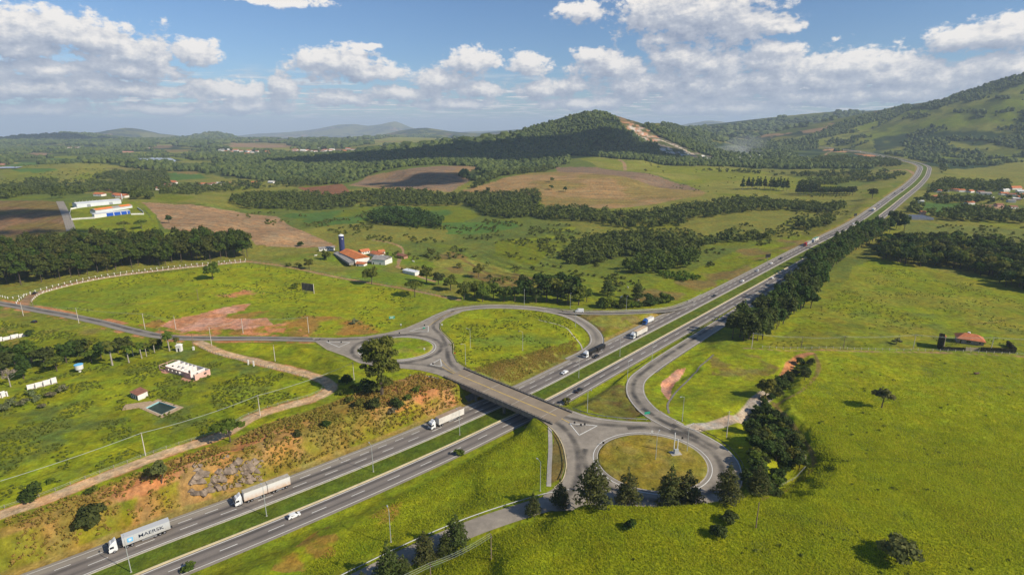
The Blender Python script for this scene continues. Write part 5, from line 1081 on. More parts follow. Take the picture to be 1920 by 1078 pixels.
tb = trunk_mesh(17, .75, 9); tb.build('trunk', BARK, bg)
G = 'bushes crowding the foot of the very tall tree'
for px, py, s_, kd in ((655,755,1.2,'bush'),(675,762,1.3,'bush'),(640,740,1.1,'bush'),(700,765,1.2,'dark_bush'),(745,765,1.2,'dark_bush'),(765,750,1.3,'bush'),(690,735,1.5,'dark_bush'),(665,735,1.3,'bush'),(780,735,1.2,'bush'),(735,775,1.0,'dry_bush'),(650,720,1.2,'dark_bush')): plant(kd, at(px, py), s_, 'leafy bush crowding the foot of the very tall tree', G, cat='bush', name='undergrowth_bush')
# foreground pines along the service road
for px, py, s_, lb in ((1113,946,1.05,'broad pine between the crest and the east roundabout'),(1176,946,.84,'pine right of the broad pine on the crest'),(1255,947,.92,'left pine of the joined pair on the crest'),(1288,947,.86,'right pine of the joined pair on the crest'),(1363,940,.86,'pine at the right rim of the east roundabout'),(1050,950,.62,'small pine left of the broad pine'),(1000,966,.52,'smallest pine at the start of the crest row'),
   (856,1030,.78,'dark pine leaning over the service road beside a utility pole'),(797,1052,.68,'dark pine beside the lower service road'),(730,1092,.80,'pine at the bottom edge beside the service road'),(835,1040,.5,'small pine tucked under the leaning pine'),(757,1078,.45,'small pine between two larger ones at the bottom edge'),(680,1105,.4,'pine tip at the bottom edge of the picture'),(1420,925,.7,'pine in front of the hollow')):
    plant('pine_tree', at(px, py), s_, lb, 'pines on the near hill crest')
# row of palms and trees of the old farmyard
for px, py, s_, lb in ((211,685,1.35,'tallest palm with a pale trunk beside the water tank'),(242,680,1.0,'second palm right of the tallest palm'),(266,672,.95,'palm in the middle of the tree row'),(290,662,.85,'palm nearest the local road in the row'),(318,658,1.15,'slender palm by the gate pillar'),(332,655,.75,'short palm behind the gate pillar'),(275,668,.8,'palm half hidden in the tree row'),(250,668,.8,'palm behind the second palm')):
    plant('palm_tree', at(px, py), s_, lb, 'palms of the old farmyard')
G = 'dark trees of the old farmyard row'
for px, py, s_, kd in ((30,690,1.0,'dark_tree'),(60,680,1.0,'broadleaf_tree'),(85,690,.95,'dark_tree'),(107,696,.85,'umbrella_tree'),(125,680,.9,'dark_tree'),(150,668,.85,'dark_tree'),(172,680,.75,'umbrella_tree'),(190,672,.8,'dark_tree'),(160,662,.7,'broadleaf_tree'),(222,662,.7,'dark_tree'),(5,705,1.1,'dark_tree'),(45,710,.8,'dark_tree'),(298,655,.5,'dark_tree'),(236,655,.6,'dark_tree'),(-15,690,1.2,'dark_tree')): plant(kd, at(px, py), s_, 'dark tree of the farmyard row between the broken walls and palms', G, name='farmyard_tree')
G = 'thorny bushes in front of the broken white wall'
for px, py, s_ in ((20,762,1.3),(45,760,1.2),(70,752,1.1),(95,745,1.0),(118,735,1.2),(5,772,1.2),(60,742,1.0),(80,765,.8)): plant('dry_bush', at(px, py), s_, 'grey brown thorny bush in front of the broken white wall', G, cat='bush', name='thorny_bush')
# ================================================================ clouds overhead that shade the land (real bodies, above the frame)
CLM = mat('cloud_body', (.85,.85,.87), 1.0, spec=0)
def cloud(px, hgt, rx, ry, seed):
    T = at(*px); k = hgt/math.tan(SUN_EL); c = (T[0] + math.sin(SUN_AZ)*k, T[1] + math.cos(SUN_AZ)*k, T[2] + hgt)
    g_ = np.random.default_rng(seed); V = []; F = []; n = 0
    V0, F0 = IV, IF
    for _ in range(2):                                     # subdivide the icosahedron twice
        e = {}; L_ = [tuple(v) for v in V0]; NF = []
        def mid_(a, b):
            k_ = (min(a,b), max(a,b))
            if k_ not in e:
                m_ = np.array(L_[a]) + np.array(L_[b]); L_.append(tuple(m_/np.linalg.norm(m_))); e[k_] = len(L_) - 1
            return e[k_]
        for a, b, c_ in F0: x, y, z = mid_(a,b), mid_(b,c_), mid_(c_,a); NF += [(a,x,z),(b,y,x),(c_,z,y),(x,y,z)]
        V0, F0 = np.array(L_), np.array(NF)
    for i in range(34):
        a = g_.random()*6.28; q = math.sqrt(g_.random()); s_ = (.20 + .22*g_.random())*(1.15 - .6*q); p = np.array([math.cos(a)*q*rx*.85, math.sin(a)*q*ry*.85, 0])
        r_ = s_*min(rx, ry)*1.3; W = V0*(1 + (g_.random((len(V0),1))-.5)*.16)*[r_*1.2, r_, r_*.55]; W[:,2] = np.maximum(W[:,2], -.12*r_)
        V.append(W + p); F.append(F0 + n); n += len(V0)
    o = link('cloud', npmesh('cloud', np.concatenate(V), np.concatenate(F), CLM, smooth=True), None, c); o.visible_volume_scatter = True
    return tag(o, 'white cumulus cloud drifting high over the valley', kind='stuff')
for i, (px, h_, rx, ry) in enumerate([((985,285),1100,380,300),((720,297),1100,420,190),((1190,288),1150,230,120),((795,338),1000,120,55),((40,402),900,70,34),((25,436),900,120,18),((130,262),2200,1300,380)]):
    cloud(px, h_, rx, ry, 300 + i)
# ================================================================ haze and quarry dust
def volume(name, V, F, dens, colr, label, loc=None, an=0.0):
    m = bpy.data.materials.new(name); m.use_nodes = True; t = NT(m.node_tree)
    p = t.n('ShaderNodeVolumePrincipled', ins={'Color': colr + (1,), 'Density': dens, 'Anisotropy': an}); o_ = t.n('ShaderNodeOutputMaterial'); t.nt.links.new(p.outputs[0], o_.inputs['Volume'])
    return tag(link(name, npmesh(name, V, F, m), None, loc), label, kind='stuff')
zlo = float(min(Z.min(), -60)) - 1.0; ztop = float(Z.max()) + 30
hb = MB().box(-36000, 36000, -36000, 36000, zlo, ztop)
volume('haze', hb.V, hb.F, 7.6e-5, (.66,.79,1.0), 'thin blue haze that fades the far hills')
HZ = None
for i, (px, Yd, rx, rz, dn) in enumerate([((1352,292),2250,60,28,.006),((1375,284),2300,90,34,.004),((1330,296),2200,45,18,.006),((1420,292),2250,80,22,.003),((1480,298),2100,60,20,.003),((1340,300),2100,90,14,.004),((1400,270),2500,110,40,.002)]):
    c = PD(px[0], px[1], Yd); g_ = np.random.default_rng(400+i); V = IV*(1 + g_.normal(size=(12,1))*.18)*[rx, rx*.7, rz]
    volume('dust_smoke', V, [tuple(f) for f in IF], dn, (.92,.92,.95), 'pale dust drifting from the quarry', c)
# ================================================================ paints and small materials
def paint(n, c, r=.35, **k): return mat(n, c, r, spec=.5, coat=.3, var=.05, vscale=.4, **k)
WH = paint('white_paint', (.78,.78,.77)); WHD = mat('dirty_white', (.66,.62,.56), .6, var=.2, vscale=.3); BK = paint('black_paint', (.018,.018,.02)); GREYP = paint('grey_paint', (.42,.44,.46)); REDP = paint('red_paint', (.55,.035,.025)); BLUEP = paint('blue_paint', (.03,.13,.42)); SILV = paint('silver_paint', (.50,.51,.53))
GLS = mat('dark_glass', (.012,.016,.022), .12, spec=.8); TYRE = mat('tyre_rubber', (.015,.015,.016), .85); RIM = mat('wheel_rim', (.40,.40,.42), .4, metal=.6); CHAS = mat('chassis', (.035,.035,.037), .7); LAMPR = mat('tail_lamp', (.45,.02,.015), .3); LAMPW = mat('head_lamp', (.75,.75,.70), .2)
def dusty(name, c, d):
    """paint with road dust that has settled along the lower edge"""
    m = bpy.data.materials.new(name); m.use_nodes = True; t = NT(m.node_tree); o = t.n('ShaderNodeTexCoord').outputs['Object']; z = t.n('ShaderNodeSeparateXYZ', ins={0: o}).outputs[2]
    f = t.math('MULTIPLY', t.mr(z, 1.2, 3.2, .85, 0), t.mr(t.noise(o, 1.3, 5), .3, .7, .5, 1.2), clamp=True)
    p = t.n('ShaderNodeBsdfPrincipled', ins={'Base Color': t.mix(f, c + (1,), d + (1,)), 'Roughness': .6}); t.n('ShaderNodeOutputMaterial', ins={0: p.outputs[0]}); return m
DUSTY = dusty('dusty_tarpaulin', (.68,.66,.62), (.55,.33,.18)); CONTG = dusty('container_grey', (.52,.53,.53), (.42,.40,.36)); TARP = mat('brown_tarpaulin', (.36,.26,.18), .8, var=.25, vscale=.4); TARPT = mat('tan_tarpaulin', (.56,.40,.25), .8, var=.2, vscale=.4); TARPK = mat('black_tarpaulin', (.025,.026,.028), .55, var=.3, vscale=.6)
def wheel_meshes(r, w_, tag_):
    a = MB().tube([(0,-w_/2,0),(0,w_/2,0)], r, 14); b = MB().tube([(0,-w_/2-.02,0),(0,w_/2+.02,0)], r*.55, 10)
    return npmesh('tyre_'+tag_, a.V, a.F, TYRE), npmesh('rim_'+tag_, b.V, b.F, RIM)
WT = wheel_meshes(.50, .34, 'truck'); WC = wheel_meshes(.32, .22, 'car')
def wheels(root, xs, y, r, W):
    for x in xs:
        for s in (-1, 1):
            wh = bpy.data.objects.new('wheel', W[0]); COL.objects.link(wh); wh.parent = root; wh.location = (x, s*y, r); link('rim', W[1], wh)
def make_cab(t, x0, paint_, high=3.3):
    """cab-over tractor, x0 = front bumper"""
    b = MB(); b.prism([(x0,.55),(x0+.05,1.5),(x0-.12,2.4),(x0-.45,high-.15),(x0-.75,high),(x0-2.2,high),(x0-2.25,.9),(x0-1.9,.55)][::-1], -1.22, 1.22); b.build('cab', paint_, t)
    MB().prism([(x0+.075,1.55),(x0-.085,2.45),(x0-.11,2.45),(x0+.02,1.55)], -1.08, 1.08).build('windscreen', GLS, t)
    for s in (-1, 1):
        MB().box(x0-1.35, x0-.3, s*1.235-.012, s*1.235+.012, 1.7, 2.4).build('side_window', GLS, t); MB().box(x0-.1, x0+.1, s*1.5-.1, s*1.5+.1, 1.7, 2.4).build('mirror', BK, t)
        MB().box(x0+.01, x0+.06, s*.95-.18, s*.95+.18, .72, .95).build('headlight', LAMPW, t)
    MB().prism([(x0-.9,high),(x0-2.1,high),(x0-2.1,high+.75),(x0-1.7,high+.65)], -1.0, 1.0).build('roof_spoiler', paint_, t)
def truck(name, label, pos, rz, cabm, boxes, L_, wl, tops=None, h=4.0, roofm=None, group='trucks on the motorway', kind='box'):
    t = empty(name, pos, rz, label, 'truck', group); f = L_/2
    make_cab(t, f, cabm)
    MB().box(-f, f-.4, -.45, .45, .75, 1.05).build('chassis', CHAS, t)
    for (a, b_, m_) in boxes:
        x1, x0 = f - a, f - b_
        if kind == 'dump':
            bd_ = MB().prism([(x0+.25,1.25),(x1-.25,1.25),(x1,3.0),(x0,3.0)][::-1], -1.27, 1.27); bo = bd_.build('tipper_body', m_, t)
            rb = MB(); [rb.box(x-.05, x+.05, -1.33, 1.33, 1.3, 2.95) for x in np.arange(x0+.6, x1-.3, .9)]; rb.build('ribs', m_, bo); MB().prism([(x0,3.0),(x1,3.0),(x1-.3,3.25),(x0+.3,3.25)][::-1], -1.2, 1.2).build('tarpaulin', TARPK, bo)
            MB().box(x0+.1, x1-.1, -1.29, -1.25, 1.12, 1.26).build('side_rail', SILV, bo)
        else:
            bo = MB().box(x0, x1, -1.28, 1.28, 1.15, h).build('trailer_box' if roofm else 'container', m_, t)
            rb = MB(); [rb.box(x-.05, x+.05, -1.31, 1.31, 1.2, h-.05) for x in np.arange(x0+.05, x1, 2.4 if roofm else 1.2)]; rb.build('posts', m_, bo)
            if roofm: MB().box(x0+.05, x1-.05, -1.24, 1.24, h, h+.07).build('roof_cover', roofm, bo)
            db = MB(); [db.box(x0-.03, x0, y-.03, y+.03, 1.2, h-.1) for y in (-.8,-.2,.2,.8)]; db.build('door_bars', STEEL, bo)
        sg = MB(); [sg.box(x0+(x1-x0)*.30, x0+(x1-x0)*.62, s*1.2-.03, s*1.2+.03, z, z+.08) for s in (-1,1) for z in (.55,.8)]; sg.build('side_guard', SILV, t)
        for s in (-1,1): MB().box(x0-.06, x0-.01, s*1.0-.15, s*1.0+.15, .8, 1.0).build('tail_lamp', LAMPR, t)
    wheels(t, [f - x for x in wl], 1.05, .50, WT); return t
p, a = on(HW, (266,1020), 6.2, True)
tk = truck('container_truck', 'white truck hauling a long grey shipping container with a blue star emblem', p, a, WH, [(3.6, 16.4, CONTG)], 17.0, (1.3,4.6,5.9,12.2,13.4,14.6), h=3.95)
def text(s_, parent, loc, rot, size, m, name='lettering', ext=.01, sx=1.0):
    cu = bpy.data.curves.new(name, 'FONT'); cu.body = s_; cu.size = size; cu.extrude = ext; cu.align_x = 'CENTER'; cu.align_y = 'CENTER'; cu.offset = .006*size; cu.materials.append(m)
    o = bpy.data.objects.new(name, cu); COL.objects.link(o); me = bpy.data.meshes.new_from_object(o.evaluated_get(bpy.context.evaluated_depsgraph_get())); me.materials.clear(); me.materials.append(m); bpy.data.objects.remove(o); o = link(name, me, parent, loc); o.rotation_euler = rot; o.scale = (sx, 1, 1); return o
NAVY = mat('navy_lettering', (.02,.03,.06), .5); SKYB = mat('sky_blue_panel', (.16,.50,.80), .5)
# travelling towards the viewer's left the visible flank is the truck's left side (+y)
for s in (1, -1):
    ry_ = (R(90), 0, math.pi if s > 0 else 0)
    text('MAERSK', tk, (-2.7 if s > 0 else -2.9, s*1.335, 2.65), ry_, 1.6, NAVY, sx=1.18)
    ex = 2.9 if s > 0 else -6.9
    e_ = MB().box(ex-.75, ex+.75, s*1.325-.01, s*1.325+.01, 1.95, 3.35).build('emblem_panel', SKYB, tk)
    st = [(ex + (.62 if i % 2 == 0 else .26)*math.sin(math.pi*i/7), 2.65 + (.62 if i % 2 == 0 else .26)*math.cos(math.pi*i/7)) for i in range(14)]
    MB().prism(st, s*1.34-.008, s*1.34+.008).build('emblem_star', WH, e_)
p, a = on(HW, (487,935), 6.3, True); truck('long_trailer_truck', 'white truck with two dusty pale trailers coupled end to end near the rocks', p, a, WH, [(2.9, 10.6, DUSTY), (10.8, 18.6, DUSTY)], 18.8, (1.3,4.2,5.3,8.4,9.5,12.6,13.7,16.0,17.1), h=4.2, roofm=mat('grey_roof_cover', (.42,.38,.31), .8, var=.2))
p, a = on(HW, (832,796), 6.2, True); truck('semi_trailer_truck', 'white box trailer truck with brown roof just beyond the bridge shadow', p, a, WH, [(4.0, 18.0, WHD)], 18.2, (1.3,4.7,5.9,13.2,14.4,15.6), h=4.1, roofm=TARP)
p, a = on(HW, (1116,662), 6.6, True); truck('tipper_truck', 'white cab truck pulling two black tipper trailers beside the loop ramp', p, a, WH, [(3.3, 10.6, BK), (11.4, 19.4, BK)], 19.6, (1.3,4.4,5.6,8.8,12.6,17.2,18.4), kind='dump')
p, a = on(HW, (1197,626), 2.4, True); truck('grain_truck', 'white truck with a tan topped trailer overtaking near the slip road', p, a, WH, [(3.6, 16.6, WHD)], 16.8, (1.3,4.6,5.8,12.4,13.6,14.8), h=4.0, roofm=TARPT)
p, a = on(HW, (1216,609), 9.8, True); truck('blue_cab_truck', 'small blue cab truck with a white box on the climbing lane', p, a, BLUEP, [(2.8, 10.5, WH)], 10.6, (1.2,7.6,8.8), h=3.3, roofm=WHD)
p, a = on(HW, (1514,459), 6.2, True); truck('red_cab_truck', 'red cab truck with a grey trailer emerging beside the tree belt', p, a, REDP, [(3.6, 17, GREYP)], 17.2, (1.3,4.6,5.8,12.4,13.6,14.8), h=4.0, roofm=TARP)
p, a = on(HW, (1528,451), 6.2, True); truck('white_green_truck', 'white truck half hidden by the top of the tree belt', p, a, WH, [(3.6, 15, WHD)], 15.2, (1.3,4.6,5.8,12.4,13.4), h=4.0, roofm=mat('green_cover', (.08,.30,.22), .7))
p, a = on(HW, (1641,400), 3.0, True); truck('far_box_truck', 'small pale yellow topped truck on the far motorway', p, a, WH, [(3.0, 12, WHD)], 12.2, (1.2,4.3,9.6,10.6), h=3.6, roofm=mat('yellow_cover', (.65,.5,.2), .7))
# ---- cars
CARM = {}
def car(label, pos, rz, pm, body='hatch', group=None, name=None):
    key = (body, pm.name)
    prof = {'hatch': ([(2.0,.35),(2.05,.7),(1.25,.95),(.55,1.42),(-1.2,1.46),(-1.95,.95),(-2.0,.35)], 4.0), 'sedan': ([(2.2,.35),(2.2,.72),(1.2,.95),(.45,1.40),(-.9,1.40),(-1.6,1.0),(-2.2,.95),(-2.2,.35)], 4.4), 'suv': ([(2.2,.45),(2.25,.95),(1.3,1.12),(.7,1.70),(-2.0,1.74),(-2.25,1.1),(-2.25,.45)], 4.5),
            'pickup': ([(2.5,.5),(2.5,.98),(1.45,1.12),(.9,1.72),(-.5,1.72),(-.8,1.15),(-2.6,1.15),(-2.6,.5)], 5.2), 'van': ([(2.8,.4),(2.85,.95),(2.15,1.3),(1.4,2.3),(1.0,2.45),(-2.8,2.45),(-2.85,.4)], 5.6)}[body][0]
    w_ = .86 if body != 'van' else 1.0
    if key not in CARM:
        n = len(prof); V = []; roofz = max(z for _, z in prof)
        for s in (-1, 1): V += [(x, s*w_*(1 - .16*max(0, z-.95)/(roofz-.9)), z) for x, z in prof]
        F = [tuple(range(n)), tuple(range(2*n-1, n-1, -1))] + [((i+1) % n, i, i+n, (i+1) % n + n) for i in range(n)]
        bm_ = npmesh('car_body_' + body, V, F, pm)
        rz_ = [q for q in prof if q[1] > roofz-.12]; fx = max(q[0] for q in rz_); rx_ = min(q[0] for q in rz_); bz = 1.02 if body != 'van' else 1.45
        gl = MB(); fr_ = [q for q in prof if q[0] > fx and q[1] > .9][-1]; bk = [q for q in prof if q[0] < rx_]; bk = bk[0] if bk else (rx_, bz)
        g1 = MB().add([(fr_[0]+.02, -w_*.82, fr_[1]+.03), (fr_[0]+.02, w_*.82, fr_[1]+.03), (fx+.03, w_*.70, roofz-.05), (fx+.03, -w_*.70, roofz-.05)], [(0,1,2,3)])
        g2 = MB().add([(bk[0]-.02, -w_*.80, max(bk[1], .95)+.04), (bk[0]-.02, w_*.80, max(bk[1], .95)+.04), (rx_-.03, w_*.70, roofz-.06), (rx_-.03, -w_*.70, roofz-.06)], [(3,2,1,0)])
        xr = (1.6 if body == 'van' else fr_[0]-.55); xl = (.9 if body == 'van' else rx_+ (.1 if body != 'suv' else .15))
        sw = []
        for s in (-1, 1):
            q = MB().add([(xl, s*(w_*.955+.01), bz), (xr, s*(w_*.955+.01), bz), (fx-.05, s*(w_*.865+.01), roofz-.14), (xl+.2, s*(w_*.865+.01), roofz-.14)], [(0,1,2,3)] if s < 0 else [(3,2,1,0)]); sw.append(q)
        hl = MB().box(prof[0][0]-.05, prof[0][0]+.06, -.78, -.48, .62, .78); tl = MB().box(prof[-1][0]-.04, prof[-1][0]+.05, -.8, -.55, .7, .9)
        mk_ = lambda nm, b, m_: npmesh(nm, b.V, b.F, m_)
        CARM[key] = (bm_, mk_('front_glass', g1, GLS), mk_('rear_glass', g2, GLS), [mk_('side_glass', q, GLS) for q in sw], mk_('head_lamp', hl, LAMPW), mk_('tail_lamp', tl, LAMPR), (prof[0][0]-.85, prof[-1][0]+.85))
    bm_, g1, g2, sw, hl, tl, wx = CARM[key]
    t = empty(name or {'van': 'cargo_van', 'suv': 'suv', 'pickup': 'pickup_truck'}.get(body, 'car'), pos, rz, label, 'van' if body == 'van' else 'car', group)
    link('body', bm_, t); link('windscreen', g1, t); link('rear_window', g2, t); [link('side_window', q, t) for q in sw]
    for dy in (0, 1.26): link('headlight', hl, t, (0, dy, 0)); link('tail_light', tl, t, (0, dy*1.07, 0))
    wheels(t, wx, w_-.08, .32, WC); return t
GC = 'cars on the motorway'
for px, off, back, m_, bd_, lb in (((557,971),-12.2,False,WH,'hatch','white hatchback driving alone on the near carriageway below the long truck'),((1060,699),2.6,True,WH,'sedan','white car just past the bridge on the far carriageway'),((1084,734),-15.6,False,BK,'pickup','black pickup beside the dry triangle on the near carriageway'),((1121,667),2.4,True,BK,'hatch','dark car overtaking the black tipper truck'),
    ((1337,556),2.6,True,BK,'sedan','dark car alone on the far carriageway right of the slip road merge'),((1394,529),2.6,True,WH,'hatch','white car behind the dark car where the belt begins'),((1419,510),6,True,SILV,'hatch','silver car between two white cars on the far carriageway'),((1446,497),6,True,WH,'sedan','white car ahead of the red cab truck'),((1449,527),-12.4,False,WH,'hatch','white car by the shaded stretch of the near carriageway'),((1468,491),6,True,BK,'sedan','dark car right behind the white car before the red truck'),
    ((1666,372),6,True,SILV,'sedan','silver car far up the motorway'),((1677,362),6,True,BK,'suv','dark van like car far up the motorway'),((1689,353),3,True,BK,'suv','dark car highest before the far motorway bend'),((1727,315),3,True,WH,'sedan','pale car on the inside of the far bend'),((1741,318),-14,False,WH,'sedan','pale car on the outside of the far bend'),((1600,422),3,True,WH,'sedan','white car where the motorway clears the belt'),((1652,388),6,True,SILV,'hatch','silver car midway up the far straight'),((1612,296),6,True,WH,'van','white van on the motorway beyond the bend')):
    p, a = on(HW, px, off, back); car(lb, p, a, m_, bd_, GC)
p, a = on(slipN, (1090,585), 1.2, True); car('white cargo van on the slip road beside the loop', p, a, WH, 'van')
car('dark car parked on bare earth near the left edge', at(64,605), 2.9, BK, 'hatch', name='parked_car'); p, a = on(uproad, (66,553), 0); car('dark car entering the white fenced road', p, a, BK, 'sedan')

# ================================================================ poles, lamps, cables
GALV = mat('lamp_steel', (.50,.52,.50), .5, metal=.3); CPOLE = mat('pole_concrete', (.56,.50,.43), .85, var=.15); WPOLE = mat('pole_timber', (.22,.16,.11), .9, var=.3)
def lamp_set():
    b = MB().tube([(0,0,-.5),(0,0,0),(0,0,11)], [.14,.14,.07], 8); c = MB().tube([(0,0,10.9),(.9,0,11.35),(1.6,0,11.45)], [.05,.045,.04], 6); d = MB().box(1.5, 2.3, -.16, .16, 11.36, 11.52); e_ = MB().box(-.25, .25, -.25, .25, -.2, .12)
    return [('pole', npmesh('lamp_pole', b.V, b.F, GALV)), ('bracket', npmesh('lamp_bracket', c.V, c.F, GALV)), ('lamp_head', npmesh('lamp_head', d.V, d.F, GREYP)), ('base', npmesh('lamp_base', e_.V, e_.F, CONC))]
LSET = lamp_set()
def lamp(p, rz, label, s=1.0, group='street lamps of the interchange'):
    t = empty('street_lamp', p, rz, label, 'street lamp', group); t.scale = (s, s, s)
    for n_, m_ in LSET: link(n_, m_, t)
    return t
hwa = math.atan2(LR[3][1]-LR[2][1], LR[3][0]-LR[2][0])
for px, lb in (((246,1072),'median lamp in front of the grey container truck'),((500,967),'median lamp in front of the long dusty trailers'),((700,884),'median lamp between the white hatchback and the bridge'),((862,815),'median lamp left of the bridge by the box trailer truck'),((1085,708),'median lamp right of the bridge beside the white car'),((1162,668),'median lamp level with the black tipper truck')):
    lamp(at(*px), hwa + math.pi/2, lb)
for px, rz, lb in (((733,1016),2.0,'street lamp on the dry verge above the service road'),((1013,920),2.2,'street lamp by the concrete drain left of the east junction'),((1229,863),1.0,'street lamp left of the electrical box inside the east roundabout'),((1288,847),.5,'thin street lamp right of the electrical box inside the east roundabout'),((1279,789),3.6,'street lamp beside the right ramp near the sandy path'),((1101,774),-1.0,'street lamp on the dry triangle above the east junction'),
    ((873,683),3.5,'street lamp at the north end of the bridge'),((882,652),3.0,'lamp left inside the big loop'),((980,657),3.0,'lamp in the middle of the big loop'),((983,571),-1.5,'street lamp behind the top of the loop ramp'),((1079,613),3.0,'street lamp inside the bend of the loop ramp'),((1069,578),-1.5,'street lamp behind the loop where the slip road starts'),((1174,583),-1.5,'street lamp behind the slip road right of the white van'),((1222,679),.6,'street lamp between the near carriageway and the right ramp'),((1176,716),.4,'street lamp where the right ramp bends')):
    lamp(at(*px), rz, lb, 1.0)
def pole(p, label, h=9.5, m=CPOLE, arms=1, rz=0.0, r=.17, lean=0, trans=False, group='utility poles'):
    t = empty('utility_pole', p, rz, label, 'utility pole', group); t.rotation_euler[1] = lean
    MB().tube([(0,0,-.6),(0,0,0),(0,0,h)], [r*1.15, r*1.1, r*.7], 8).build('shaft', m, t)
    for k in range(arms): MB().box(-1.05, 1.05, -.06, .06, h-.5-.9*k, h-.36-.9*k).build('crossarm', WPOLE, t)
    ib = MB(); [ib.tube([(x,0,h-.36),(x,0,h-.12)], .05, 6) for x in (-.9,-.3,.9)]; ib.build('insulators', BK, t)
    if trans: MB().tube([(.35,0,h-2.4),(.35,0,h-1.4)], .3, 10).build('transformer', GREYP, t)
    return t
poles = {}
for key, px, h_, m_, lb in (('a',(44,592),9,CPOLE,'pale concrete pole at the far left of the local road'),('b',(148,606),10,CPOLE,'concrete pole left on the lower verge of the local road'),('c',(272,617),10,CPOLE,'concrete pole with a small crossarm above the local road bend'),('d',(330,618),9,CPOLE,'concrete pole at the left end of the red earth cut'),('e',(397,648),11,CPOLE,'concrete pole where the dirt track leaves the road'),('f',(456,625),9.5,CPOLE,'concrete pole in front of the red earth cut'),
     ('g',(579,624),10,CPOLE,'concrete pole right of the red earth cut'),('h',(516,677),9,CPOLE,'concrete pole in the pasture above the dirt track'),('i',(664,712),9,CPOLE,'pole beside the very tall tree'),('j',(488,779),9.5,CPOLE,'concrete pole beside the lower dirt track'),('k',(273,854),9.5,CPOLE,'white concrete pole at the bank top over the grey container truck'),('l',(1409,654),9.5,CPOLE,'concrete pole at the near end of the tree belt'),
     ('m',(1362,820),11.5,CPOLE,'concrete pole right of the east roundabout'),('n',(1417,989),8.5,WPOLE,'timber pole on the near slope right of the crest pines'),('o',(921,1049),8.5,WPOLE,'timber pole beside the leaning crest pine'),('p',(808,1092),6,WPOLE,'short timber pole at the bottom edge'),('q',(1502,653),7,WPOLE,'thin pole on the field fence left of the others'),('r',(1581,654),7.5,WPOLE,'pole with a white fitting on the field fence'),('s',(1712,654),8.5,CPOLE,'pale pole on the field fence left of the tiled house'),('t',(1857,660),8.5,CPOLE,'pale pole in front of the long hedge'),
     ('u',(303,640),8,WPOLE,'dark timber pole among the palms'),('v',(363,652),8,WPOLE,'dark timber pole at the farm entrance'),('w',(372,563),8,WPOLE,'timber pole standing in the left pasture'),('x',(62,575),7,WPOLE,'thin pole at the start of the white fenced road')):
    q = at(*px); poles[key] = (q, h_); pole(q, lb, h_, m_, 1 if key not in 'bk' else 0, random.random()*3)
pt_ = at(1266,851); tb_ = empty('transformer_station', (pt_[0], pt_[1], 7.3), .2, 'two white poles with a grey electrical cabinet inside the east roundabout', 'electrical box')
for x in (-.7, .75): MB().tube([(x,0,0),(x,0,8.6 if x < 0 else 5.8)], .17, 8).build('pole', WH, tb_)
MB().box(-.75, .85, -.9, -.25, .25, 2.0).build('cabinet', GREYP, tb_); MB().box(-2.0, 2.0, -1.6, 1.4, -.3, .12).build('concrete_pad', CONC, tb_); MB().box(-.8, .85, -.1, .1, 5.3, 5.5).build('crossbar', STEEL, tb_)
WIRE = mat('wire', (.42,.46,.42), .6)
def cable(label, pts, sag=1.2, r=.045, offs=(0,)):
    """sagging conductors slung from pole to pole"""
    o_ = None; b = MB()
    for of in offs:
        for a_, b_ in zip(pts, pts[1:]):
            a_, b_ = Vector(a_), Vector(b_); sd = Vector((-(b_-a_).y, (b_-a_).x, 0)).normalized()*of
            b.tube([a_.lerp(b_, t/10) + sd - Vector((0,0,4*sag*(t/10)*(1-t/10))) for t in range(11)], r, 4, cap=False)
    o = b.build('power_cable', WIRE); return tag(o, label, 'cable', 'overhead cables')
tp = lambda k, d=.2: (poles[k][0][0], poles[k][0][1], poles[k][0][2] + poles[k][1] - d)
e0 = Vector(tp('k')) + (Vector(tp('k')) - Vector(tp('j')))*1.35
cable('pale overhead cable bundle above the lower dirt track', [tp('i'), tp('j'), tp('k'), tuple(e0)], 1.0, .07)
cable('overhead cables along the field fence on the right', [tp('l'), tp('q'), tp('r'), tp('s'), tp('t'), tuple(Vector(tp('t')) + Vector((60,-6,1)))], .8, .03, (-.8, 0, .8))
cable('overhead cables along the local road', [tp('a'), tp('b'), tp('c'), tp('e'), tp('f'), tp('g')], .8, .03, (-.7, .7)); cable('thin overhead cables over the service road', [tuple(Vector(tp('p')) + Vector((-40,-25,0))), tp('p'), tp('o')], .8, .03, (-.7, 0, .7))
# ---- signs
GRN = mat('sign_green', (.02,.30,.19), .5); ALU = mat('sign_back', (.30,.31,.32), .5)
def sign(p, label, w_, h_, z0, m, rz=0.0, posts=2, name='road_sign', back=None, cat='road sign'):
    t = empty(name, p, rz, label, cat, None)
    MB().box(-w_/2, w_/2, -.04, .04, z0, z0+h_).build('panel', m, t)
    for x in ([-w_*.32, w_*.32] if posts == 2 else [0]): MB().tube([(x, .09, -.4), (x, .09, z0+h_*.8)], .06, 6).build('post', STEEL, t)
    if back: fr_ = MB(); fr_.box(-w_/2, w_/2, -.06, -.042, z0+h_-.12, z0+h_-.05).box(-w_/2, w_/2, -.06, -.042, z0+.05, z0+.12).box(-w_*.3, w_*.3, -.06, -.042, z0+h_*.55, z0+h_*.68).box(-w_*.35, w_*.15, -.06, -.042, z0+h_*.28, z0+h_*.40); fr_.build('lettering_bars', back, t)
    return t
sign(at(735,600), 'green road sign with pale lines west of the loop', 3.6, 1.7, .9, GRN, .25, back=WH); sign((*P(1213,781,7)[:2],7), 'green direction sign at the nose of the east junction', 2.6, 1.1, 1.2, GRN, .3); sign((*P(795,617,7)[:2],7), 'small green sign on the north splitter of the west junction', 1.6, .7, .4, GRN, .2)
bb = empty('billboard', at(578,549), -.42, 'large dark billboard seen from behind with steel posts in the left pasture', 'billboard')
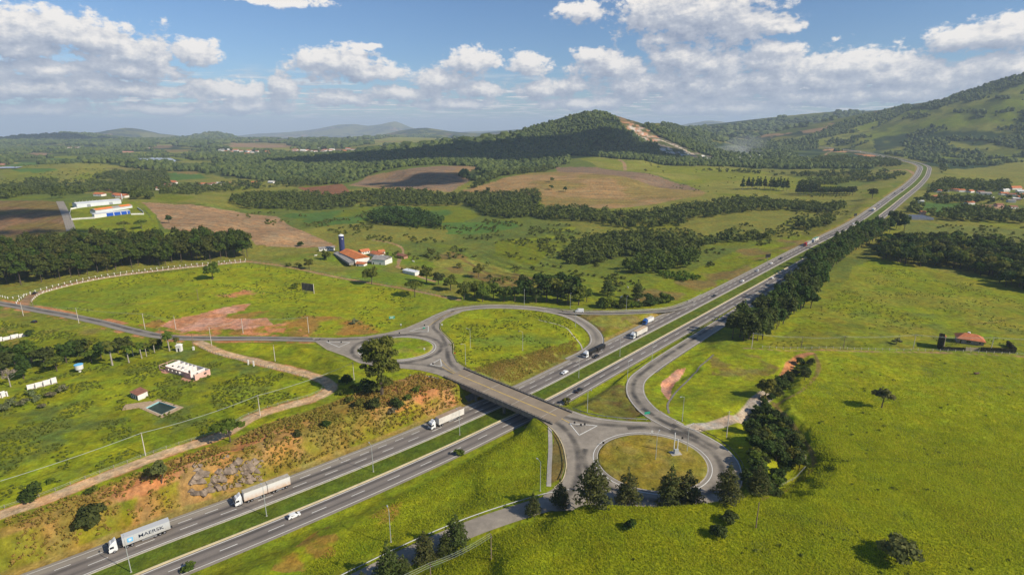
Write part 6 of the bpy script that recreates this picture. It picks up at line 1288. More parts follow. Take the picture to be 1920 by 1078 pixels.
MB().box(-5.6, 5.6, -.12, .0, 1.6, 7.2).build('panel', mat('billboard_back', (.06,.055,.05), .8, var=.2), bb); rb = MB(); [rb.box(x-.10, x+.10, -.25, -.12, 0, 7.2) for x in np.linspace(-5.2, 5.2, 9)]; rb.build('struts', mat('billboard_strut', (.22,.20,.18), .8), bb); MB().box(5.6, 5.75, -.3, .1, 0, 7.4).build('edge_post', CPOLE, bb)
b2 = empty('billboard', at(1439,489), .5, 'small black billboard on a post beyond the motorway', 'billboard'); MB().box(-3.4, 3.4, -.1, .1, 3.0, 6.4).build('panel', BK, b2); MB().tube([(0,0,-.5),(0,0,3)], .18, 8).build('post', STEEL, b2)
b3 = empty('billboard', at(1603,409), .5, 'distant dark board beside the motorway', 'billboard'); MB().box(-3.2, 3.2, -.1, .1, 2.6, 6.0).build('panel', BK, b3); MB().tube([(0,0,-.5),(0,0,2.6)], .18, 8).build('post', STEEL, b3)
def disc(p, label, m, r=.45, z0=1.9):
    t = empty('round_sign', p, -.1, label, 'road sign', 'round signs of the west junction'); MB().tube([(0,-.05,z0),(0,-.01,z0)], r, 16).build('disc', m, t); MB().tube([(0,.03,-.3),(0,.03,z0+.2)], .05, 6).build('post', STEEL, t)
disc(P(829,614,7), 'round white sign on the bend inside the loop', WH, .55); disc(P(796,660,7.3), 'round white sign on the tip of the west island', WH, .55); disc(P(752,614,7), 'round white sign on the verge north of the west island', WH, .5); disc(P(853,668,7), 'small red sign beside the bend north of the bridge', REDP, .45); disc(P(828,690,7), 'white plate on the south splitter of the west junction', WH, .45); disc((*P(1222,818,7)[:2],7.3), 'white round sign at the top rim of the east island', WH, .5)
for px, lb in (((796,613),'black chevron board on the north splitter'),((640,645),'black chevron board at the west splitter'),((616,643),'thin black board at the west splitter tip'),((749,628),'black board above the west island'),((1077,797),'black board on the left of the east splitter'),((1089,801),'black board in the middle of the east splitter'),((1096,800),'black board on the right of the east splitter'),((1131,835),'dark board at the left rim of the east island'),((1279,826),'dark board at the upper right rim of the east island'),((1243,586),'dark board at the slip road nose'),((1055,587),'dark board at the loop and slip road split'),((1288,568),'dark board beside the motorway merge'),((812,686),'black board on the south splitter')):
    q = P(px[0], px[1], 7) if px[1] > 600 else at(*px); sign((q[0], q[1], q[2]+.0), lb, .75, .9, .8, BK, .0, posts=1, name='marker_board')
# ================================================================ fences
def fence(A, label, sp, h, r, m, rails=None, railm=None, off=0.0, name='fence', group='fences', wall=None):
    B = offset(A, off); s = arclen(B); n = min(98, int(s[-1]/sp)); t = empty(name, (float(B[0,0]), float(B[0,1]), float(Zat(B[0,0], B[0,1]))), 0, label, 'fence', group)
    b = MB().box(-r, r, -r, r, -.4, h); pm = npmesh('fence_post', b.V, b.F, m)
    for x in np.linspace(0, s[-1], n):
        q = [float(np.interp(x, s, B[:,k])) for k in (0,1)]; link('post', pm, t, (q[0]-B[0,0], q[1]-B[0,1], float(Zat(*q)) - t.location.z))
    C_ = np.c_[B[:,0]-B[0,0], B[:,1]-B[0,1], Zat(B[:,0], B[:,1]) - t.location.z]
    for z in rails or (): MB().tube([(c[0], c[1], c[2]+z) for c in C_[::2]], .03, 4, cap=False).build('wire', railm or WIRE, t)
    if wall:
        z0, z1, w_, m_ = wall; N2 = normals2(A); n_ = len(C_)
        V = np.concatenate([np.c_[C_[:,0]+N2[:,0]*o2, C_[:,1]+N2[:,1]*o2, C_[:,2]+z] for o2, z in ((-w_,z0),(-w_,z1),(w_,z1),(w_,z0))]); i = np.arange(n_-1)
        link('wall', npmesh('fence_wall', V, np.concatenate([np.stack([k*n_+i, k*n_+i+1, (k+1)*n_+i+1, (k+1)*n_+i], 1) for k in range(3)])[:, ::-1], m_), t)
    return t
WPOST = mat('whitewashed_post', (.78,.74,.68), .8)
up2 = cutA(uproad, 14, 400)
fence(up2, 'white post fence along the upper edge of the curved road by the grove', 4.2, 1.6, .17, WPOST, (1.2,), WPOST, 4.2); fence(up2, 'low white post fence along the pasture edge of the curved road', 3.6, 1.3, .18, WPOST, (.9,), WPOST, -4.0, wall=(0,.45,.12,mat('low_wall', (.55,.42,.30), .9)))
fence(catmull(AT([(0,556),(25,560),(50,553),(80,549),(93,546)]), 4), 'short white post fence by the grove corner', 3.2, 1.4, .18, WPOST, (1.0,), WPOST)
fence(cutA(dirt, 8, 95), 'dark post fence along the lower side of the dirt track', 2.6, 1.3, .08, mat('grey_post', (.30,.26,.22), .9), (.5,.9,1.2), WIRE, -3.3)
fence(cutA(dirt, 110, 400), 'sparse post fence along the dirt track above the bank', 4.0, 1.3, .07, mat('grey_post', (.3,.26,.22)), (.6,1.1), WIRE, -3.2)
fence(cutA(ed, 8, 250), 'pale post and wire fence along the right hand field', 3.6, 1.35, .09, CPOLE, (.6,1.1), WIRE, 1.8); fence(rim, 'wire fence around the rim of the hollow', 4.0, 1.2, .06, mat('grey_post', (.3,.26,.22)), (.6,1.05), WIRE, -2.5)
fence(cutA(farmtrack, 0, 400), 'rough fence beside the farm track', 4.5, 1.2, .08, mat('grey_post', (.3,.26,.22)), (.6,1.05), WIRE, 3)
for px, lb in (((466,684),'left of two white gate posts on the dirt track'),((476,686),'right of two white gate posts on the dirt track')): t_g = empty('gate_post', at(*px), 0, lb, 'gate post'); MB().box(-.28,.28,-.28,.28,-.3,2.4).build('shaft', WPOST, t_g); MB().box(-.36,.36,-.36,.36,2.4,2.6).build('cap', WPOST, t_g)
# ================================================================ buildings
TILE = mat('clay_tile', (.52,.17,.07), .85, var=.25, vscale=.5, bump=.05); TILEB = mat('brown_tile', (.30,.13,.08), .9, var=.3, vscale=.5); WALLW = mat('white_wall', (.72,.69,.64), .85, var=.12, vscale=.4); WALLP = mat('pink_wall', (.66,.40,.32), .9, var=.18, vscale=.5); WALLG = mat('taupe_wall', (.36,.30,.24), .9, var=.15, vscale=.5); GREYR = mat('fibre_cement', (.30,.28,.26), .85, var=.25, vscale=.4); ORG = mat('orange_roof', (.72,.21,.05), .7, var=.12, vscale=.2); BLU = mat('blue_cladding', (.008,.075,.42), .5, var=.1); SHED = mat('pale_cladding', (.62,.64,.66), .6, var=.1, vscale=.1); DOORM = mat('dark_opening', (.03,.028,.026), .9)
def rect(c0, c1, c3, z):
    """origin, heading, length and depth of a rectangle from three photo corners at height z"""
    a, b, c = (Vector(P(*q, z)[:2]) for q in (c0, c1, c3)); d = b - a; L_ = d.length; rz = math.atan2(d.y, d.x); n_ = Vector((-math.sin(rz), math.cos(rz))); return a, rz, L_, (c - a).dot(n_)
def gable(name, label, o, rz, L_, D, h, rise, wm, rm, cat='house', z=None, wins=0, group=None, hip=0.0, ov=.4, doors=0, shed=False):
    """walls and pitched roof; long side along local x, ridge along x"""
    z = float(Zat(o[0], o[1])) if z is None else z; t = empty(name, (o[0], o[1], z), rz, label, cat, group); sg = 1 if D > 0 else -1; D = abs(D)
    y0, y1 = (0, D) if sg > 0 else (-D, 0)
    w_ = MB(); ym = (y0+y1)/2
    if shed: w_.add([(0,y0,-.6),(L_,y0,-.6),(L_,y1,-.6),(0,y1,-.6),(0,y0,h),(L_,y0,h),(L_,y1,h+rise),(0,y1,h+rise)], [(0,3,2,1),(4,5,6,7),(0,1,5,4),(1,2,6,5),(2,3,7,6),(3,0,4,7)])
    else:
        w_.add([(0,y0,-.6),(L_,y0,-.6),(L_,y1,-.6),(0,y1,-.6),(0,y0,h),(L_,y0,h),(L_,y1,h),(0,y1,h)], [(0,3,2,1),(0,1,5,4),(1,2,6,5),(2,3,7,6),(3,0,4,7)])
        if not hip: w_.add([(0,y0,h),(0,y1,h),(0,ym,h+rise),(L_,y0,h),(L_,y1,h),(L_,ym,h+rise)], [(0,2,1),(3,4,5)])
    wl = w_.build('wall', wm, t); e = ov; k = rise/(D/2) if D else 1; hx = hip
    if shed: MB().add([(-e,y0-e,h+.02),(L_+e,y0-e,h+.02),(L_+e,y1+e,h+rise+.05),(-e,y1+e,h+rise+.05),(-e,y0-e,h+.16),(L_+e,y0-e,h+.16),(L_+e,y1+e,h+rise+.19),(-e,y1+e,h+rise+.19)], [(0,3,2,1),(4,5,6,7),(0,1,5,4),(1,2,6,5),(2,3,7,6),(3,0,4,7)]).build('roof', rm, t)
    else:
        lo = h - e*k + .04
        V = [(-e,y0-e,lo),(L_+e,y0-e,lo),(L_+e,y1+e,lo),(-e,y1+e,lo),(-e+hx,ym,h+rise+.04),(L_+e-hx,ym,h+rise+.04)]
        V += [(x,y,zz+.14) for x,y,zz in V]; MB().add(V, [(6,7,11,10),(8,9,10,11),(9,6,10),(7,8,11),(0,4,5,1),(2,5,4,3),(3,4,0),(1,5,2),(0,1,7,6),(1,2,8,7),(2,3,9,8),(3,0,6,9)]).build('roof', rm, t)
    yf = y0 - .02
    for i in range(wins): x = L_*(i+.7)/(wins+.4); f_ = MB().box(x-.6, x+.6, yf-.03, yf+.03, 1.0, 2.1).build('window', WALLW, t); MB().box(x-.5, x+.5, yf-.05, yf-.032, 1.1, 2.0).build('pane', GLS, f_)
    for i in range(doors): x = L_*(i+.25)/(doors+.0 or 1); MB().box(x-.5, x+.5, yf-.04, yf+.04, 0, 2.1).build('door', DOORM, t)
    return t
# tiled house with hedges on the right
o, rz, L_, D = rect((1794,641.5),(1844,649),(1852,641),6.4); hs = gable('country_house', 'hip roofed orange tile house inside a hedged garden on the right', o, rz, L_, 8.5, 3.0, 2.2, WALLG, TILE, wins=0, hip=4.0, ov=.7)
for x, w_ in ((1.6,1.0),(5.2,2.2),(10.2,.9)):
    f_ = MB().box(x-w_/2-.1, x+w_/2+.1, -.06, -.01, .9 if x > 2 else 0.0, 2.3).build('window' if x > 2 else 'door', WALLW, hs); MB().box(x-w_/2, x+w_/2, -.09, -.062, 1.0 if x > 2 else .05, 2.2).build('pane', GLS, f_)
tk2 = MB().tube([(L_*.45,5.5,4.9),(L_*.45,5.5,5.7)], .7, 12); tk2.build('water_tank', WALLW, hs)
HEDGE = foliage('leaves_hedge', (.035,.035,.018), (.06,.055,.028), .1, 0)
def hedge(label, a_, b_, h, w_):
    p0, p1 = Vector(at(*a_)), Vector(at(*b_)); d = p1 - p0; L_ = d.length; n = int(L_*h*w_*26); V0 = []
    x = rng.random(n)*L_; y = (rng.random(n)-.5)*w_; z = rng.random(n)*h; f_ = rng.integers(0, 3, n); y = np.where(f_ == 0, np.sign(y)*w_/2, y); z = np.where(f_ == 1, h, z)
    c = np.stack([x, y, z], 1) + rng.normal(size=(n,3))*.05; nr = rng.normal(size=(n,3)); nr /= np.linalg.norm(nr,axis=1)[:,None]; t1 = np.cross(nr, rng.normal(size=(n,3))); t1 /= np.linalg.norm(t1,axis=1)[:,None]; t2 = np.cross(nr,t1); s = .16
    V = np.stack([c-t1*s-t2*s, c+t1*s-t2*s, c+t1*s+t2*s, c-t1*s+t2*s], 1).reshape(-1,3); F = np.arange(n*4).reshape(n,4)
    t = empty('hedge', tuple(p0), math.atan2(d.y, d.x), label, 'hedge', 'clipped hedges of the tiled house'); link('foliage', npmesh('hedge_leaves', V, F, HEDGE, v=rng.random(n)), t); MB().box(.1, L_-.1, -w_*.42, w_*.42, -.3, h-.1).build('branch_core', mat('hedge_core', (.03,.03,.015), .9), t)
hedge('clipped front hedge left of the garden gate', (1765,656.5), (1809,657.5), 2.0, 1.0); hedge('long clipped front hedge right of the garden gate', (1838,659), (1903,662), 2.3, 1.2); hedge('tall narrow hedge on the left end of the garden', (1763,655), (1762,647), 6.5, 2.2); hedge('side hedge on the right end of the garden', (1903,660), (1888,647), 2.0, 1.2)
gt = empty('garden_gate', at(1811,657.5), -.05, 'tan garden gate between the two front hedges', 'gate'); MB().box(0, 6.8, -.08, .08, 0, 1.9).build('panel', mat('gate_panel', (.34,.27,.18), .8), gt); [MB().box(x-.15, x+.15, -.15, .15, -.2, 2.2).build('post', WALLG, gt) for x in (-.1, 2.0, 6.9)]
ch = empty('brick_tower', at(1765,649), 0, 'narrow tower with a small tiled cap at the garden corner', 'tower'); MB().box(-1,1,-.8,.8,-.3,6.0).build('shaft', WALLG, ch); MB().box(-1.3,1.3,-1.1,1.1,6.0,6.7,.5,.5).build('cap', TILE, ch)
# roofless pink ruin
o, rz, L_, D = rect((311,697),(366,714),(336.5,685),7.6); z0 = float(Zat(*o)); D = 8.0
ru = empty('ruined_house', (o[0], o[1], z0), rz, 'long roofless pink house with white inner walls in the old farmyard', 'ruin')
def wallseg(nm, x0, x1, y0, y1, h, m, holes=()):
    """a wall with rectangular openings; holes along its long axis: (from, to, sill, head)"""
    b = MB(); ln = 'x' if abs(x1-x0) > abs(y1-y0) else 'y'; a0, a1 = (x0, x1) if ln == 'x' else (y0, y1); cur = a0
    def bx_(u0, u1, za, zb):
        if u1 - u0 < .02: return
        b.box(*( (u0,u1,y0,y1) if ln == 'x' else (x0,x1,u0,u1) ), za, zb)
    for h0, h1, zs, zh in sorted(holes): bx_(cur, h0, -.4, h); bx_(h0, h1, -.4, zs); bx_(h0, h1, zh, h) if zh < h-.05 else None; cur = h1
    bx_(cur, a1, -.4, h); return b.build(nm, m, ru)
WI = mat('white_plaster', (.74,.70,.66), .9, var=.15)
wallseg('front_wall', 0, L_, 0, .25, 3.0, WALLP, [(1.8,3.0,1,2.2),(4.8,6.0,1,2.2),(8.0,9.2,0,2.2),(10.4,12.6,0,2.4),(L_-3.2,L_-1.0,0,3.0)])
wallseg('back_wall', -2, L_, D-.25, D, 3.0, WI, [(3,4.4,1,2.1),(8,9.2,1,2.1),(12.4,13.4,1,2.1)]); wallseg('end_wall', L_, L_+.25, 0.0, D, 3.1, WALLP, [(D-3.4,D-2.0,1.4,2.3)])
for x, hh in ((0,3.4),(4.0,3.1),(7.0,2.9),(10.0,2.8),(13.0,3.0),(L_-3.6,3.1)): wallseg('inner_wall', x, x+.22, .26, D-.26, hh, WI, [(D*.4, D*.4+1.0, 0, 2.1)])
wallseg('inner_wall', 4.3, 9.9, 3.9, 4.1, 2.8, WI, [(6,7,0,2.1)]); MB().box(-3.6, L_+.2, -1.6, D, -.45, .06).build('floor', mat('red_floor', (.48,.25,.16), .9, var=.25), ru)
for x, y in ((-4.2,-.4),(-3.9,D-.4),(-4.2,3.6)): MB().box(x-.15, x+.15, y-.15, y+.15, -.3, 2.7).build('porch_post', WALLP, ru)
MB().box(-4.4, 0, -.5, -.3, 2.7, 2.9).box(-4.1, 0, D-.5, D-.3, 2.7, 2.9).box(-4.4, -4.2, -.3, D-.5, 2.702, 2.898).build('porch_beam', WALLP, ru); MB().box(-4.3, -.2, -.3, -.1, -.2, 1.0).build('porch_parapet', WALLP, ru)
rub = empty('rubble_slab', at(340,709), rz, 'broken red floor slab lying in front of the roofless house', 'slab'); MB().box(0,9,-1.3,1.0,-.2,.14,.1,.2).build('slab', mat('red_floor', (.48,.25,.16)), rub)
o, rz, L_, D = rect((246,744),(262,752),(254,738.5),7.8); ht = gable('pool_hut', 'small white hut with a brown tiled roof beside the empty pool', o, rz, 6.5, 4.2, 2.4, .5, WALLW, TILEB, 'hut', shed=True, ov=.3)
for x in (1.2, 3.2, 5.2): MB().box(x-.45, x+.45, -.05, .03, .3, 2.0).build('opening', DOORM, ht)
# pool sunk in the ground
pc = [np.array(P(x, y, 7.9)) for x, y in ((273,766),(298,754),(332,765),(303,779))]; pz = float(np.mean([Zat(c[0], c[1]) for c in pc])) + .08; pz_ctr = sum(pc)/4
sl = block(pz_ctr[0]-14, pz_ctr[0]+14, pz_ctr[1]-14, pz_ctr[1]+14); big = [pz_ctr + (c-pz_ctr)*1.5 for c in pc]; k = inside(X[sl], Y[sl], big); Z[sl] = np.where(k, pz-.10, Z[sl]); k = inside(X[sl], Y[sl], [pz_ctr + (c-pz_ctr)*1.03 for c in pc]); Z[sl] = np.where(k, pz-2.2, Z[sl])
pool = empty('swimming_pool', (float(pz_ctr[0]), float(pz_ctr[1]), pz), 0, 'half empty swimming pool with a pale blue rim and dark green water', 'pool'); pl = [c - pz_ctr for c in pc]
def ring(n_, f0, f1, z0, z1, m):
    b = MB(); V = [(c[0]*f, c[1]*f, z) for f, z in ((f0,z0),(f1,z0),(f1,z1),(f0,z1)) for c in pl]; F = [(r_*4+i, r_*4+(i+1)%4, ((r_+1)%4)*4+(i+1)%4, ((r_+1)%4)*4+i) for r_ in range(4) for i in range(4)]; b.add(V, [f[::-1] for f in F]); return b.build(n_, m, pool)
ring('coping', .98, 1.12, -.12, .10, mat('pool_coping', (.50,.40,.28), .9, var=.2)); ring('terrace', 1.12, 1.42, -.25, .04, mat('terrace', (.42,.30,.18), .9, var=.3)); ring('basin_wall', .965, .985, -1.6, .09, mat('pool_tile', (.32,.56,.58), .6, var=.15))
MB().add([(c[0]*.965, c[1]*.965, -.42) for c in pl], [(0,1,2,3)] if (pl[1][0]-pl[0][0])*(pl[2][1]-pl[1][1])-(pl[1][1]-pl[0][1])*(pl[2][0]-pl[1][0]) > 0 else [(3,2,1,0)]).build('water', mat('stale_water', (.030,.045,.020), .35, spec=.3, var=.4, vscale=.3), pool)
sl_ = empty('paved_terrace', (float(P(262,760,8)[0]), float(P(262,760,8)[1]), pz-.04), .35, 'worn paved terrace between the hut and the pool', 'terrace'); MB().box(-6,4,-2.4,2.6,-.3,.06).build('paving', mat('terrace', (.42,.30,.18)), sl_)
wt = empty('water_tank', at(150,697), 0, 'round white water tank with a blue lid on a short stand by the dark trees', 'water tank'); MB().tube([(0,0,1.2),(0,0,1.6),(0,0,3.9)], [1.2,1.7,1.9], 20).build('tank', WALLW, wt); MB().tube([(0,0,3.9),(0,0,4.05)], 1.95, 20).build('lid', SKYB, wt); MB().tube([(0,0,-.4),(0,0,1.2)], .6, 10).build('stand', WALLW, wt)
gp = empty('gatehouse', at(337,658), .1, 'small white gatehouse pillar with a pointed cap at the farm entrance', 'gatehouse'); MB().box(-1.3,1.3,-1.1,1.1,-.3,3.4).build('wall', WALLW, gp); MB().box(-1.6,1.6,-1.4,1.4,3.4,4.3,.9,.9).build('roof', WALLW, gp); MB().box(-.4,.4,-1.13,-1.08,0,2.0).build('door', DOORM, gp)
gs = empty('marker_pillar', at(363,656), 0, 'short white pillar beside the farm entrance pole', 'pillar'); MB().box(-.4,.4,-.4,.4,-.2,1.6).build('shaft', WALLW, gs); MB().box(-.5,.5,-.5,.5,1.6,1.8).build('cap', WALLW, gs)
def broken(label, a_, b_, h, step):
    p0, p1 = Vector(at(*a_)), Vector(at(*b_)); d = p1-p0; L_ = d.length; t = empty('broken_wall', tuple(p0), math.atan2(d.y,d.x), label, 'wall'); x = 0; dz = d.z/L_
    w_ = MB(); q = MB()
    while x < L_: hh = h*random.uniform(.65,1.05); w_.box(x, min(x+step*.98, L_), -.15, .15, dz*x-.4, dz*x+hh); q.box(x, x+.35, -1.5, -.152, dz*x-.4, dz*x+hh*.9, 0, 0); x += step
    w_.build('wall', WI, t); q.build('buttresses', WI, t); MB().add([(0,-1.6,.05),(L_,-1.6,.05+d.z),(L_,.1,.05+d.z),(0,.1,.05)], [(0,1,2,3)]).build('slab', CONC, t)
broken('long broken white wall with buttresses below the dark farmyard trees', (51,730), (107,716), 2.6, 3.0); broken('broken white wall near the left edge above the pasture', (-10,641), (55,628), 2.2, 3.6); broken('low white ruin with dark openings at the left edge', (-8,748), (15,741), 2.8, 1.8)
# farm with silo
si = empty('silo', at(642,474), 0, 'tall dark blue silo with a white domed cap at the farm', 'silo'); NB = mat('silo_blue', (.035,.045,.14), .5, var=.15); MB().tube([(0,0,-.5),(0,0,17)], 2.6, 24).build('tank', NB, si); MB().tube([(0,0,17),(0,0,17.8),(0,0,18.6)], [2.7,2.2,.3], 24).build('cap', WH, si); rb = MB(); [rb.tube([(0,0,z),(0,0,z+.12)], 2.65, 24) for z in np.arange(1.5, 17, 1.6)]; rb.build('hoops', NB, si); MB().box(1.2,2.4,-2.75,-2.55,13.8,14.8).build('plate', WH, si)
def px_house(name, label, c0, c1, D, h, rise, wm, rm, z=6, **k): a, rz, L_, _ = rect(c0, c1, (c0[0], c0[1]-5), z); return gable(name, label, a, rz, L_, D, h, rise, wm, rm, **k)
px_house('long_barn', 'long open barn with a bright orange roof beside the silo', (637,480), (666,493), 14, 4.0, 2.6, WALLW, mat('barn_orange', (.62,.20,.06), .8, var=.2, vscale=.3), cat='barn'); px_house('grey_barn', 'barn with a weathered grey roof and white gable at the farm', (697,492), (722,494), 13, 5.0, 2.4, WALLW, GREYR, cat='barn', doors=2)
px_house('farm_shed', 'long low barn annex in the shade of the orange roof', (626,478), (655,497), 4, 1.6, .5, GREYR, GREYR, cat='shed', shed=True)
px_house('farmhouse', 'white farmhouse with a red tile roof left of the small red roofed house', (678,474.5), (694,472), 7, 2.6, 1.8, WALLW, TILE, wins=3); px_house('farmhouse', 'orange tiled farmhouse joined to the grey barn', (693,476), (709,480), 8, 2.8, 2.0, WALLW, TILE, wins=2); px_house('farmhouse', 'small white house with a red roof at the upper right of the farm', (711,474), (722,472.5), 6, 2.5, 1.6, WALLW, TILE, wins=2)
px_house('field_shed', 'little red roofed shed alone in the farm meadow', (743,477), (757,480), 5, 2.0, 1.6, mat('brick_wall', (.40,.22,.14), .9), TILEB, cat='shed'); px_house('low_stable', 'long low white stable left of the silo', (599,472.5), (628,470), 5, 2.2, .8, WALLW, GREYR, cat='stable', wins=6, shed=True); px_house('cattle_shed', 'white flat roofed shed on the farm track', (755,509), (778,514), 5, 2.4, .3, WALLW, WH, cat='shed', shed=True); px_house('tool_shed', 'small orange roofed shed at the lower end of the barn', (667,495), (682,496), 6, 2.4, 1.2, WALLW, TILE, cat='shed', doors=1)
yd = empty('farm_yard', at(688,490), 0, 'pale concrete farm yard between the barns', 'yard'); MB().box(-9,9,-5,6,-.6,.15).build('slab', CONC, yd)
# factory
o, rz, L_, D = rect((146,396),(229,388),(146,392),20); zf = float(Zat(*o)); fac = gable('factory_shed', 'long pale grey factory shed on the hill at the left', o, rz, L_, 16, 6.2, 1.2, SHED, SHED, 'factory', z=zf-.6)
for x in (.22, .72): MB().box(L_*x, L_*x+4, -.15, .02, 0, 4.4).build('loading_door', mat('grey_door', (.28,.30,.33), .6), fac)
o, rz, L_, D = rect((180,403),(249,393),(180,399),20.4); f2 = gable('factory_hall', 'factory hall with bright orange roof panels in front of the grey shed', o, rz, L_, 9, 3.8, 1.7, SHED, GREYR, 'factory')
for a_, b_ in ((.03,.48),(.68,.98)): MB().add([(L_*a_,-.3,3.95),(L_*b_,-.3,3.95),(L_*b_,4.2,5.66),(L_*a_,4.2,5.66)], [(0,1,2,3)]).build('roof_panel', ORG, f2)
o, rz, L_, D = rect((178,410),(245,402.5),(178,406),20.8); f3 = gable('factory_annex', 'low factory front with four blue painted bays', o, rz, L_, 6, 4.6, .4, WALLW, SHED, 'factory', shed=True)
for i, (a_, b_) in enumerate(((.33,.52),(.54,.72),(.74,.90),(.92,.995))): MB().box(L_*a_, L_*b_, -.16, .02, .5, 4.3).build('blue_bay', BLU, f3)
def wall_line(label, pts, h, m):
    p0 = at(*pts[0]); t = empty('boundary_wall', p0, 0, label, 'wall', 'factory boundary walls')
    for a_, b_ in zip(pts, pts[1:]):
        A_, B_ = Vector(at(*a_)) - Vector(p0), Vector(at(*b_)) - Vector(p0); n_ = Vector((-(B_-A_).y, (B_-A_).x, 0)).normalized()*.12
        MB().add([A_-n_-Vector((0,0,.5)), B_-n_-Vector((0,0,.5)), B_+n_-Vector((0,0,.5)), A_+n_-Vector((0,0,.5)), A_-n_+Vector((0,0,h)), B_-n_+Vector((0,0,h)), B_+n_+Vector((0,0,h)), A_+n_+Vector((0,0,h))], [(0,3,2,1),(4,5,6,7),(0,1,5,4),(1,2,6,5),(2,3,7,6),(3,0,4,7)]).build('panel', m, t)
wall_line('white front wall of the factory yard', [(134,413),(160,411),(178,410)], 2.0, WALLW); wall_line('white wall at the right end of the factory', [(246,403),(270,402.5),(268,398),(258,391)], 1.8, WALLW); wall_line('white wall at the left side of the factory yard', [(134,413),(131,402),(133,393),(144,391)], 1.8, WALLW)
fg = empty('sign_tower', at(229,378), 0, 'tall narrow red and white sign tower behind the factory', 'sign'); MB().box(-.9,0,-.3,.3,3,10.5).build('red_panel', REDP, fg); MB().box(0,1.1,-.3,.3,3,10.5).build('white_panel', WH, fg); MB().tube([(0,0,-.5),(0,0,3)], .3, 8).build('post', STEEL, fg)
for i, px in enumerate((142,150,156,163,169,175,182,188,200,207)): t_p = empty('yard_post', at(px, 383-i*.25), 0, 'thin white post in the row behind the factory shed', 'post', 'white posts behind the factory shed'); MB().tube([(0,0,-.4),(0,0,5.2)], .12, 6).build('shaft', WALLW, t_p)
# villages
HV = []
def vill(px, label, grp_, L_=9, D=7, h=2.8, rm=TILE, wm=WALLW, rz=None): 
    q = at(*px); t = gable('village_house', label, q, random.uniform(-.5,.5) if rz is None else rz, L_, D, h, L_*.14, wm, rm, group=grp_, wins=2 if L_ > 12 else 0); return t
V1 = 'houses of the village right of the motorway'
for i, (px, L_, rm, wm) in enumerate([((1753,361),10,TILE,WALLW),((1769,359),9,TILE,WALLW),((1752,373),14,TILE,WALLW),((1766,370),10,TILEB,WALLW),((1779,358),12,TILE,WALLP),((1791,359),8,TILE,WALLW),((1798,360),11,TILE,WALLW),((1820,362),12,TILE,WALLW),((1834,363),10,TILEB,WALLW),((1838,366),16,GREYR,WALLW),((1849,365),8,TILE,WALLP),((1815,384),12,TILE,WALLW),((1882,360),14,WALLW,WALLW),((1877,366),12,TILE,WALLW),((1887,368),12,TILEB,WALLW),((1898,356),22,TILE,WALLW),((1908,362),14,WH,WALLW),((1917,361),16,TILE,WALLW),((1905,368),12,TILE,WALLW),((1899,376),10,WALLW,WALLP),((1910,373),14,TILE,WALLW),((1890,380),10,GREYR,WALLW),((1860,374),5,WALLW,WALLW),((1870,388),10,TILEB,WALLP),((1722,381),7,WALLW,WALLW),((1727,402),6,TILE,WALLP),((1896,392),10,TILEB,WALLW)]):
    vill(px, 'low house with tiled or white roof in the village beyond the motorway', V1, L_, 8, 3.2, rm, wm)
V2 = 'houses of the hamlet behind the factory'
for px in ((283,349),(290,353),(297,352),(304,354),(311,352),(316,343),(320,345),(306,349),(368,348),(376,347),(384,348),(396,347),(404,346),(413,347),(422,346),(452,345),(460,344),(470,345),(502,344),(280,357),(175,368),(210,369),(216,371),(30,365)): vill(px, 'small orange roofed house in the hamlet behind the factory hill', V2, random.uniform(9,16), 9, 3.2, random.choice([TILE,TILE,TILEB,WALLW]))
V3 = 'houses of the distant towns'
for k in range(120):
    c = random.choice([(430,286,22,4),(470,288,22,4),(500,290,25,5),(530,289,18,4),(560,285,22,3),(600,283,25,3),(130,279,16,3),(640,283,18,3),(275,281,8,1),(885,264,8,2),(1405,296,20,4)])
    vill((c[0]+random.uniform(-1,1)*c[2], c[1]+random.uniform(-1,1)*c[3]), 'tiny pale house in a distant town', V3, random.uniform(14,26), 14, 5, random.choice([TILE,TILE,WALLW,GREYR,TILEB]))
px_house('red_roofed_house', 'pink walled house with a bright roof at the right edge behind the wood', (1904,483), (1916,481), 8, 5, 2.0, WALLP, TILE, z=6, wins=2)
q = at(1700,412); gh = empty('net_greenhouse', q, -.12, 'grey blue net covered greenhouse beyond the tree belt', 'greenhouse'); GHM = mat('shade_net', (.20,.22,.27), .7, var=.1)
for i in range(9): MB().prism([(i*3.6, 0), (i*3.6+3.5, 0), (i*3.6+3.5, 2.6), (i*3.6+1.75, 3.3), (i*3.6, 2.6)][::-1], 0, 26).build('bay', GHM, gh)
# rocks in the bank
ROCK = mat('bank_rock', (.25,.19,.14), .95, var=.5, vscale=.5, bump=.25)
rk = empty('rock_outcrop', at(425,905), 0, 'weathered brown rock outcrop in the bank above the long dusty truck', 'rock'); V = []; F = []; n = 0; og = rk.location
g_ = np.random.default_rng(77)
for i in range(80):
    px, py = 355 + g_.random()*135, 0; py = 903 - (px-355)*.20 + g_.normal()*16; c = np.array(at(px, py)); r_ = .7 + 1.3*g_.random()
    W = IV*(1 + g_.normal(size=(12,1))*.24)*[r_*1.2, r_*.9, r_*.8] + c - np.array(og) - [0, 0, r_*.25]; V.append(W); F.append(IF + n); n += 12
link('rock', npmesh('rocks', np.concatenate(V), np.concatenate(F), ROCK), rk)
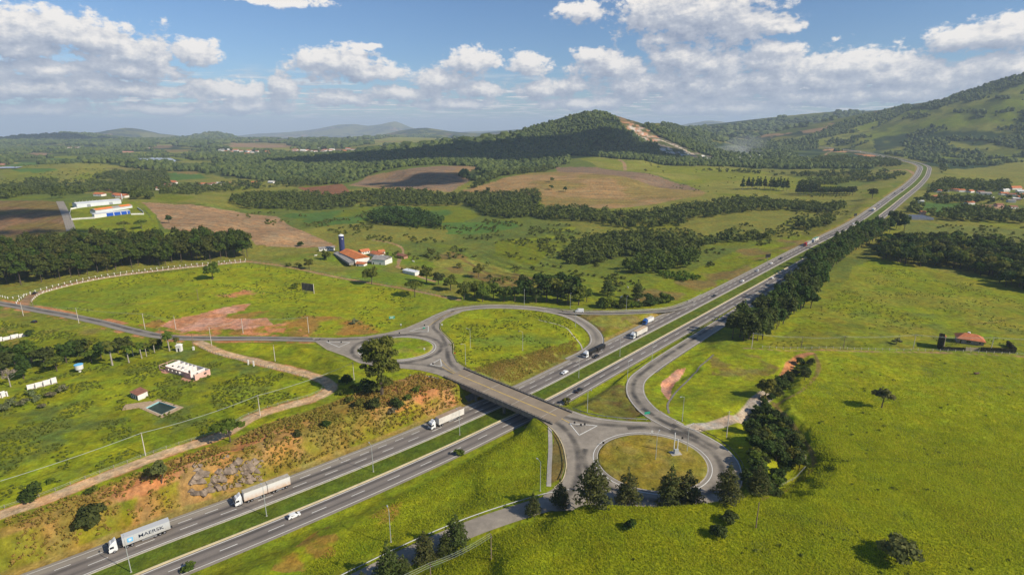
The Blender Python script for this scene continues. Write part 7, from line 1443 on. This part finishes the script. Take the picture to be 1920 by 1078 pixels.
# lakes
WAT = mat('lake_water', (.05,.075,.10), .06, spec=.9)
for px, nm in (([(258,298.5),(290,297.5),(320,298),(330,301),(322,305),(300,304),(275,302.5)], 'lake'), ([(-20,313),(20,312.5),(42,313.5),(30,316.5),(-20,317)], 'pond')):
    w_ = AT(px); zl = float(np.median([q[2] for q in w_])) + .5; a = np.array(w_); sl = block(a[:,0].min()-60, a[:,0].max()+60, a[:,1].min()-60, a[:,1].max()+60)
    k = inside(X[sl], Y[sl], a); Z[sl] = np.where(k, zl-3, np.minimum(Z[sl], np.maximum(zl+.4, Z[sl]-4))); sheet(nm, [(q[0], q[1], zl) for q in (np.array(w_) - a.mean(0))*1.04 + a.mean(0)], WAT, 0)
# cattle
def cow_mesh(nm, lying=False):
    b = MB(); z = .95 if not lying else .5
    b.tube([(-1.05,0,z+.12),(-.8,0,z+.08),(-.3,0,z),(.3,0,z-.03),(.7,0,z+.08),(1.0,0,z+.28),(1.22,0,z+.42),(1.45,0,z+.28),(1.62,0,z+.1)], [.12,.34,.38,.40,.36,.22,.16,.17,.09], 10)
    if not lying:
        for x, s in ((.62,-.18),(.62,.18)): b.tube([(x,s,.8),(x+.03,s,.45),(x,s,.0)], [.15,.08,.07], 6)
        for x, s in ((-.75,-.18),(-.75,.18)): b.tube([(x,s,.85),(x+.1,s,.55),(x-.08,s,.36),(x,s,.0)], [.19,.10,.07,.07], 6)
    for s in (-1,1): b.tube([(1.2,s*.12,z+.5),(1.15,s*.34,z+.48)], [.06,.03], 5)
    b.tube([(-1.1,0,z+.2),(-1.2,0,z-.2),(-1.18,0,z-.45)], [.05,.03,.05], 5); return b
cwm = cow_mesh('c'); CW = npmesh('cow_body', cwm.V, cwm.F, mat('white_hide', (.70,.66,.58), .9), smooth=True); cb = cow_mesh('c', True); CB = npmesh('cow_body_lying', cb.V, cb.F, mat('brown_hide', (.12,.07,.045), .9), smooth=True)
for px, lb in (((1165,559),'white cow grazing behind the slip road'),((1177,541),'white cow farther up the valley pasture'),((1197,566),'white cow beside the slender pine'),((592,481),'white cow left of the farm'),((775,492),'white cow right of the farm')):
    o = link('cow', CW, None, at(*px)); o.rotation_euler[2] = random.random()*6; o.scale = (1.2,)*3; tag(o, lb, 'cow', 'cattle on the pastures')
o = link('cow', CB, None, at(1831,702)); o.rotation_euler[2] = 3.3; o.scale = (1.3,)*3; tag(o, 'brown cow lying alone in the large green field', 'cow', 'cattle on the pastures')
build_ground()
